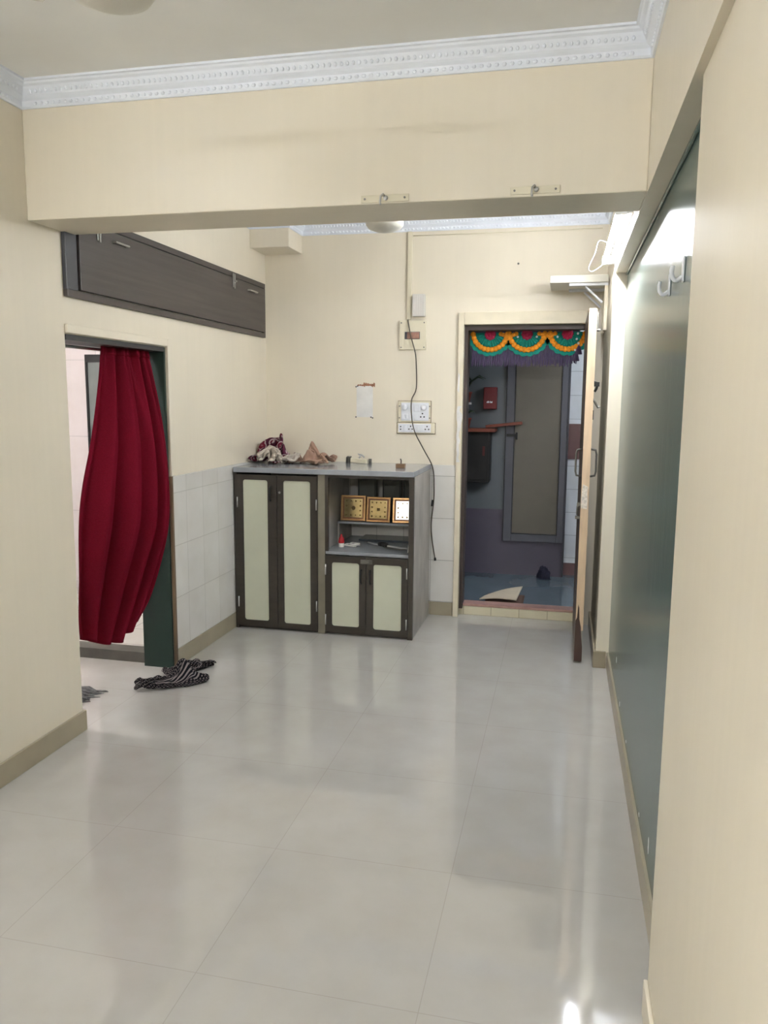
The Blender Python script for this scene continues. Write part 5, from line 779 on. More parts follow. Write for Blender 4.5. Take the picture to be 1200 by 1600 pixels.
-114 -39 42 -114 -33 34 -105 -31 35 -102 -23 43 -93 -22 48 -87 -14 47 -80 -6 49 -70 -1 51 -67 9 51 -59 11 46 -52 8 50 -48 7 57 -44 5 67 -35 -1 61 -21 -1 64 -9 -7 62 1 -11 60 1 -15 52 3 -10 47 2 -11 37 2 -2 30 3 -9 23 -6 -4 15 1 2 9 5 -3 2 7 4 -2 14 9 -6 16 8 2 10 10 10 12 11 14
15 16 12 19 21 11 23 23 12 28 23 13 33 24 14 37 22 16 42 20 18 42 15 22 46 13 28 54 16 27 60 17 33 68 21 36 78 23 36 83 28 44 94 32 44 -119 -38 38 -114 -32 41 -108 -25 37 -101 -18 39 -92 -16 47 -84 -15 53 -76 -9 52 -72 0 56 -64 4 52 -60 13 51 -51 15 51 -50 11 59 -43 11 66 -34 6 61 -25 -3 57
-11 -2 57 0 -5 57 6 -11 53 9 -12 45 9 -8 37 9 -4 26 6 -4 16 -14 -10 19 -8 0 11 2 2 2 6 5 6 13 10 1 19 14 1 12 13 6 7 13 17 11 17 18 16 22 19 18 26 13 24 27 17 29 26 19 33 22 22 38 21 24 40 16 29 46 18 34 55 21 35 62 24 29 71 25 29 76 29 38 85 34 43 95 34 37
-120 -33 35 -117 -27 40 -109 -27 44 -100 -21 46 -94 -13 49 -87 -12 56 -77 -8 58 -68 -4 58 -62 3 56 -60 14 57 -52 18 54 -46 14 56 -41 15 63 -32 10 65 -24 3 58 -16 -6 53 -4 -3 52 6 -4 51 11 -6 45 6 -5 40 5 -1 28 6 3 15 -12 -7 24 -14 -4 12 0 4 -1 6 9 1 6 16 7 12 20 3 17 19 8 10 19 15
8 21 22 15 22 25 15 24 19 20 25 20 25 22 24 29 21 28 35 21 32 41 23 28 49 23 28 55 27 35 64 26 35 72 31 29 83 31 33 91 39 37 95 37 26 -119 -31 29 -116 -24 35 -110 -21 41 -105 -16 47 -98 -13 53 -90 -8 58 -80 -5 60 -71 -2 63 -63 2 62 -56 10 59 -54 18 60 -46 19 56 -39 18 57 -31 16 64 -23 9 58
-18 -1 50 -7 -8 47 2 -3 46 10 0 45 11 -4 37 8 2 29 5 -2 19 -10 2 25 -15 4 15 -3 6 4 4 12 3 4 14 12 6 20 8 11 27 11 7 29 11 12 27 15 9 25 22 15 30 22 17 27 27 23 27 28 29 27 29 35 27 34 43 27 34 48 29 27 57 28 28 63 33 35 73 34 38 81 41 32 92 41 25 101 41 35
-119 -26 26 -112 -24 29 -106 -21 35 -103 -14 42 -99 -9 48 -92 -4 53 -83 0 58 -75 4 63 -66 6 66 -55 8 64 -53 16 65 -47 21 62 -40 22 58 -35 15 58 -24 14 53 -20 3 47 -10 -4 43 1 -4 41 7 3 43 10 4 35 15 5 27 -1 1 26 -1 11 19 -13 2 20 -11 9 10 0 16 7 4 26 9 -4 25 17 6 19 18 8 28 20
12 34 12 15 29 18 9 35 24 17 33 24 24 32 26 29 33 30 36 32 29 42 34 34 51 33 34 60 34 32 69 34 27 77 41 31 87 38 25 91 44 34 103 47 38 -122 -18 23 -115 -16 26 -108 -13 31 -100 -11 35 -98 -5 42 -90 -2 47 -82 1 52 -74 5 57 -68 10 64 -59 12 64 -52 14 69 -46 16 64 -42 23 64 -35 21 57 -29 16 50
-20 10 44 -11 2 48 -1 2 45 2 7 40 5 8 31 12 6 23 -1 2 15 -1 10 9 -7 5 19 -3 14 9 -2 26 9 -2 35 8 -7 40 13 0 37 11 3 26 17 2 31 20 10 40 17 15 36 19 14 40 26 22 39 27 29 37 24 36 39 28 44 39 29 51 35 26 61 36 24 70 41 22 80 42 23 91 45 23 95 49 33 101 53 42
-125 -8 18 -120 -6 24 -114 -4 31 -105 -2 32 -96 2 35 -88 4 40 -81 6 46 -73 10 51 -66 12 57 -59 18 61 -53 21 67 -47 16 70 -40 19 69 -32 22 65 -27 21 57 -22 19 46 -11 11 48 -8 3 40 -1 0 37 3 2 32 2 8 29 5 8 11 1 18 15 -15 6 23 -12 16 15 -4 18 4 -7 28 2 -6 41 3 0 48 8 4 39 9
4 41 16 4 50 22 13 48 23 21 49 24 25 50 31 31 44 25 38 42 20 46 41 21 55 41 21 61 43 29 72 44 30 81 48 25 91 51 26 102 52 29 107 56 38 -129 1 15 -123 3 20 -117 6 26 -112 7 35 -103 10 39 -96 11 46 -88 12 52 -80 14 58 -72 18 61 -65 22 67 -58 18 72 -50 23 71 -44 26 68 -37 30 69 -30 30 63
-22 28 55 -14 23 47 -8 15 41 -6 8 35 -4 7 31 -4 5 23 4 11 24 0 24 25 -16 16 28 -18 15 11 -11 12 -2 3 17 1 5 25 3 4 38 4 13 45 0 15 34 9 11 48 11 14 54 14 20 58 18 31 58 22 36 56 29 41 49 25 49 49 20 58 48 19 66 46 24 71 50 32 81 48 33 90 53 33 100 58 33 110 61 33
-136 2 17 -129 7 20 -123 10 25 -116 13 32 -110 15 41 -102 18 48 -94 20 55 -86 22 62 -78 22 69 -70 23 75 -62 27 74 -55 31 72 -49 34 67 -43 31 62 -38 37 62 -34 31 55 -27 28 47 -19 24 40 -12 19 34 -10 14 28 -3 13 27 1 17 18 -1 15 29 -9 20 25 -11 21 11 -2 23 -2 11 13 -2 7 17 -7 9 25 -2 10 28 7
19 25 4 21 36 4 21 42 13 27 49 16 34 53 15 37 61 19 44 54 20 51 56 22 60 54 22 69 51 20 74 55 27 81 55 35 89 55 41 99 58 41 102 64 33'''),
'bw': (52, 36, (-2.0, 3.85, 0), '''-9 -198 26 -16 -186 34 -19 -190 47 -25 -181 48 -17 -176 49 -14 -169 43 -6 -163 36 2 -157 30 12 -153 25 20 -147 23 28 -140 24 35 -133 22 43 -128 22 50 -120 24 56 -114 18 65 -108 13 74 -104 9 83 -99 5 92 -92 2 102 -86 1 111 -80 6 118 -71 3 121 -59 3 126 -49 3 129 -38 3 132 -28 3 134 -18 3 135 -8 5 135 2 5 135 11 3
133 20 8 130 30 3 128 36 13 120 31 6 110 36 4 99 31 7 93 36 1 91 48 3 85 50 13 73 52 14 68 61 20 63 71 20 71 80 21 74 90 21 76 98 27 74 107 34 67 111 40 73 118 41 82 114 35 92 116 31 87 126 36 97 131 37 106 136 32 -18 -192 24 -21 -195 40 -28 -186 47 -26 -180 56 -21 -174 52 -13 -169 48 -5 -163 41
3 -157 34 9 -150 26 17 -145 21 25 -138 23 31 -131 22 39 -125 22 47 -118 22 57 -113 23 66 -108 18 75 -102 14 82 -95 9 89 -88 5 99 -80 3 108 -74 5 118 -67 9 127 -59 9 135 -50 6 140 -41 4 144 -30 4 147 -21 5 148 -11 7 149 -1 4 149 9 6 147 19 9 140 27 12 127 25 8 119 27 16 113 37 14 103 40 9 92 38 9
85 43 3 81 53 8 73 57 15 62 62 21 64 71 25 67 82 22 73 90 26 74 100 25 71 103 35 67 113 36 73 120 37 84 119 38 91 120 28 87 130 33 96 136 37 104 140 28 -25 -197 30 -28 -190 41 -34 -190 51 -30 -179 51 -25 -170 52 -16 -164 48 -8 -158 42 2 -151 36 8 -146 29 14 -140 22 22 -134 22 29 -128 19 37 -122 22 45 -115 21
54 -110 23 65 -106 22 75 -102 19 83 -95 14 89 -87 10 99 -81 8 105 -70 7 115 -62 8 124 -54 9 132 -45 9 142 -39 11 151 -33 10 156 -24 9 159 -14 8 158 -4 9 155 5 13 150 15 17 141 23 18 129 18 13 117 23 10 109 32 17 101 40 15 91 44 11 80 42 7 75 51 5 70 59 10 61 65 16 59 73 23 63 83 26 68 93 23
68 98 31 64 107 33 67 116 29 76 114 33 81 124 32 90 128 25 89 138 31 96 144 36 107 147 31 -26 -188 30 -33 -191 40 -37 -188 49 -33 -178 48 -26 -169 47 -17 -164 41 -10 -155 37 -2 -148 31 6 -141 27 12 -137 19 21 -135 18 30 -130 15 37 -124 17 44 -116 17 51 -108 18 61 -103 22 71 -99 19 80 -92 15 87 -83 12 95 -77 8 105 -71 13
114 -63 14 124 -55 15 133 -47 15 141 -39 18 146 -29 14 154 -23 16 161 -15 16 161 -6 15 153 1 19 147 11 22 139 20 24 125 18 19 112 21 13 105 31 10 95 36 16 87 44 17 76 43 14 69 51 9 65 60 5 68 68 12 60 75 15 62 87 17 61 89 28 60 99 28 63 107 24 73 109 27 73 119 25 79 129 23 86 137 26 98 138 27
96 149 28 103 155 34 -27 -185 31 -31 -186 42 -37 -182 49 -30 -177 43 -22 -170 40 -17 -160 34 -5 -158 30 1 -151 23 4 -142 19 14 -145 17 24 -142 16 33 -137 16 41 -130 17 47 -122 16 52 -112 14 56 -103 18 66 -100 16 74 -92 12 83 -85 7 91 -76 5 99 -68 12 109 -60 13 118 -52 15 129 -44 17 137 -36 19 143 -27 19 149 -19 18 155 -12 14
156 -6 21 148 0 16 140 9 18 132 17 27 120 24 22 104 26 20 95 28 9 84 34 13 81 38 23 72 44 23 67 53 19 59 57 12 59 69 9 67 75 8 69 81 16 68 92 20 65 101 18 74 105 22 73 114 18 82 119 18 90 127 19 97 136 21 104 143 22 106 149 31 107 161 28 -32 -185 32 -27 -181 42 -36 -178 42 -32 -169 41 -24 -167 32
-11 -166 29 -3 -161 21 -4 -150 18 6 -149 13 15 -146 9 24 -142 8 33 -138 9 42 -134 10 51 -128 14 57 -119 15 59 -107 15 62 -97 15 72 -94 18 78 -84 11 86 -76 8 95 -68 5 105 -61 7 115 -53 9 123 -44 11 131 -35 13 136 -26 16 143 -20 12 146 -11 16 148 -7 25 141 1 24 129 7 20 119 16 28 110 18 18 96 21 11 89 26 21
77 28 21 77 35 13 69 42 14 59 47 16 56 58 21 57 69 19 57 76 10 65 83 10 64 93 13 72 98 12 74 108 14 81 116 13 83 126 13 93 132 11 95 141 14 97 148 23 104 156 26 114 157 26 -33 -193 35 -35 -183 38 -36 -174 34 -25 -177 36 -17 -174 27 -12 -167 18 -8 -156 14 2 -152 10 8 -143 8 15 -140 14 20 -136 7 29 -133 5
39 -130 5 46 -124 9 56 -122 7 63 -113 11 65 -103 12 68 -92 13 77 -88 20 87 -81 15 93 -71 13 98 -60 10 107 -51 7 116 -43 5 124 -35 7 130 -26 8 133 -17 13 137 -13 21 137 -7 29 131 2 31 120 10 30 106 13 23 98 11 11 86 15 18 80 23 10 69 25 13 67 36 13 66 43 5 61 52 9 53 58 15 50 69 18 56 78 17
57 85 9 64 93 7 69 102 7 75 110 7 80 119 6 86 128 7 88 134 16 91 144 18 98 152 18 107 154 21 115 159 21 -40 -194 34 -42 -185 36 -32 -184 33 -26 -177 27 -20 -168 22 -14 -159 16 -8 -154 5 -1 -146 5 4 -138 11 12 -135 16 18 -131 9 26 -127 4 35 -128 9 42 -122 4 50 -118 9 58 -112 4 67 -106 4 73 -97 8 72 -86 13
79 -77 18 89 -74 22 97 -65 19 104 -55 17 111 -45 15 113 -35 11 119 -26 12 123 -20 19 126 -14 26 125 -8 34 117 1 29 106 10 29 96 4 18 84 9 10 73 15 17 72 18 4 75 28 5 69 37 6 61 44 8 61 56 4 51 61 11 53 72 14 55 82 19 55 89 12 60 97 10 64 105 7 71 113 10 77 123 7 83 132 7 84 138 17
89 145 23 95 156 20 106 158 19 115 160 17 -47 -195 28 -39 -188 29 -35 -179 28 -28 -172 23 -21 -166 14 -17 -156 12 -9 -149 6 -1 -144 10 6 -137 6 14 -136 11 20 -128 13 23 -123 5 32 -125 11 37 -119 5 45 -115 10 53 -109 6 62 -105 8 67 -97 1 72 -87 3 78 -78 8 85 -71 13 88 -64 22 97 -56 24 105 -47 23 107 -36 20 109 -26 17
112 -18 21 115 -14 30 114 -6 37 105 -1 29 95 8 29 86 10 17 74 7 9 65 15 14 74 20 12 67 26 5 62 34 2 58 45 2 53 55 8 50 67 5 50 77 10 48 84 19 50 92 14 57 99 15 64 105 13 66 115 11 73 124 12 81 132 12 86 141 14 86 149 22 94 155 25 104 160 23 112 164 17 -50 -192 30 -44 -185 28 -39 -178 23
-31 -171 17 -24 -164 10 -17 -155 7 -10 -147 11 -1 -143 14 3 -135 8 13 -133 10 18 -125 13 21 -120 6 27 -125 12 32 -118 7 40 -113 9 51 -108 11 57 -103 4 65 -97 8 63 -88 2 70 -79 7 78 -71 7 83 -63 15 90 -55 19 96 -46 24 102 -38 28 103 -27 25 103 -17 24 106 -10 30 105 -5 40 97 -1 32 90 4 22 79 10 19 70 4 12
65 13 7 67 21 13 63 31 11 57 39 7 48 47 4 43 59 7 46 68 15 44 79 19 40 88 19 43 97 16 50 104 16 60 105 20 63 115 18 67 125 16 77 130 17 81 141 18 88 149 16 90 158 22 99 164 23 109 165 23 -48 -190 33 -45 -181 29 -40 -174 24 -34 -168 17 -28 -161 11 -21 -152 7 -13 -144 7 -6 -139 15 0 -131 12 11 -132 14
15 -123 16 22 -117 10 26 -123 16 30 -115 8 37 -108 9 45 -105 12 52 -101 5 61 -95 5 68 -88 6 62 -78 4 71 -70 5 79 -61 8 83 -54 17 89 -46 25 96 -39 31 100 -28 30 102 -19 31 98 -9 30 98 -5 40 97 6 36 87 5 29 75 5 25 69 11 17 59 12 14 56 20 9 51 30 9 44 39 11 38 51 13 36 63 18 36 75 19
34 84 25 38 93 30 46 90 25 45 101 24 51 108 18 59 112 11 66 120 7 75 128 8 76 139 10 82 149 11 88 157 15 99 159 17 103 168 21 -48 -187 37 -45 -178 33 -44 -173 23 -37 -166 19 -32 -159 13 -24 -151 11 -15 -145 12 -8 -140 9 0 -133 5 5 -129 15 11 -122 15 18 -115 13 25 -119 19 29 -114 12 37 -109 14 45 -103 17 48 -97 6
58 -91 6 66 -87 10 65 -77 8 65 -67 4 74 -59 7 80 -50 13 87 -41 21 90 -37 32 96 -27 36 98 -17 35 91 -13 29 90 -5 36 90 5 41 89 14 34 80 16 28 69 17 28 62 22 24 56 30 21 53 40 20 49 52 20 41 58 27 40 71 31 29 74 32 29 83 36 39 81 35 46 88 36 52 95 29 57 103 25 60 113 19 61 122 11
68 129 6 76 136 3 85 143 6 92 151 9 94 161 12 99 170 15 -52 -184 39 -48 -176 36 -40 -175 30 -35 -167 26 -28 -162 19 -26 -152 18 -21 -143 16 -13 -137 11 -6 -131 6 3 -129 7 10 -122 8 15 -118 17 26 -114 18 34 -118 14 42 -114 15 49 -108 16 51 -97 13 57 -90 11 64 -86 15 67 -76 13 63 -67 9 69 -56 10 76 -46 16 82 -41 28
84 -29 33 90 -23 42 91 -12 42 83 -12 36 79 -7 29 79 3 33 77 11 40 77 22 41 76 30 35 71 36 30 65 44 27 60 53 28 52 60 33 43 65 41 32 70 42 22 74 43 31 76 46 34 85 43 37 90 35 45 98 33 53 105 32 54 113 24 62 121 18 67 130 12 71 137 5 80 145 3 88 151 2 95 158 5 102 165 10 -53 -184 32
-45 -179 30 -42 -170 32 -32 -172 31 -25 -166 25 -22 -156 22 -16 -149 18 -12 -139 19 -4 -135 14 -2 -125 10 5 -120 12 14 -117 8 21 -111 11 30 -115 18 39 -112 20 46 -106 21 54 -100 18 60 -92 17 60 -82 15 65 -73 19 61 -63 14 65 -51 17 74 -47 27 78 -37 38 77 -23 42 81 -14 51 82 -3 51 74 -2 45 67 -4 39 64 -1 30 65 10 29
62 17 36 61 26 40 59 36 41 54 44 39 46 48 33 41 53 42 32 58 45 22 63 48 21 72 53 23 79 46 27 88 45 37 88 42 43 97 39 50 106 38 55 114 31 61 122 25 68 129 19 72 138 11 76 147 5 84 153 3 91 160 2 101 164 4 -53 -180 38 -50 -173 31 -44 -170 23 -38 -169 31 -29 -164 30 -20 -159 29 -19 -150 24 -9 -145 25
-6 -135 21 -3 -126 19 7 -127 18 11 -118 17 15 -109 16 25 -109 13 35 -106 15 40 -99 20 47 -94 16 53 -86 15 55 -78 21 56 -68 17 55 -56 20 66 -54 29 69 -42 39 70 -30 50 74 -17 58 72 -5 62 72 6 61 65 9 55 57 6 49 52 4 40 49 6 30 51 16 25 51 26 28 51 36 29 43 39 34 34 45 36 32 56 36 23 60 39
17 67 43 13 73 51 21 81 52 27 88 51 37 89 47 43 97 44 47 107 39 50 117 32 59 125 27 66 133 21 73 139 15 74 148 9 83 154 8 91 160 7 99 166 3 -58 -178 36 -56 -171 29 -46 -169 30 -40 -162 30 -34 -165 23 -25 -158 24 -19 -153 32 -13 -144 32 -10 -135 27 -3 -128 26 6 -128 25 12 -120 25 19 -112 24 21 -104 19 30 -102 22
33 -95 16 39 -88 12 45 -79 12 48 -71 16 49 -61 22 56 -59 33 59 -45 39 60 -30 47 63 -16 56 64 -9 70 59 3 70 61 14 71 57 19 64 52 18 55 45 13 48 40 11 38 39 15 27 41 25 25 40 35 27 41 45 25 36 51 30 26 56 32 20 63 36 18 72 40 12 78 47 17 85 51 24 93 51 34 94 47 42 102 45 47 108 36
48 118 32 56 128 26 65 132 17 69 142 15 72 152 11 81 158 10 89 164 9 98 170 7 -59 -175 33 -55 -167 30 -49 -169 37 -43 -168 29 -39 -162 22 -30 -155 22 -25 -151 31 -19 -143 35 -13 -135 34 -4 -129 33 1 -124 26 7 -117 28 12 -109 28 20 -104 27 26 -96 27 34 -91 25 41 -84 22 38 -74 20 45 -70 28 48 -61 35 50 -49 42 52 -34 48
51 -17 53 53 -13 69 54 -3 80 52 9 82 51 19 79 49 25 72 47 26 61 40 20 53 35 15 43 32 16 31 33 25 24 33 35 26 34 45 25 36 55 25 29 61 31 20 67 32 14 73 37 11 80 43 17 86 45 23 94 45 33 95 42 37 105 43 44 110 32 51 117 27 55 126 21 62 133 13 67 142 9 73 151 5 79 159 4 87 166 5
94 173 6 -64 -173 32 -57 -164 32 -48 -167 33 -39 -169 35 -37 -161 27 -29 -160 20 -23 -153 25 -20 -143 28 -13 -137 28 -8 -128 27 -3 -120 27 5 -117 21 10 -109 21 17 -101 20 22 -93 20 29 -86 20 34 -78 22 36 -71 29 40 -61 33 46 -49 32 47 -36 38 43 -23 49 43 -14 63 45 -10 79 45 1 87 44 13 87 43 22 83 42 27 75 42 30 65
36 26 53 38 22 42 28 22 33 27 27 23 27 36 27 28 46 27 28 55 24 29 65 26 24 72 30 19 77 37 13 85 38 22 83 40 24 94 39 34 97 36 40 107 39 39 114 29 51 116 22 56 124 15 59 136 12 64 146 9 70 156 6 77 164 6 84 171 4 91 177 3 -64 -170 29 -60 -160 32 -49 -165 36 -40 -169 37 -37 -161 33 -30 -162 24
-27 -152 26 -20 -144 24 -16 -136 28 -11 -128 28 -6 -120 24 2 -115 25 9 -108 25 14 -100 24 20 -92 24 25 -83 24 29 -74 24 33 -65 25 38 -54 28 40 -42 32 40 -32 43 37 -21 56 36 -12 69 38 -8 84 38 3 90 37 13 89 36 21 83 35 26 73 34 26 61 36 16 53 29 24 44 27 31 34 19 32 24 20 42 25 21 49 32 20 59 29
20 67 25 22 76 23 16 81 29 15 90 31 24 88 34 32 92 37 32 103 34 42 103 32 43 117 32 54 120 25 57 130 18 63 138 16 70 147 13 70 159 12 76 168 10 82 175 8 87 182 3 -63 -173 27 -60 -160 28 -52 -161 36 -42 -168 39 -39 -158 34 -30 -162 28 -27 -152 30 -20 -144 29 -16 -136 33 -11 -128 33 -7 -120 28 2 -115 29 9 -109 30
14 -100 30 18 -91 30 25 -83 30 26 -73 30 32 -63 31 32 -52 29 41 -45 37 39 -35 50 38 -24 61 36 -16 74 32 -9 85 32 2 87 30 11 85 32 15 76 29 20 65 26 23 53 25 12 44 23 18 32 14 29 34 12 40 31 11 49 29 17 55 23 9 59 28 9 67 22 11 77 24 11 86 21 18 93 22 22 97 29 31 93 29 33 102 27
37 107 33 45 111 26 51 124 24 55 134 21 64 141 22 67 151 16 77 158 15 82 168 13 89 175 11 82 183 8 -60 -175 28 -59 -163 26 -51 -161 31 -44 -163 40 -40 -156 33 -33 -158 29 -28 -148 30 -22 -141 30 -17 -132 33 -12 -124 33 -9 -116 29 -1 -111 29 7 -105 30 12 -97 30 15 -89 30 20 -81 29 22 -71 31 27 -61 31 27 -50 33 36 -41 36
32 -37 49 33 -30 62 31 -21 73 26 -12 79 23 -2 80 23 6 75 28 6 65 28 11 53 15 12 50 13 22 41 9 26 30 11 33 19 2 41 22 8 47 16 5 57 18 15 56 16 20 64 17 22 73 18 21 82 14 25 84 23 30 92 24 33 101 23 27 105 31 33 110 27 42 115 22 49 124 19 57 133 16 61 144 22 70 152 21 78 160 21
84 170 19 89 179 17 89 186 9 -57 -178 27 -58 -168 23 -50 -162 28 -45 -165 35 -43 -157 29 -34 -156 27 -32 -147 29 -25 -139 31 -21 -131 33 -16 -123 33 -10 -114 31 -1 -112 31 3 -103 28 8 -95 26 12 -87 27 15 -79 29 23 -73 24 26 -63 24 27 -51 25 31 -40 30 30 -32 42 28 -28 54 23 -25 66 25 -14 66 18 -6 67 14 1 63 14 9 55
15 4 43 10 15 34 1 24 31 0 21 18 -4 29 11 -1 40 6 -1 49 4 5 58 4 14 59 5 20 66 6 27 72 8 31 80 11 32 88 16 23 93 17 26 102 17 29 109 23 31 118 29 40 120 24 46 128 18 53 136 16 60 146 17 68 155 20 76 164 20 83 173 23 87 183 19 90 190 13 -60 -181 24 -56 -170 19 -49 -167 27 -48 -161 34
-41 -155 31 -36 -154 22 -31 -146 24 -24 -139 27 -23 -130 30 -18 -121 32 -11 -115 27 -5 -110 33 -1 -102 30 3 -93 30 6 -84 30 9 -77 25 18 -75 19 19 -68 27 20 -57 28 21 -44 30 24 -32 33 23 -24 43 17 -24 53 12 -17 59 15 -11 52 14 -2 46 3 0 46 0 11 41 -4 12 28 -5 19 17 -11 30 18 -10 41 15 -11 47 6 -9 56 9
0 58 14 4 65 9 11 72 7 18 75 2 21 81 10 24 90 11 28 99 12 36 98 19 38 106 22 41 117 28 45 125 30 50 128 21 51 138 18 57 150 17 66 156 16 73 165 16 81 174 18 86 182 14 89 190 7 -63 -174 23 -52 -174 24 -52 -161 25 -49 -156 33 -42 -151 36 -35 -152 26 -28 -145 26 -26 -137 21 -21 -128 24 -16 -120 27 -13 -110 25
-4 -110 27 -4 -101 24 4 -95 22 9 -86 21 2 -80 19 12 -81 23 10 -72 27 11 -62 34 16 -52 38 16 -40 39 16 -28 33 12 -20 41 4 -18 47 1 -9 47 2 -4 37 -2 5 32 -10 14 31 -11 23 22 -15 22 11 -13 33 7 -15 43 6 -16 47 16 -11 55 20 -6 63 19 3 66 19 12 72 15 14 79 9 16 87 3 25 90 2 33 96 6
39 99 12 41 107 17 42 118 20 43 127 26 52 129 25 54 138 21 58 149 21 66 157 18 71 169 16 78 178 19 83 186 14 86 193 8 -60 -178 17 -54 -167 19 -45 -164 22 -47 -155 26 -42 -157 35 -34 -151 35 -33 -142 27 -28 -134 25 -25 -124 25 -20 -116 29 -13 -108 31 -2 -106 32 1 -97 30 1 -88 26 2 -91 16 11 -86 17 14 -79 13 12 -68 16
16 -68 26 11 -60 32 7 -48 35 7 -36 32 5 -24 32 0 -16 35 -8 -11 40 -9 -2 39 -12 2 29 -15 11 22 -20 23 20 -24 26 10 -20 35 4 -22 45 8 -13 50 8 -16 58 15 -6 61 12 -1 69 15 6 75 20 9 82 13 12 90 8 20 94 5 28 101 3 34 103 10 40 110 12 36 116 19 43 125 21 50 130 26 53 139 24 60 147 23
67 156 23 69 169 19 77 177 24 82 186 19 85 194 13 -58 -181 9 -51 -174 17 -45 -164 14 -42 -157 20 -41 -152 30 -32 -148 29 -28 -142 34 -30 -133 28 -22 -127 30 -17 -119 34 -9 -112 36 -4 -102 38 -6 -94 32 -2 -95 23 3 -85 24 3 -84 15 7 -80 6 16 -76 10 18 -66 17 9 -61 21 2 -52 27 -3 -42 33 -4 -30 31 -6 -19 28 -9 -9 31
-15 -2 34 -14 8 34 -21 11 25 -25 19 17 -25 30 13 -26 37 5 -21 42 14 -18 52 8 -17 61 10 -10 64 7 -3 72 10 6 72 15 6 79 9 8 88 4 15 95 2 22 104 1 29 104 10 35 110 11 33 119 18 38 127 20 48 132 22 48 141 26 59 146 27 66 155 27 67 167 24 72 177 25 78 187 21 81 195 15 -64 -183 9 -58 -174 13
-52 -165 13 -47 -159 20 -41 -151 23 -37 -148 32 -32 -141 37 -28 -132 33 -24 -123 31 -17 -116 37 -10 -111 43 -9 -100 43 -6 -101 31 -4 -92 28 -3 -86 21 -3 -80 13 6 -79 15 9 -74 6 11 -65 12 17 -58 20 10 -49 24 -3 -41 25 -12 -33 31 -10 -20 34 -14 -11 29 -15 -1 28 -19 7 34 -21 16 30 -25 23 23 -31 30 15 -32 35 6 -27 44 10
-22 53 13 -21 61 6 -13 66 9 -7 72 13 2 73 18 4 82 13 8 90 9 12 98 3 19 105 3 25 106 12 33 113 10 33 117 22 38 127 25 44 135 27 46 142 19 51 149 27 58 157 26 69 162 25 73 172 21 78 181 16 80 189 9 -72 -182 9 -64 -173 13 -57 -165 14 -52 -158 20 -46 -152 24 -38 -146 28 -33 -138 31 -31 -129 32 -25 -122 35
-20 -113 37 -11 -110 38 -15 -100 40 -12 -101 29 -8 -92 25 -3 -92 16 -2 -85 8 1 -78 15 7 -72 13 12 -65 6 19 -57 13 14 -47 20 3 -38 25 -7 -29 31 -16 -21 35 -17 -10 34 -22 -3 27 -21 7 28 -27 15 32 -25 26 30 -27 33 21 -32 39 14 -33 47 5 -25 54 6 -27 62 12 -16 64 15 -9 70 18 -2 76 21 5 83 18 10 90 13
14 98 8 18 108 5 23 107 16 33 114 16 30 120 24 35 129 28 41 137 31 41 145 25 51 143 22 55 153 21 62 163 24 69 168 16 74 177 11 73 187 9 -70 -185 12 -68 -173 13 -61 -163 15 -54 -155 19 -49 -149 24 -42 -143 28 -37 -135 31 -35 -125 33 -27 -118 35 -22 -109 37 -12 -105 40 -16 -95 38 -10 -98 32 -12 -92 24 -8 -91 16 -6 -84 8
2 -78 10 5 -69 14 7 -63 4 18 -55 7 14 -44 15 5 -34 23 -8 -27 28 -19 -20 32 -23 -10 36 -24 0 33 -27 4 23 -30 14 24 -33 23 27 -32 34 29 -28 42 22 -29 50 14 -33 57 6 -24 62 3 -22 69 13 -15 75 17 -7 81 19 0 87 19 7 94 17 9 101 9 16 109 11 23 111 19 31 119 13 27 126 22 32 135 26 37 141 32
37 138 21 44 143 25 49 153 21 60 155 23 63 167 19 69 176 18 68 186 15 -69 -186 16 -68 -173 18 -62 -163 19 -55 -155 24 -49 -150 29 -43 -144 33 -39 -136 36 -36 -126 38 -30 -118 40 -24 -109 41 -14 -105 45 -15 -94 44 -9 -95 35 -12 -88 29 -8 -86 19 -9 -80 10 -2 -75 8 3 -67 10 6 -58 5 15 -54 11 11 -42 11 3 -31 18 -7 -22 27
-18 -14 32 -29 -8 36 -30 3 35 -33 9 28 -37 10 18 -36 21 17 -35 31 19 -39 41 22 -35 52 22 -30 60 16 -31 68 8 -22 74 4 -13 72 8 -6 79 10 0 86 11 4 95 9 9 101 16 16 109 18 23 115 11 28 126 9 25 133 20 31 141 22 30 139 32 37 141 30 38 149 23 45 147 14 57 151 15 65 161 15 63 173 17 64 182 12
-71 -184 19 -66 -171 22 -60 -161 23 -57 -151 26 -50 -151 34 -42 -148 37 -36 -140 38 -34 -131 41 -27 -123 42 -23 -113 45 -18 -105 48 -12 -96 48 -6 -93 39 -8 -86 32 -12 -85 22 -10 -78 16 -2 -72 14 -2 -64 8 7 -61 10 13 -53 16 6 -42 14 -2 -31 17 -10 -19 22 -21 -10 28 -33 -4 33 -38 5 34 -37 16 31 -40 19 22 -46 18 14 -41 28 11
-40 39 11 -42 49 14 -40 60 16 -34 70 17 -23 72 14 -16 79 12 -11 82 4 -7 91 9 -3 98 13 3 107 14 10 115 14 18 120 6 22 132 8 22 138 17 27 135 27 25 144 31 34 147 30 43 154 30 45 145 20 53 154 18 63 157 11 68 167 15 69 179 11 -74 -179 17 -69 -165 19 -62 -159 29 -60 -148 31 -53 -148 38 -45 -145 40 -37 -142 45
-29 -135 44 -23 -127 38 -19 -119 42 -12 -111 48 -6 -102 50 -8 -93 44 -12 -86 36 -12 -81 27 -12 -73 21 -7 -69 14 -2 -60 12 7 -61 15 8 -52 11 1 -44 18 -4 -32 23 -16 -21 24 -26 -9 24 -37 -3 27 -41 8 29 -45 19 31 -47 14 21 -50 23 21 -51 26 11 -48 35 6 -45 46 5 -40 56 6 -35 65 8 -30 76 9 -23 83 13 -15 87 9
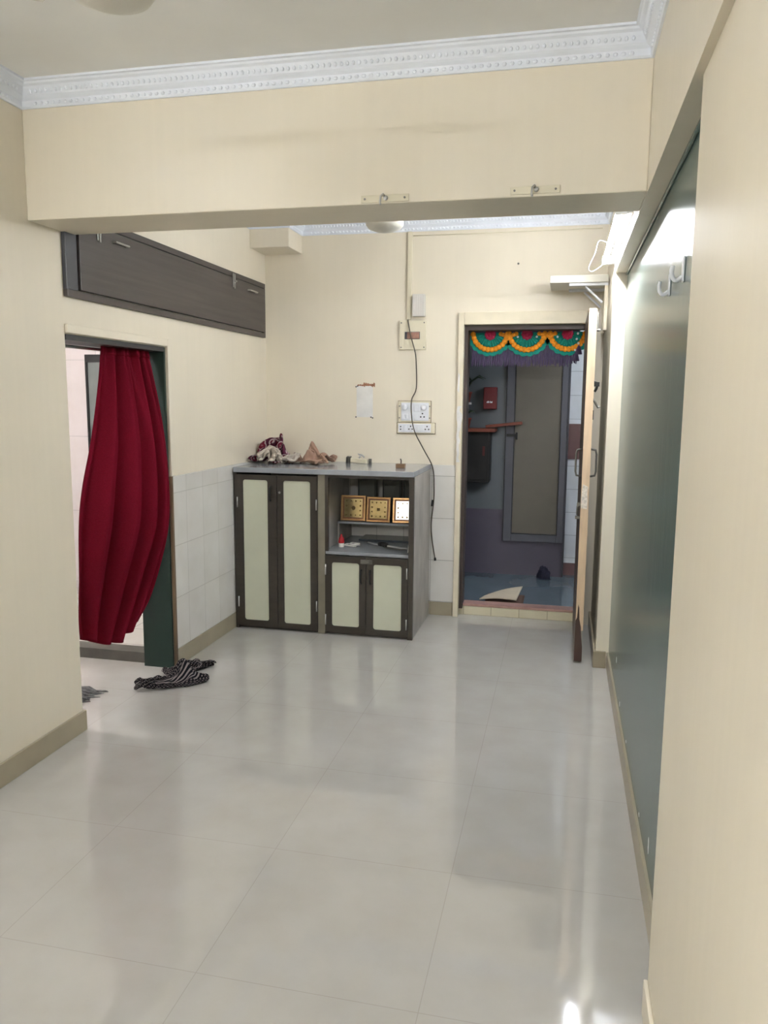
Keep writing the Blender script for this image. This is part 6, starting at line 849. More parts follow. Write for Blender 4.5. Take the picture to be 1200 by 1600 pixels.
-10 94 3 -2 99 5 5 106 6 12 114 6 17 121 15 23 133 16 17 139 23 23 135 33 26 142 38 33 149 35 40 158 31 43 151 25 51 158 19 58 157 11 68 165 11 72 176 10 -77 -172 17 -69 -166 28 -67 -153 30 -59 -151 38 -50 -156 39 -41 -152 40 -32 -148 40 -26 -140 39 -20 -132 36 -15 -123 38 -9 -116 43 -4 -106 44 -1 -95 44 -2 -86 38
-4 -83 27 -6 -74 25 0 -71 18 -3 -62 19 5 -56 19 1 -51 10 -2 -39 14 -12 -32 21 -23 -22 27 -32 -10 28 -37 1 24 -43 11 24 -48 11 34 -50 20 27 -43 25 24 -47 31 17 -56 34 12 -47 43 13 -48 55 11 -44 65 9 -38 75 9 -28 82 7 -21 90 7 -15 97 6 -7 103 7 1 110 6 7 119 6 11 125 15 22 127 21 16 135 27
23 141 28 23 146 38 29 152 35 37 160 31 41 152 23 50 159 24 57 160 14 65 169 12 73 176 7 -72 -163 18 -73 -162 33 -67 -153 39 -59 -158 43 -49 -159 48 -42 -153 49 -33 -148 48 -24 -143 46 -16 -136 42 -9 -129 38 -7 -119 37 -3 -109 37 3 -99 39 0 -91 32 4 -83 31 1 -78 22 5 -70 25 0 -60 28 -2 -56 18 -6 -47 12 -7 -37 12
-14 -26 20 -27 -21 23 -38 -11 25 -44 2 25 -49 11 24 -54 11 34 -50 21 34 -43 28 32 -50 26 24 -58 32 19 -55 42 13 -49 52 18 -44 63 16 -38 73 15 -31 82 13 -24 90 13 -17 97 12 -9 104 12 -1 112 11 3 123 7 11 128 10 17 130 20 14 130 31 19 141 27 19 148 34 27 152 31 34 161 28 39 155 19 49 163 22 57 164 12
62 173 12 69 180 5 -79 -160 23 -75 -154 36 -69 -157 46 -60 -158 51 -54 -154 45 -45 -149 45 -37 -144 48 -28 -140 49 -18 -135 47 -9 -128 44 -3 -120 41 1 -113 35 5 -102 34 6 -91 34 -1 -84 35 3 -76 30 -2 -69 26 -5 -61 22 -3 -50 23 -11 -45 15 -12 -34 12 -15 -23 16 -29 -18 18 -40 -10 20 -49 0 26 -54 11 23 -57 16 33 -54 25 33
-47 32 34 -45 31 24 -54 36 23 -61 42 16 -54 51 13 -49 63 18 -43 74 17 -35 83 16 -28 92 14 -21 100 13 -14 107 12 -6 115 12 3 122 13 8 131 9 15 135 17 10 130 28 14 141 32 16 150 30 24 157 28 33 152 23 38 161 15 51 162 18 55 167 5 67 171 6 63 181 7 -83 -160 30 -79 -154 42 -69 -151 48 -61 -152 54 -56 -150 46
-47 -144 43 -38 -141 44 -30 -135 49 -21 -130 49 -11 -125 46 -4 -117 44 0 -112 39 6 -103 38 6 -92 39 3 -83 38 -3 -76 32 -3 -66 31 -7 -58 27 -7 -48 26 -14 -42 20 -18 -34 13 -16 -20 12 -26 -13 18 -38 -5 17 -49 0 20 -59 7 21 -60 18 28 -55 27 28 -52 35 32 -43 35 28 -50 41 24 -61 46 20 -58 55 11 -49 64 12 -47 77 16
-40 87 15 -33 96 12 -27 104 15 -20 110 10 -12 117 9 -5 124 14 3 132 15 11 140 13 6 133 21 11 142 24 19 148 22 25 157 20 32 149 15 44 151 14 54 155 10 61 162 2 59 173 7 65 178 1 -85 -158 34 -78 -150 43 -69 -148 50 -61 -149 54 -57 -146 46 -48 -143 46 -39 -137 42 -29 -134 44 -22 -127 48 -14 -123 42 -8 -114 44 2 -112 43
1 -102 39 4 -92 42 -1 -84 38 -6 -75 34 -8 -66 31 -9 -57 30 -7 -50 22 -10 -39 20 -19 -32 19 -22 -22 11 -23 -9 16 -33 -1 18 -44 6 18 -55 9 16 -59 19 20 -61 29 24 -53 28 29 -49 38 28 -52 38 18 -53 48 22 -60 59 18 -55 68 9 -47 79 7 -46 92 10 -40 103 10 -31 104 5 -29 114 6 -21 121 6 -10 124 5 -5 133 10
5 138 7 0 139 16 8 145 15 16 151 13 26 155 10 36 159 11 48 159 8 54 154 0 57 160 9 64 166 2 61 176 8'''),
}
def draped(name, key, mat, zs=1.0, parent=None, dz=0.0, k=1.0, mv=(0, 0)):
    nu, nv, o, t = DRAPE[key]; q = [int(a) for a in t.split()]
    n = len(q)//3; mx = sum(q[0::3])/n; my = sum(q[1::3])/n
    for i in range(n): q[3*i] = mx+(q[3*i]-mx)*k+mv[0]; q[3*i+1] = my+(q[3*i+1]-my)*k+mv[1]
    b = MB(); b.uv = b.bm.loops.layers.uv.new('UVMap')
    V = [b.bm.verts.new((o[0]+q[3*i]/1000, o[1]+q[3*i+1]/1000, o[2]+dz+q[3*i+2]*zs/1000)) for i in range(len(q)//3)]
    for j in range(nv):
        for i in range(nu):
            m = j*(nu+1)+i
            f = b.bm.faces.new([V[m], V[m+1], V[m+nu+2], V[m+nu+1]])
            for l, (x, y) in zip(f.loops, [(i, j), (i+1, j), (i+1, j+1), (i, j+1)]): l[b.uv].uv = (x/nu, y/nv)
    o = b.build(name, mat, parent, 0, True, .003)
    md = o.modifiers.new('Subsurf', 'SUBSURF'); md.levels = 1; md.render_levels = 1
    return o
tag(draped('crumpled_cloth', 'maroon', M['marooncloth'], 1.62, k=1.12, mv=(18, -5)), 'crumpled maroon cloth with pale print at the corner end of the cabinet top', 'cloth', 'clothes heaped on the cabinet')
tag(draped('crumpled_cloth', 'grey', M['greycloth'], 1.55, dz=.012, k=1.25, mv=(22, -6)), 'crumpled pale grey cloth draped over the maroon printed cloth', 'cloth', 'clothes heaped on the cabinet')
tag(draped('crumpled_cloth', 'brown', M['browncloth'], 1.35, k=1.12, mv=(10, 0)), 'crumpled light brown cloth lying beside the pale grey cloth', 'cloth', 'clothes heaped on the cabinet')

t = thing('metal_fitting', 'white switch plate with loose metal brackets on the cabinet top', 'fitting', (-1.40, 5.40, 1.1006))
Rz = Matrix.Translation((-1.405, 5.40, 1.1006)) @ Matrix.Rotation(-.12, 4, 'Z')
MB().box(-.055, .065, -.02, .02, .004, .034, M4=Rz @ Matrix.Rotation(.06, 4, 'Y')).build('plate', M['ivory'], t, .003)
b = MB()
for x in (-.095, -.085, -.072): b.tube([Rz @ Vector((x, 0, 0)), Rz @ Vector((x, .004, .04)), Rz @ Vector((x+.012, 0, .046))], .006, 8)
for x in (.078, .09): b.tube([Rz @ Vector((x, .0, 0)), Rz @ Vector((x, 0, .036))], .006, 8)
each(b, 'bracket', M['dsteel'], t, smooth=True)
b = MB(); b.tube([Rz @ Vector((-.0, .0, .038)), Rz @ Vector((.012, 0, .052)), Rz @ Vector((-.006, 0, .066)), Rz @ Vector((.02, 0, .06)), Rz @ Vector((.04, 0, .045))], .007, 8)
b.build('clip', M['steel'], t, 0, True)
t = thing('wooden_block', 'small brown wooden block with an upright nail on the cabinet top', 'block', (-1.048, 5.13, 1.1006))
MB().box(-1.078, -1.018, 5.11, 5.15, 1.1006, 1.128).build('block', M['block'], t, .002)
MB().tube([(-1.046, 5.13, 1.128), (-1.045, 5.13, 1.150), (-1.050, 5.13, 1.162)], .004, 8).build('nail', M['darkwood'], t, 0, True)

# ------------------------------------------------------------------ back wall electrics
def screw(b, x, y, z, r=.005): b.lathe([(r, 0), (r, .003)], (x, y-.003, z), 'y', 10)
t = thing('cable_trunking', 'cream vertical cable trunking running down the back wall', 'trunking', (-1.077, 5.52, 2.10))
MB().box(-1.097, -1.064, 5.514, 5.529, 2.105, 2.694).build('channel', M['ivory'], t, .002)
MB().box(-1.092, -1.069, 5.511, 5.514, 2.105, 2.694).build('cover', M['ivory'], t, .001)
b = MB().tube([(-1.06, 5.526, 2.668), (-.6, 5.526, 2.668), (-.1, 5.526, 2.670), (.20, 5.526, 2.672)], .003, 6)
tag(b.build('wall_wire', M['ivory'], None, 0, True), 'thin painted wire stretched along the back wall below the cornice', 'wire')
t = thing('junction_box', 'pale grey ribbed box mounted beside the cable trunking', 'electrical box', (-1.01, 5.5, 2.115))
MB().box(-1.050, -.964, 5.475, 5.529, 2.122, 2.272).build('box_body', M['grey'], t, .004)
b = MB()
for k in range(5): b.box(-1.038+k*.016, -1.030+k*.016, 5.472, 5.4755, 2.13, 2.264)
each(b, 'rib', M['grey'], t)
t = thing('breaker_panel', 'square ivory plate with brown breaker window under the trunking', 'breaker panel', (-1.05, 5.52, 1.896))
MB().box(-1.146, -.956, 5.510, 5.529, 1.898, 2.098).build('plate', M['ivory'], t, .003)
MB().box(-1.106, -1.000, 5.507, 5.5102, 1.970, 2.020).build('window_rim', M['hole'], t)
MB().box(-1.090, -1.003, 5.503, 5.5068, 1.973, 2.017).build('breaker', M['breaker'], t, .002)
b = MB()
for x in (-1.132, -.970):
    for z in (1.914, 2.082): screw(b, x, 5.510, z)
each(b, 'screw', M['dsteel'], t)
M['grime'] = plain('grime', (132, 116, 92), .8, var=.25, nscale=(60, 60, 60))
t = thing('switch_board', 'square white switch board with two round dials on the back wall', 'switch board', (-1.03, 5.52, 1.395))
MB().box(-1.149, -.916, 5.512, 5.529, 1.393, 1.541).build('back_plate', M['ivory'], t, .003)
MB().box(-1.1525, -.9125, 5.522, 5.5302, 1.3915, 1.5445).build('grimy_edge', M['grime'], t)
MB().box(-1.126, -.928, 5.505, 5.5118, 1.404, 1.531).build('face_plate', M['white'], t, .003)
for x in (-1.098, -.962):
    MB().lathe([(.021, 0), (.020, -.012), (.014, -.018)], (x, 5.5048, 1.498), 'y', 20).build('dial', M['white'], t, 0, True)
for x0 in (-1.118, -1.092, -1.03):
    MB().box(x0, x0+.022, 5.498, 5.5048, 1.417, 1.450).build('switch', M['white'], t, .002)
MB().box(-1.032, -.990, 5.499, 5.5048, 1.468, 1.520).build('module', M['white'], t, .002)
b = MB()
for x, z in ((-.972, 1.455), (-.984, 1.432), (-.960, 1.432)): b.lathe([(.0055, 0), (.0055, .002)], (x, 5.5030, z), 'y', 10)
each(b, 'socket_hole', M['hole'], t)
b = MB()
for x in (-1.139, -.922):
    for z in (1.424, 1.506): screw(b, x, 5.512, z)
each(b, 'screw', M['dsteel'], t)
t = thing('socket_strip', 'long white socket strip fixed directly below the square switch board', 'socket strip', (-1.03, 5.52, 1.318))
MB().box(-1.156, -.884, 5.512, 5.529, 1.314, 1.389).build('back_plate', M['ivory'], t, .006)
MB().box(-1.1595, -.8805, 5.522, 5.5302, 1.3105, 1.3905).build('grimy_edge', M['grime'], t)
MB().box(-1.146, -.912, 5.506, 5.5118, 1.322, 1.383).build('face_plate', M['white'], t, .003)
for x0 in (-1.106, -1.006, -.982): MB().box(x0, x0+.021, 5.500, 5.5058, 1.332, 1.374).build('switch', M['white'], t, .002)
b = MB()
for x in (-1.056, -.938):
    for dx, dz in ((0, .012), (-.012, -.008), (.012, -.008)): b.lathe([(.005, 0), (.005, .002)], (x+dx, 5.504, 1.353+dz), 'y', 10)
for z in (1.343, 1.362): b.lathe([(.005, 0), (.005, .002)], (-1.128, 5.504, z), 'y', 10)
each(b, 'socket_hole', M['hole'], t)
W = [(-1.084, 5.505, 2.103), (-1.078, 5.495, 2.07), (-1.060, 5.490, 1.99), (-1.028, 5.490, 1.88), (-1.020, 5.496, 1.795), (-1.018, 5.498, 1.63), (-1.048, 5.488, 1.55), (-1.046, 5.484, 1.44), (-1.023, 5.484, 1.33), (-.962, 5.492, 1.212), (-.893, 5.502, 1.08), (-.880, 5.505, .94), (-.882, 5.51, .83), (-.897, 5.512, .68), (-.890, 5.512, .56), (-.866, 5.512, .42)]
def smooth(pts, n=5):
    P = [Vector(p) for p in pts]; out = []
    for i in range(len(P)-1):
        a, b2, c, d = P[max(i-1, 0)], P[i], P[i+1], P[min(i+2, len(P)-1)]
        for k in range(n):
            t_ = k/n
            out.append(.5*((2*b2)+(-a+c)*t_+(2*a-5*b2+4*c-d)*t_*t_+(-a+3*b2-3*c+d)*t_**3))
    return out+[P[-1]]
t = thing('power_cable', 'thin dark loose cable hanging from the trunking past the cabinet', 'cable', (-1.0, 5.5, .41))
MB().tube(smooth(W), .0042, 8).build('cable', M['cable'], t, 0, True)
MB().tube([(-.866, 5.512, .425), (-.864, 5.512, .405)], .008, 10).build('cable_end', M['black'], t)
MB().tube([(-.895, 5.508, .80), (-.888, 5.508, .845)], .007, 8).build('tape', M['black'], t)
# patch where something was taken off the wall
t = thing('plaster_patch', 'pale unpainted rectangle with peeled brown top edge on the back wall', 'wall patch', (-1.40, 5.525, 1.42))
MB().box(-1.458, -1.338, 5.5275, 5.5303, 1.425, 1.655).build('patch', M['plaster'], t)
random.seed(4); b = MB()
for k in range(9):
    x = -1.455+k*.0145; h = random.uniform(.008, .022)*(1.0 if k > 2 else .5)
    b.poly([(x, 1.648), (x+.016, 1.648-random.uniform(0, .012)), (x+.017, 1.652+h*.6), (x+.007, 1.652+h)], 5.5255, 5.5285)
b.build('peeled_edge', M['plasterbrown'], t)
b = MB()
for x, z in ((-1.450, 1.645), (-1.462, 1.640), (-1.462, 1.425), (-1.350, 1.425), (-1.338, 1.420)): b.lathe([(.005, 0), (.005, .002)], (x, 5.5245, z), 'y', 10)
each(b, 'screw_hole', M['hole'], t)
b = MB().lathe([(.007, 0), (.004, -.016)], (-.338, 5.529, 2.463), 'y', 10)
tag(b.build('wall_nail', M['dsteel'], None), 'small nail in the back wall above the entrance door', 'nail')

# ------------------------------------------------------------------ entrance door
d1 = holder('door_1', (-.29, 5.52, 0))
b = MB()
b.box(-.730, -.692, 5.502, 5.66, 0, 2.148).box(.124, .140, 5.502, 5.66, 0, 2.148).box(-.692, .124, 5.502, 5.66, 2.064, 2.148)
b.build('door_frame', M['framepaint'], d1, .003)
b = MB()
b.box(-.692, -.668, 5.56, 5.68, .05, 2.064).box(.118, .1345, 5.56, 5.68, .05, 2.064).box(-.668, .118, 5.56, 5.68, 2.032, 2.064)
b.build('rebate', M['framebrown'], d1)
random.seed(11)
b = MB()
pts = [(-.731+random.uniform(0, .010), z) for z in [1.12+.03*k for k in range(14)]]+[(-.700+random.uniform(-.012, .012), z) for z in [1.51-.03*k for k in range(14)]]
b.poly(pts, 5.4985, 5.5018)
b.poly([(-.728, 1.62), (-.715, 1.60), (-.712, 1.72), (-.722, 1.74)], 5.4985, 5.5018)
b.build('bare_plaster', M['plaster'], d1)
lf = MB().box(.118, .158, 4.682, 5.500, .012, 2.068).build('leaf', M['doorface'], d1)
MB().box(.116, .1605, 4.678, 4.6818, .20, 2.069).build('leaf_edge', M['wood'], lf)
b = MB(); b.poly([(.116, .011), (.1605, .011), (.160, .10), (.152, .16), (.148, .22), (.138, .27), (.134, .34), (.128, .36), (.124, .28), (.116, .26)], 4.6765, 4.680)
b.build('rotten_edge', M['darkwood'], lf)
MB().box(.1155, .1175, 4.682, 5.5, .012, 2.068).build('leaf_veneer', M['doorback'], lf)
for sx, x in ((-1, .115), (1, .159)):
    MB().tube([(x, 4.74, 1.275), (x+sx*.03, 4.74, 1.27), (x+sx*.036, 4.74, 1.245), (x+sx*.036, 4.74, 1.145), (x+sx*.03, 4.74, 1.12), (x, 4.74, 1.115)], .006, 10).build('pull_handle', M['dsteel'], lf, 0, True)
b = MB(); b.poly([(.118, .935), (.152, .930), (.154, .985), (.150, 1.03), (.155, 1.06), (.124, 1.075), (.119, 1.02)], 4.673, 4.6779)
b.build('lock_plate', plain('chipped_white', (214, 206, 194), .7, var=.25, nscale=(90, 90, 90)), lf)
b = MB(); b.tube([(.114, 4.70, .955), (.104, 4.70, .965), (.098, 4.70, .94), (.097, 4.70, .89)], .005, 8).box(.088, .114, 4.69, 4.712, .868, .885).lathe([(.012, -.006), (.012, .006)], (.106, 4.70, .955), 'y', 12)
b.build('hasp', M['dsteel'], lf)
b = MB()
b.tube([(.159, 4.72, 1.66), (.185, 4.72, 1.655), (.175, 4.72, 1.62), (.166, 4.72, 1.605)], .007, 8).box(.159, .192, 4.71, 4.732, 1.635, 1.66)
b.build('hook', M['black'], lf)
b = MB().tube([(.159, 4.71, 1.565), (.172, 4.71, 1.545), (.190, 4.71, 1.515), (.200, 4.71, 1.520)], .007, 8)
b.build('hook', M['dsteel'], lf, 0, True)
MB().box(.159, .166, 4.70, 4.725, 1.445, 1.50).build('strike_plate', M['black'], lf)
MB().tube([(.162, 4.70, 1.95), (.180, 4.70, 1.95), (.182, 4.70, 1.945)], .009, 10).build('tower_bolt', M['dsteel'], lf)
MB().box(.159, .170, 4.69, 4.71, 1.955, 2.05).build('bolt_plate', M['dsteel'], lf)
# threshold
b = MB(); b.box(-.692, .124, 5.585, 5.66, 0, .060)
st(b.build('trim_7', M['risertile']))
b = MB(); b.box(-.692, .124, 5.60, 5.71, .060, .078)
st(b.build('trim_8', M['sillpink'], None, .004))

# crocheted door hanging
def half_ring(b, cx, cz, r0, r1, y0, y1, n=28, scal=0.0, ns=9):
    out = []
    for k in range(n+1):
        a = PI+PI*k/n
        rr = r1*(1+scal*abs(math.sin(ns*(a-PI))))
        out.append((cx+rr*math.cos(a), cz+rr*math.sin(a)))
    inn = [(cx+r0*math.cos(PI+PI*k/n), cz+r0*math.sin(PI+PI*k/n)) for k in range(n, -1, -1)]
    for k in range(n):
        b.poly([out[k], out[k+1], inn[n-k-1], inn[n-k]], y0, y1)
tor = thing('door_hanging', 'crocheted toran with orange and teal scallops over the entrance door', 'door hanging', (-.28, 5.60, 1.80))
TY = 5.690
CZ = 2.026
for cx, r in ((-.528, .130), (-.272, .132), (.004, .128)):
    b = MB(); half_ring(b, cx, CZ, .0, r*1.22, TY+.004, TY+.012, 30, .06, 10)
    fanp = b.build('scallop', M['teal'], tor)
    b = MB()
    for k in range(14):
        a = PI+PI*(k+.5)/14
        b.ball((cx+r*.93*math.cos(a), TY-.002, CZ+r*.93*math.sin(a)), .020, (1, .5, 1), 8, 6)
    each(b, 'orange_bead', M['orange'], fanp, smooth=True)
    b = MB(); b.ball((cx, TY-.004, CZ-.016), .020, (1, .5, 1))
    for k in range(8):
        a = 2*PI*k/8; b.ball((cx+.024*math.cos(a), TY, CZ-.016+.024*math.sin(a)), .017, (1, .5, 1), 8, 6)
    b.build('crimson_flower', M['crimson'], fanp, 0, True)
    b = MB()
    for k in range(15):
        a = PI+PI*(k+.5)/15
        b.tube([(cx+.045*math.cos(a), TY+.002, CZ+.045*math.sin(a)), (cx+r*.78*math.cos(a), TY+.002, CZ+r*.78*math.sin(a))], [.004, .009], 6)
    each(b, 'teal_stitch', M['teal'], fanp, smooth=True)
b = MB()
for cx in (-.400, -.134):
    for k in range(-3, 4): b.ball((cx+k*.018, TY-.002, CZ-.012-.012*abs(math.cos(k*.5))), .016, (1, .5, 1), 8, 6)
each(b, 'orange_link', M['orange'], tor, smooth=True)
MB().box(-.664, .088, TY+.002, TY+.012, CZ-.004, CZ+.010).build('heading_band', M['purple'], tor)
random.seed(21); b = MB()
def lower(x):
    best = CZ-.055
    for cx, r in ((-.528, .158), (-.272, .161), (.004, .156)):
        d = abs(x-cx)
        if d < r: best = min(best, CZ-math.sqrt(r*r-d*d))
    return best
for k in range(150):
    x = -.658+.735*(k+.5)/150
    z0 = lower(x)+.03; z1 = 1.800+random.uniform(-.014, .014)+(.02 if x > .03 else 0)
    y = TY+random.uniform(.008, .020)
    b.tube([(x, y, z0), (x+random.uniform(-.006, .006), y, (z0+z1)/2), (x+random.uniform(-.008, .008), y, z1)], [.003, .004, .0035], 5)
b.build('purple_fringe', M['purple'], tor)['kind'] = 'stuff'
b = MB()
for x, z in ((.072, 2.012), (.066, 1.975), (-.063, 1.99), (-.205, 1.992), (-.335, 1.992), (.078, 1.945), (.058, 1.90)): b.ball((x, TY-.010, z), .008, (1, 1, 1), 8, 6)
each(b, 'white_pompom', M['white'], tor, smooth=True)
b = MB()
for x, z in ((.066, 1.89), (.082, 1.935)):
    b.lathe([(.004, 0), (.012, -.012), (.024, -.06), (.022, -.064)], (x, TY-.004, z), 'z', 12)
each(b, 'purple_tassel', M['purple'], tor)

# ------------------------------------------------------------------ lobby beyond the door
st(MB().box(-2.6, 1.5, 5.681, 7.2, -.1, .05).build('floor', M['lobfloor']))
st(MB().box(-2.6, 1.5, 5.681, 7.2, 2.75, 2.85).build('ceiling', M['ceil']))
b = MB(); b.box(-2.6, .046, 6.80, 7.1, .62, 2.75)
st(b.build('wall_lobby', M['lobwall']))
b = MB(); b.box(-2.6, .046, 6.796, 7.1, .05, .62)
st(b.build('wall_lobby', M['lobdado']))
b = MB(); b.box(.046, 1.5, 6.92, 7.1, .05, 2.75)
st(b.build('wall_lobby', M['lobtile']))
b = MB(); b.box(.047, 1.5, 6.908, 6.9199, 1.06, 1.36).box(.047, 1.5, 6.90, 6.9199, .05, .155)
st(b.build('trim_9', M['lobband']))
b = MB(); b.box(-2.75, -2.6, 5.681, 7.1, -.1, 2.85).box(1.5, 1.65, 5.681, 7.1, -.1, 2.85)
st(b.build('wall_lobby', M['lobwall']))
d2 = holder('door_2', (-.2, 6.79, .35))
b = MB(); b.box(-.475, -.405, 6.775, 6.799, .35, 2.3).box(-.022, .031, 6.775, 6.799, .35, 2.3).box(-.405, -.022, 6.775, 6.799, .35, .418)
b.build('door_frame', M['lobframe'], d2, .003)
b = MB(); b.box(.032, .0455, 6.77, 6.7955, .06, 2.6)
b.build('corner_pipe', plain('dark_pipe', (52, 52, 60), .4), d2)
b = MB(); b.box(-.400, -.026, 6.782, 6.7985, .422, 2.3)
b.build('leaf', M['lobpanel'], d2)
b = MB(); b.box(-.407, -.403, 6.772, 6.776, .415, 2.3).box(-.024, -.020, 6.772, 6.776, .415, 2.3).box(-.407, -.02, 6.772, 6.776, .415, .419).box(-.480, -.475, 6.774, 6.79, .35, 2.3)
b.build('gap_line', M['black'], d2)
b = MB(); b.box(-.468, -.39, 6.765, 6.775, 1.25, 1.272).box(-.392, -.375, 6.765, 6.781, 1.225, 1.285)
b.build('latch', M['black'], d2)
rb = thing('letter_box', 'red metal box with a small white mark on the lobby wall', 'box', (-.61, 6.75, 1.475))
MB().box(-.668, -.556, 6.73, 6.795, 1.478, 1.662).build('box_body', plain('dark_red_metal', (112, 26, 30), .4), rb, .006)
b = MB(); b.poly([(-.640, 1.530), (-.618, 1.530), (-.618, 1.542), (-.628, 1.548), (-.640, 1.540)], 6.7275, 6.7298).poly([(-.612, 1.530), (-.592, 1.530), (-.592, 1.546), (-.600, 1.540), (-.612, 1.548)], 6.7275, 6.7298)
each(b, 'white_mark', M['white'], rb)
pk = thing('wall_shelf', 'red brown plank shelf tilted on the lobby wall', 'shelf', (-.65, 6.65, 1.30))
Rp = Matrix.Translation((-.62, 6.66, 1.335)) @ Matrix.Rotation(-math.radians(6.5), 4, 'Y')
MB().box(-.02, .285, .02, .11, -.012, .012, M4=Rp).build('plank', M['plank'], pk, .003)
MB().box(-.98, -.55, 6.60, 6.792, 1.290, 1.318).build('plank', M['plank'], pk, .003)
hc = thing('hanging_cabinet', 'near black cabinet hung below the plank shelf in the lobby', 'cabinet', (-.75, 6.7, .86))
MB().poly(rrect(-.98, -.592, .862, 1.288, .02), 6.64, 6.79).build('cabinet_body', M['blackcab'], hc, .004)
MB().box(-.965, -.612, 6.634, 6.6398, .885, 1.265).build('cabinet_door', M['blackcab'], hc, .003)
MB().box(-.655, -.635, 6.628, 6.634, 1.09, 1.17).build('red_label', plain('dull_red_label', (84, 32, 32), .6), hc)
def potted(x, y, z, h, lab, leaves):
    t = thing('potted_plant', lab, 'potted plant', (x, y, z))
    MB().lathe([(.036, 0), (.050, h*.85), (.055, h*.85), (.055, h), (.046, h), (.044, h*.9)], (x, y, z), 'z', 20).build('pot', M['terracotta'], t, 0, True)
    b = MB(); random.seed(int(z*100))
    for k in range(leaves):
        a = 2*PI*k/leaves+.4; l = random.uniform(.07, .105) if z < 1.5 else random.uniform(.10, .17)
        p0 = Vector((x, y, z+h*.9)); d = Vector((math.cos(a), math.sin(a)*.6, 0))
        q = [p0, p0+d*.3*l+Vector((0, 0, .6*l)), p0+d*.7*l+Vector((0, 0, .85*l)), p0+d*1.05*l+Vector((0, 0, .7*l))]
        b.tube(q, [.004, .009, .010, .002], 6)
    b.build('foliage', M['leaf'], t, 0, True)
potted(-.815, 6.70, 1.3185, .085, 'small terracotta potted plant standing on the lobby plank shelf', 7)
ps = MB().box(-.98, -.775, 6.64, 6.795, 1.515, 1.534).build('bracket_shelf', M['lgrey'], None, .002)
tag(ps, 'small pale bracket shelf above the lobby plank shelf', 'shelf')
potted(-.815, 6.70, 1.5355, .085, 'terracotta potted plant standing on the small pale bracket shelf', 8)
# mat and small bag on the lobby floor
def mat_pt(u, v):
    x = -.53+.26*u+.05*v; y = 5.735+.02*u+.24*v
    z = .082 if v < 0 else .055+.012
    z = .086-.03*v+.05*math.sin(PI*min(1, u*1.0))**2*(1-.4*v)*.6
    return Vector((x, y, z))
dm = thing('door_mat', 'folded beige door mat lying on the lobby floor behind the threshold', 'door mat', (-.4, 5.85, .051))
b = MB().grid(lambda u, v: Vector((-.56+.27*u+.03*v, 5.73+.03*u+(.10+.20*u)*v, .085+.012*math.sin(u*PI)+.035*u*v)), 16, 12)
b.build('mat_top', M['mat'], dm, 0, True, .010)
b = MB().grid(lambda u, v: Vector((-.52+.28*u, 5.735+.26*v, .062+.004*math.sin(u*9))), 12, 8)
b.build('mat_underside', M['matback'], dm, 0, True, .010)
tag(lump('crumpled_bag', M['navy'], (-.115, 6.70, .0505), .055, .04, .10, 14, .3), 'small dark crumpled bag at the foot of the lobby dado', 'bag')

# ------------------------------------------------------------------ corner shelf above the door
t = thing('corner_shelf', 'cream shelf on a metal bracket in the corner above the entrance door', 'shelf', (.05, 5.35, 2.28))
MB().box(-.117, .236, 5.17, 5.528, 2.280, 2.325).build('shelf_board', plain('shelf_white', (234, 230, 218), .45, var=.03), t, .003)
br = MB().box(.0, .236, 5.185, 5.215, 2.262, 2.279).build('bracket_arm', M['white'], t, .002)
MB().box(.216, .2375, 5.185, 5.215, 1.99, 2.262).build('bracket_leg', M['framepaint'], br, .002)
MB().tube([(.10, 5.20, 2.258), (.205, 5.20, 2.16)], .007, 8).build('bracket_brace', M['white'], br)
br = MB().box(.0, .236, 5.455, 5.485, 2.262, 2.279).build('bracket_arm', M['white'], t, .002)
MB().box(.216, .2375, 5.455, 5.485, 1.99, 2.262).build('bracket_leg', M['framepaint'], br, .002)
MB().tube([(.10, 5.47, 2.258), (.205, 5.47, 2.16)], .007, 8).build('bracket_brace', M['white'], br)

# ------------------------------------------------------------------ tube lights
def tube_light(name, label, ax, p, L, mat, side, wires=False):
    """batten fixed to a wall, tube a few centimetres proud of it; ax is the run direction, side the way off the wall"""
    t = thing(name, label, 'tube light', p)
    d = Vector((1, 0, 0)) if ax == 'x' else Vector((0, 1, 0)); s = Vector(side)
    P = Vector(p)
    def bx(a0, a1, s0, s1, z0, z1):
        A = P+d*a0+s*s0; B = P+d*a1+s*s1
        return (min(A.x, B.x), max(A.x, B.x), min(A.y, B.y), max(A.y, B.y), P.z+z0, P.z+z1)
    MB().box(*bx(-L/2-.02, L/2+.02, -.0008, .022, -.02, .025)).build('batten', M['white'], t, .003)
    for e in (-1, 1): MB().box(*bx(e*(L/2)-.012, e*(L/2)+.012, .022, .07, -.022, .022)).build('holder', M['white'], t, .003)
    A = P+d*(-L/2+.013)+s*.052; B = P+d*(L/2-.013)+s*.052
    MB().tube([A, B], .014, 16).build('tube', mat, t, 0, True)
    return t, A
t, A = tube_light('tube_light', 'glowing fluorescent tube on the side wall beam near the door corner', 'y', (XR, 4.12, 2.335), 1.22, M['tube'], (-1, 0, 0))
MB().tube(smooth([(.222, 4.45, 2.36), (.15, 4.50, 2.40), (.13, 4.52, 2.34), (.10, 4.55, 2.27), (.125, 4.58, 2.255), (.2, 4.6, 2.31)]), .0016, 6).build('lead_wire', M['white'], t, 0, True)
tube_light('tube_light', 'long fluorescent tube on the rear wall behind the viewer', 'x', (-.95, YR, 2.28), 1.22, M['tube_front'], (0, 1, 0))
tube_light('tube_light', 'added unseen fill tube high on the side wall beside the viewer', 'y', (XL, 1.15, 2.64), 1.22, M['tube_fill'], (1, 0, 0))  # added fill tube, out of view, to brighten the beam and ceiling
tube_light('tube_light', 'fluorescent tube on the side wall of the kitchen behind the curtain', 'x', (-3.5, 3.08, 2.3), 1.22, M['tube_kitchen'], (0, 1, 0))
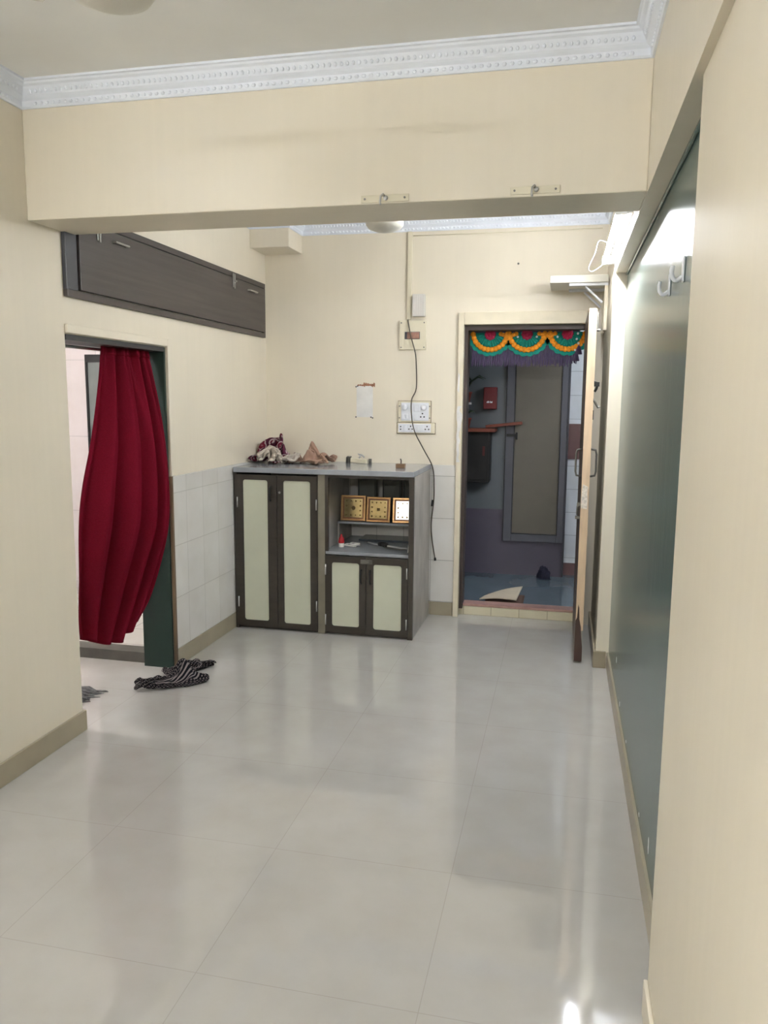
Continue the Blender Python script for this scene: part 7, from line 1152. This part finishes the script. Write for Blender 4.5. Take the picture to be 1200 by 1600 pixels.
tube_light('tube_light', 'fluorescent tube on the lobby side of the entrance wall', 'x', (.85, 5.681, 2.2), .9, M['tube_lobby'], (0, 1, 0))

# ------------------------------------------------------------------ ceiling fans
def fan(label, x, y, zc, zb, angs, rad, bh):
    t = thing('ceiling_fan', label, 'ceiling fan', (x, y, zb))
    MB().lathe([(.055, zc-.001), (.052, zc-.03), (.02, zc-.07), (.012, zc-.075)], (x, y, 0), 'z', 24).build('canopy', M['fan'], t, 0, True)
    MB().tube([(x, y, zc-.07), (x, y, zb+.13)], .010, 12).build('down_rod', M['fan'], t, 0, True)
    MB().lathe([(.01, .15), (.03, .145), (.05, .12), (.082, .10), (.086, .06), (.086, .035), (.078, .022), (.05, .008), (.0, .0)][::-1] if False else [(.02, .15), (.05, .12), (.080, .10), (.086, .06), (.086, .032), (.074, .016), (.045, .005), (.01, 0)], (x, y, zb), 'z', 32).build('motor_housing', M['fan'], t, 0, True)
    for a in angs:
        R = Matrix.Translation((x, y, zb+bh)) @ Matrix.Rotation(math.radians(a), 4, 'Z') @ Matrix.Rotation(math.radians(13), 4, 'X')
        bl = MB().poly([(.15, -.045), (rad-.03, -.062), (rad, -.03), (rad, .04), (rad-.03, .062), (.15, .045)], -.002, .002, 'z', R).build('blade', M['fan'], t)
        MB().box(.07, .19, -.018, .018, .002, .006, M4=R).build('blade_arm', M['fan'], bl)
    return t
fan('white ceiling fan hub showing just under the cross beam, in the far half', -.826, 3.62, CB, 2.302, (-90, 30, 150), .45, .15)
fan('white ceiling fan at the upper edge of the view, in the near half', -.848, 1.42, CF, 2.268, (-90, 30, 150), .43, .165)

# ------------------------------------------------------------------ hooks
def beam_hook(x0, x1, xc, z, lab):
    t = thing('hook_plate', lab, 'hook', ((x0+x1)/2, 2.908, z))
    MB().box(x0, x1, 2.905, 2.9105, z-.013, z+.013).build('strip', M['ivory'], t, .002)
    b = MB()
    b.tube([(xc, 2.905, z+.008), (xc, 2.885, z+.010), (xc-.006, 2.872, z), (xc-.008, 2.870, z-.022), (xc-.006, 2.872, z-.030)], .004, 8)
    b.ball((xc+.006, 2.90, z), .009, (1, .6, 1)); b.build('hook', M['steel'], t, 0, True)
    b = MB()
    for x in (x0+.015, x1-.015): b.lathe([(.004, 0), (.004, .002)], (x, 2.9030, z), 'y', 8)
    each(b, 'screw', M['dsteel'], t)
beam_hook(-.753, -.575, -.665, 2.272, 'clear strip with a metal hook on the beam, above the fan hub')
beam_hook(-.214, -.043, -.130, 2.276, 'clear strip with a metal hook on the beam, nearer the glowing tube')
def board_hook(y, z, lab):
    t = thing('wall_hook', lab, 'hook', (XN, y, z), 'white hooks on the dark board')
    MB().box(XN-.006, XN-.0005, y-.014, y+.014, z-.035, z+.035).build('base', M['white'], t, .004)
    MB().tube(smooth([(XN-.005, y, z-.020), (XN-.02, y, z-.030), (XN-.030, y, z-.022), (XN-.034, y, z-.004), (XN-.031, y, z+.010)], 4), [.006]*17, 10).build('hook', M['white'], t, 0, True)
board_hook(2.68, 1.915, 'white plastic hook on the dark board, the farther of two')
board_hook(2.38, 1.915, 'white plastic hook on the dark board, the nearer of two')
random.seed(31)
for y, z, h in ((2.41, .155, .05), (4.02, .235, .03), (3.70, .13, .02), (2.70, .12, .012), (3.3, .125, .010)):
    o = MB().poly([(y-.006, z), (y+.006, z+.3*h), (y+.005, z+h), (y-.004, z+.8*h)], XN-.0008, XN+.0005, 'x').build('paint_chip', M['plaster'])
    st(o)

# ------------------------------------------------------------------ cloths on the floor
tag(draped('checked_cloth', 'bw', M['bwcloth'], 1.25, dz=.002, k=1.38, mv=(-62, 10)), 'black and white patterned cloth bunched on the floor by the tiled wall', 'cloth')
b = MB(); random.seed(12)
for k in range(14):
    y = 3.36+.016*k; l = random.uniform(.04, .11)
    b.tube([(-2.47, y, .006), (-2.41, y+random.uniform(-.01, .01), .016), (-2.36, y+random.uniform(-.015, .02), .010), (-2.36+l*.6, y+random.uniform(0, .05), .006)], [.014, .011, .005, .0015], 6)
sc = b.build('fringed_scarf', M['scarf'], None, 0, True)
tag(sc, 'grey fringed scarf end on the floor just inside the left doorway', 'scarf')

# ------------------------------------------------------------------ world, camera, view
w = bpy.data.worlds.new('World'); S.world = w; w.use_nodes = True
w.node_tree.nodes['Background'].inputs['Color'].default_value = (.5, .55, .6, 1)
w.node_tree.nodes['Background'].inputs['Strength'].default_value = .05

yaw, pit, rol = [math.radians(a) for a in (12.73166582, 8.12711905, .48463274)]
f = Vector((-math.sin(yaw)*math.cos(pit), math.cos(yaw)*math.cos(pit), -math.sin(pit)))
r = Vector((math.cos(yaw), math.sin(yaw), 0)); u = r.cross(f)
r2 = r*math.cos(rol)+u*math.sin(rol); u2 = r2.cross(f)
cd = bpy.data.cameras.new('camera'); cam = bpy.data.objects.new('camera', cd); COL.objects.link(cam)
cam.matrix_world = Matrix(((r2.x, u2.x, -f.x, 0), (r2.y, u2.y, -f.y, 0), (r2.z, u2.z, -f.z, 1.55), (0, 0, 0, 1)))
cd.sensor_fit = 'VERTICAL'; cd.sensor_height = 24; cd.lens = 1228.67/1600*24
cd.clip_start = .05
S.camera = cam
S.view_settings.view_transform = 'Standard'; S.view_settings.look = 'None'
S.view_settings.exposure = 1.8; S.view_settings.gamma = 1.0; S.view_settings.use_curve_mapping = False
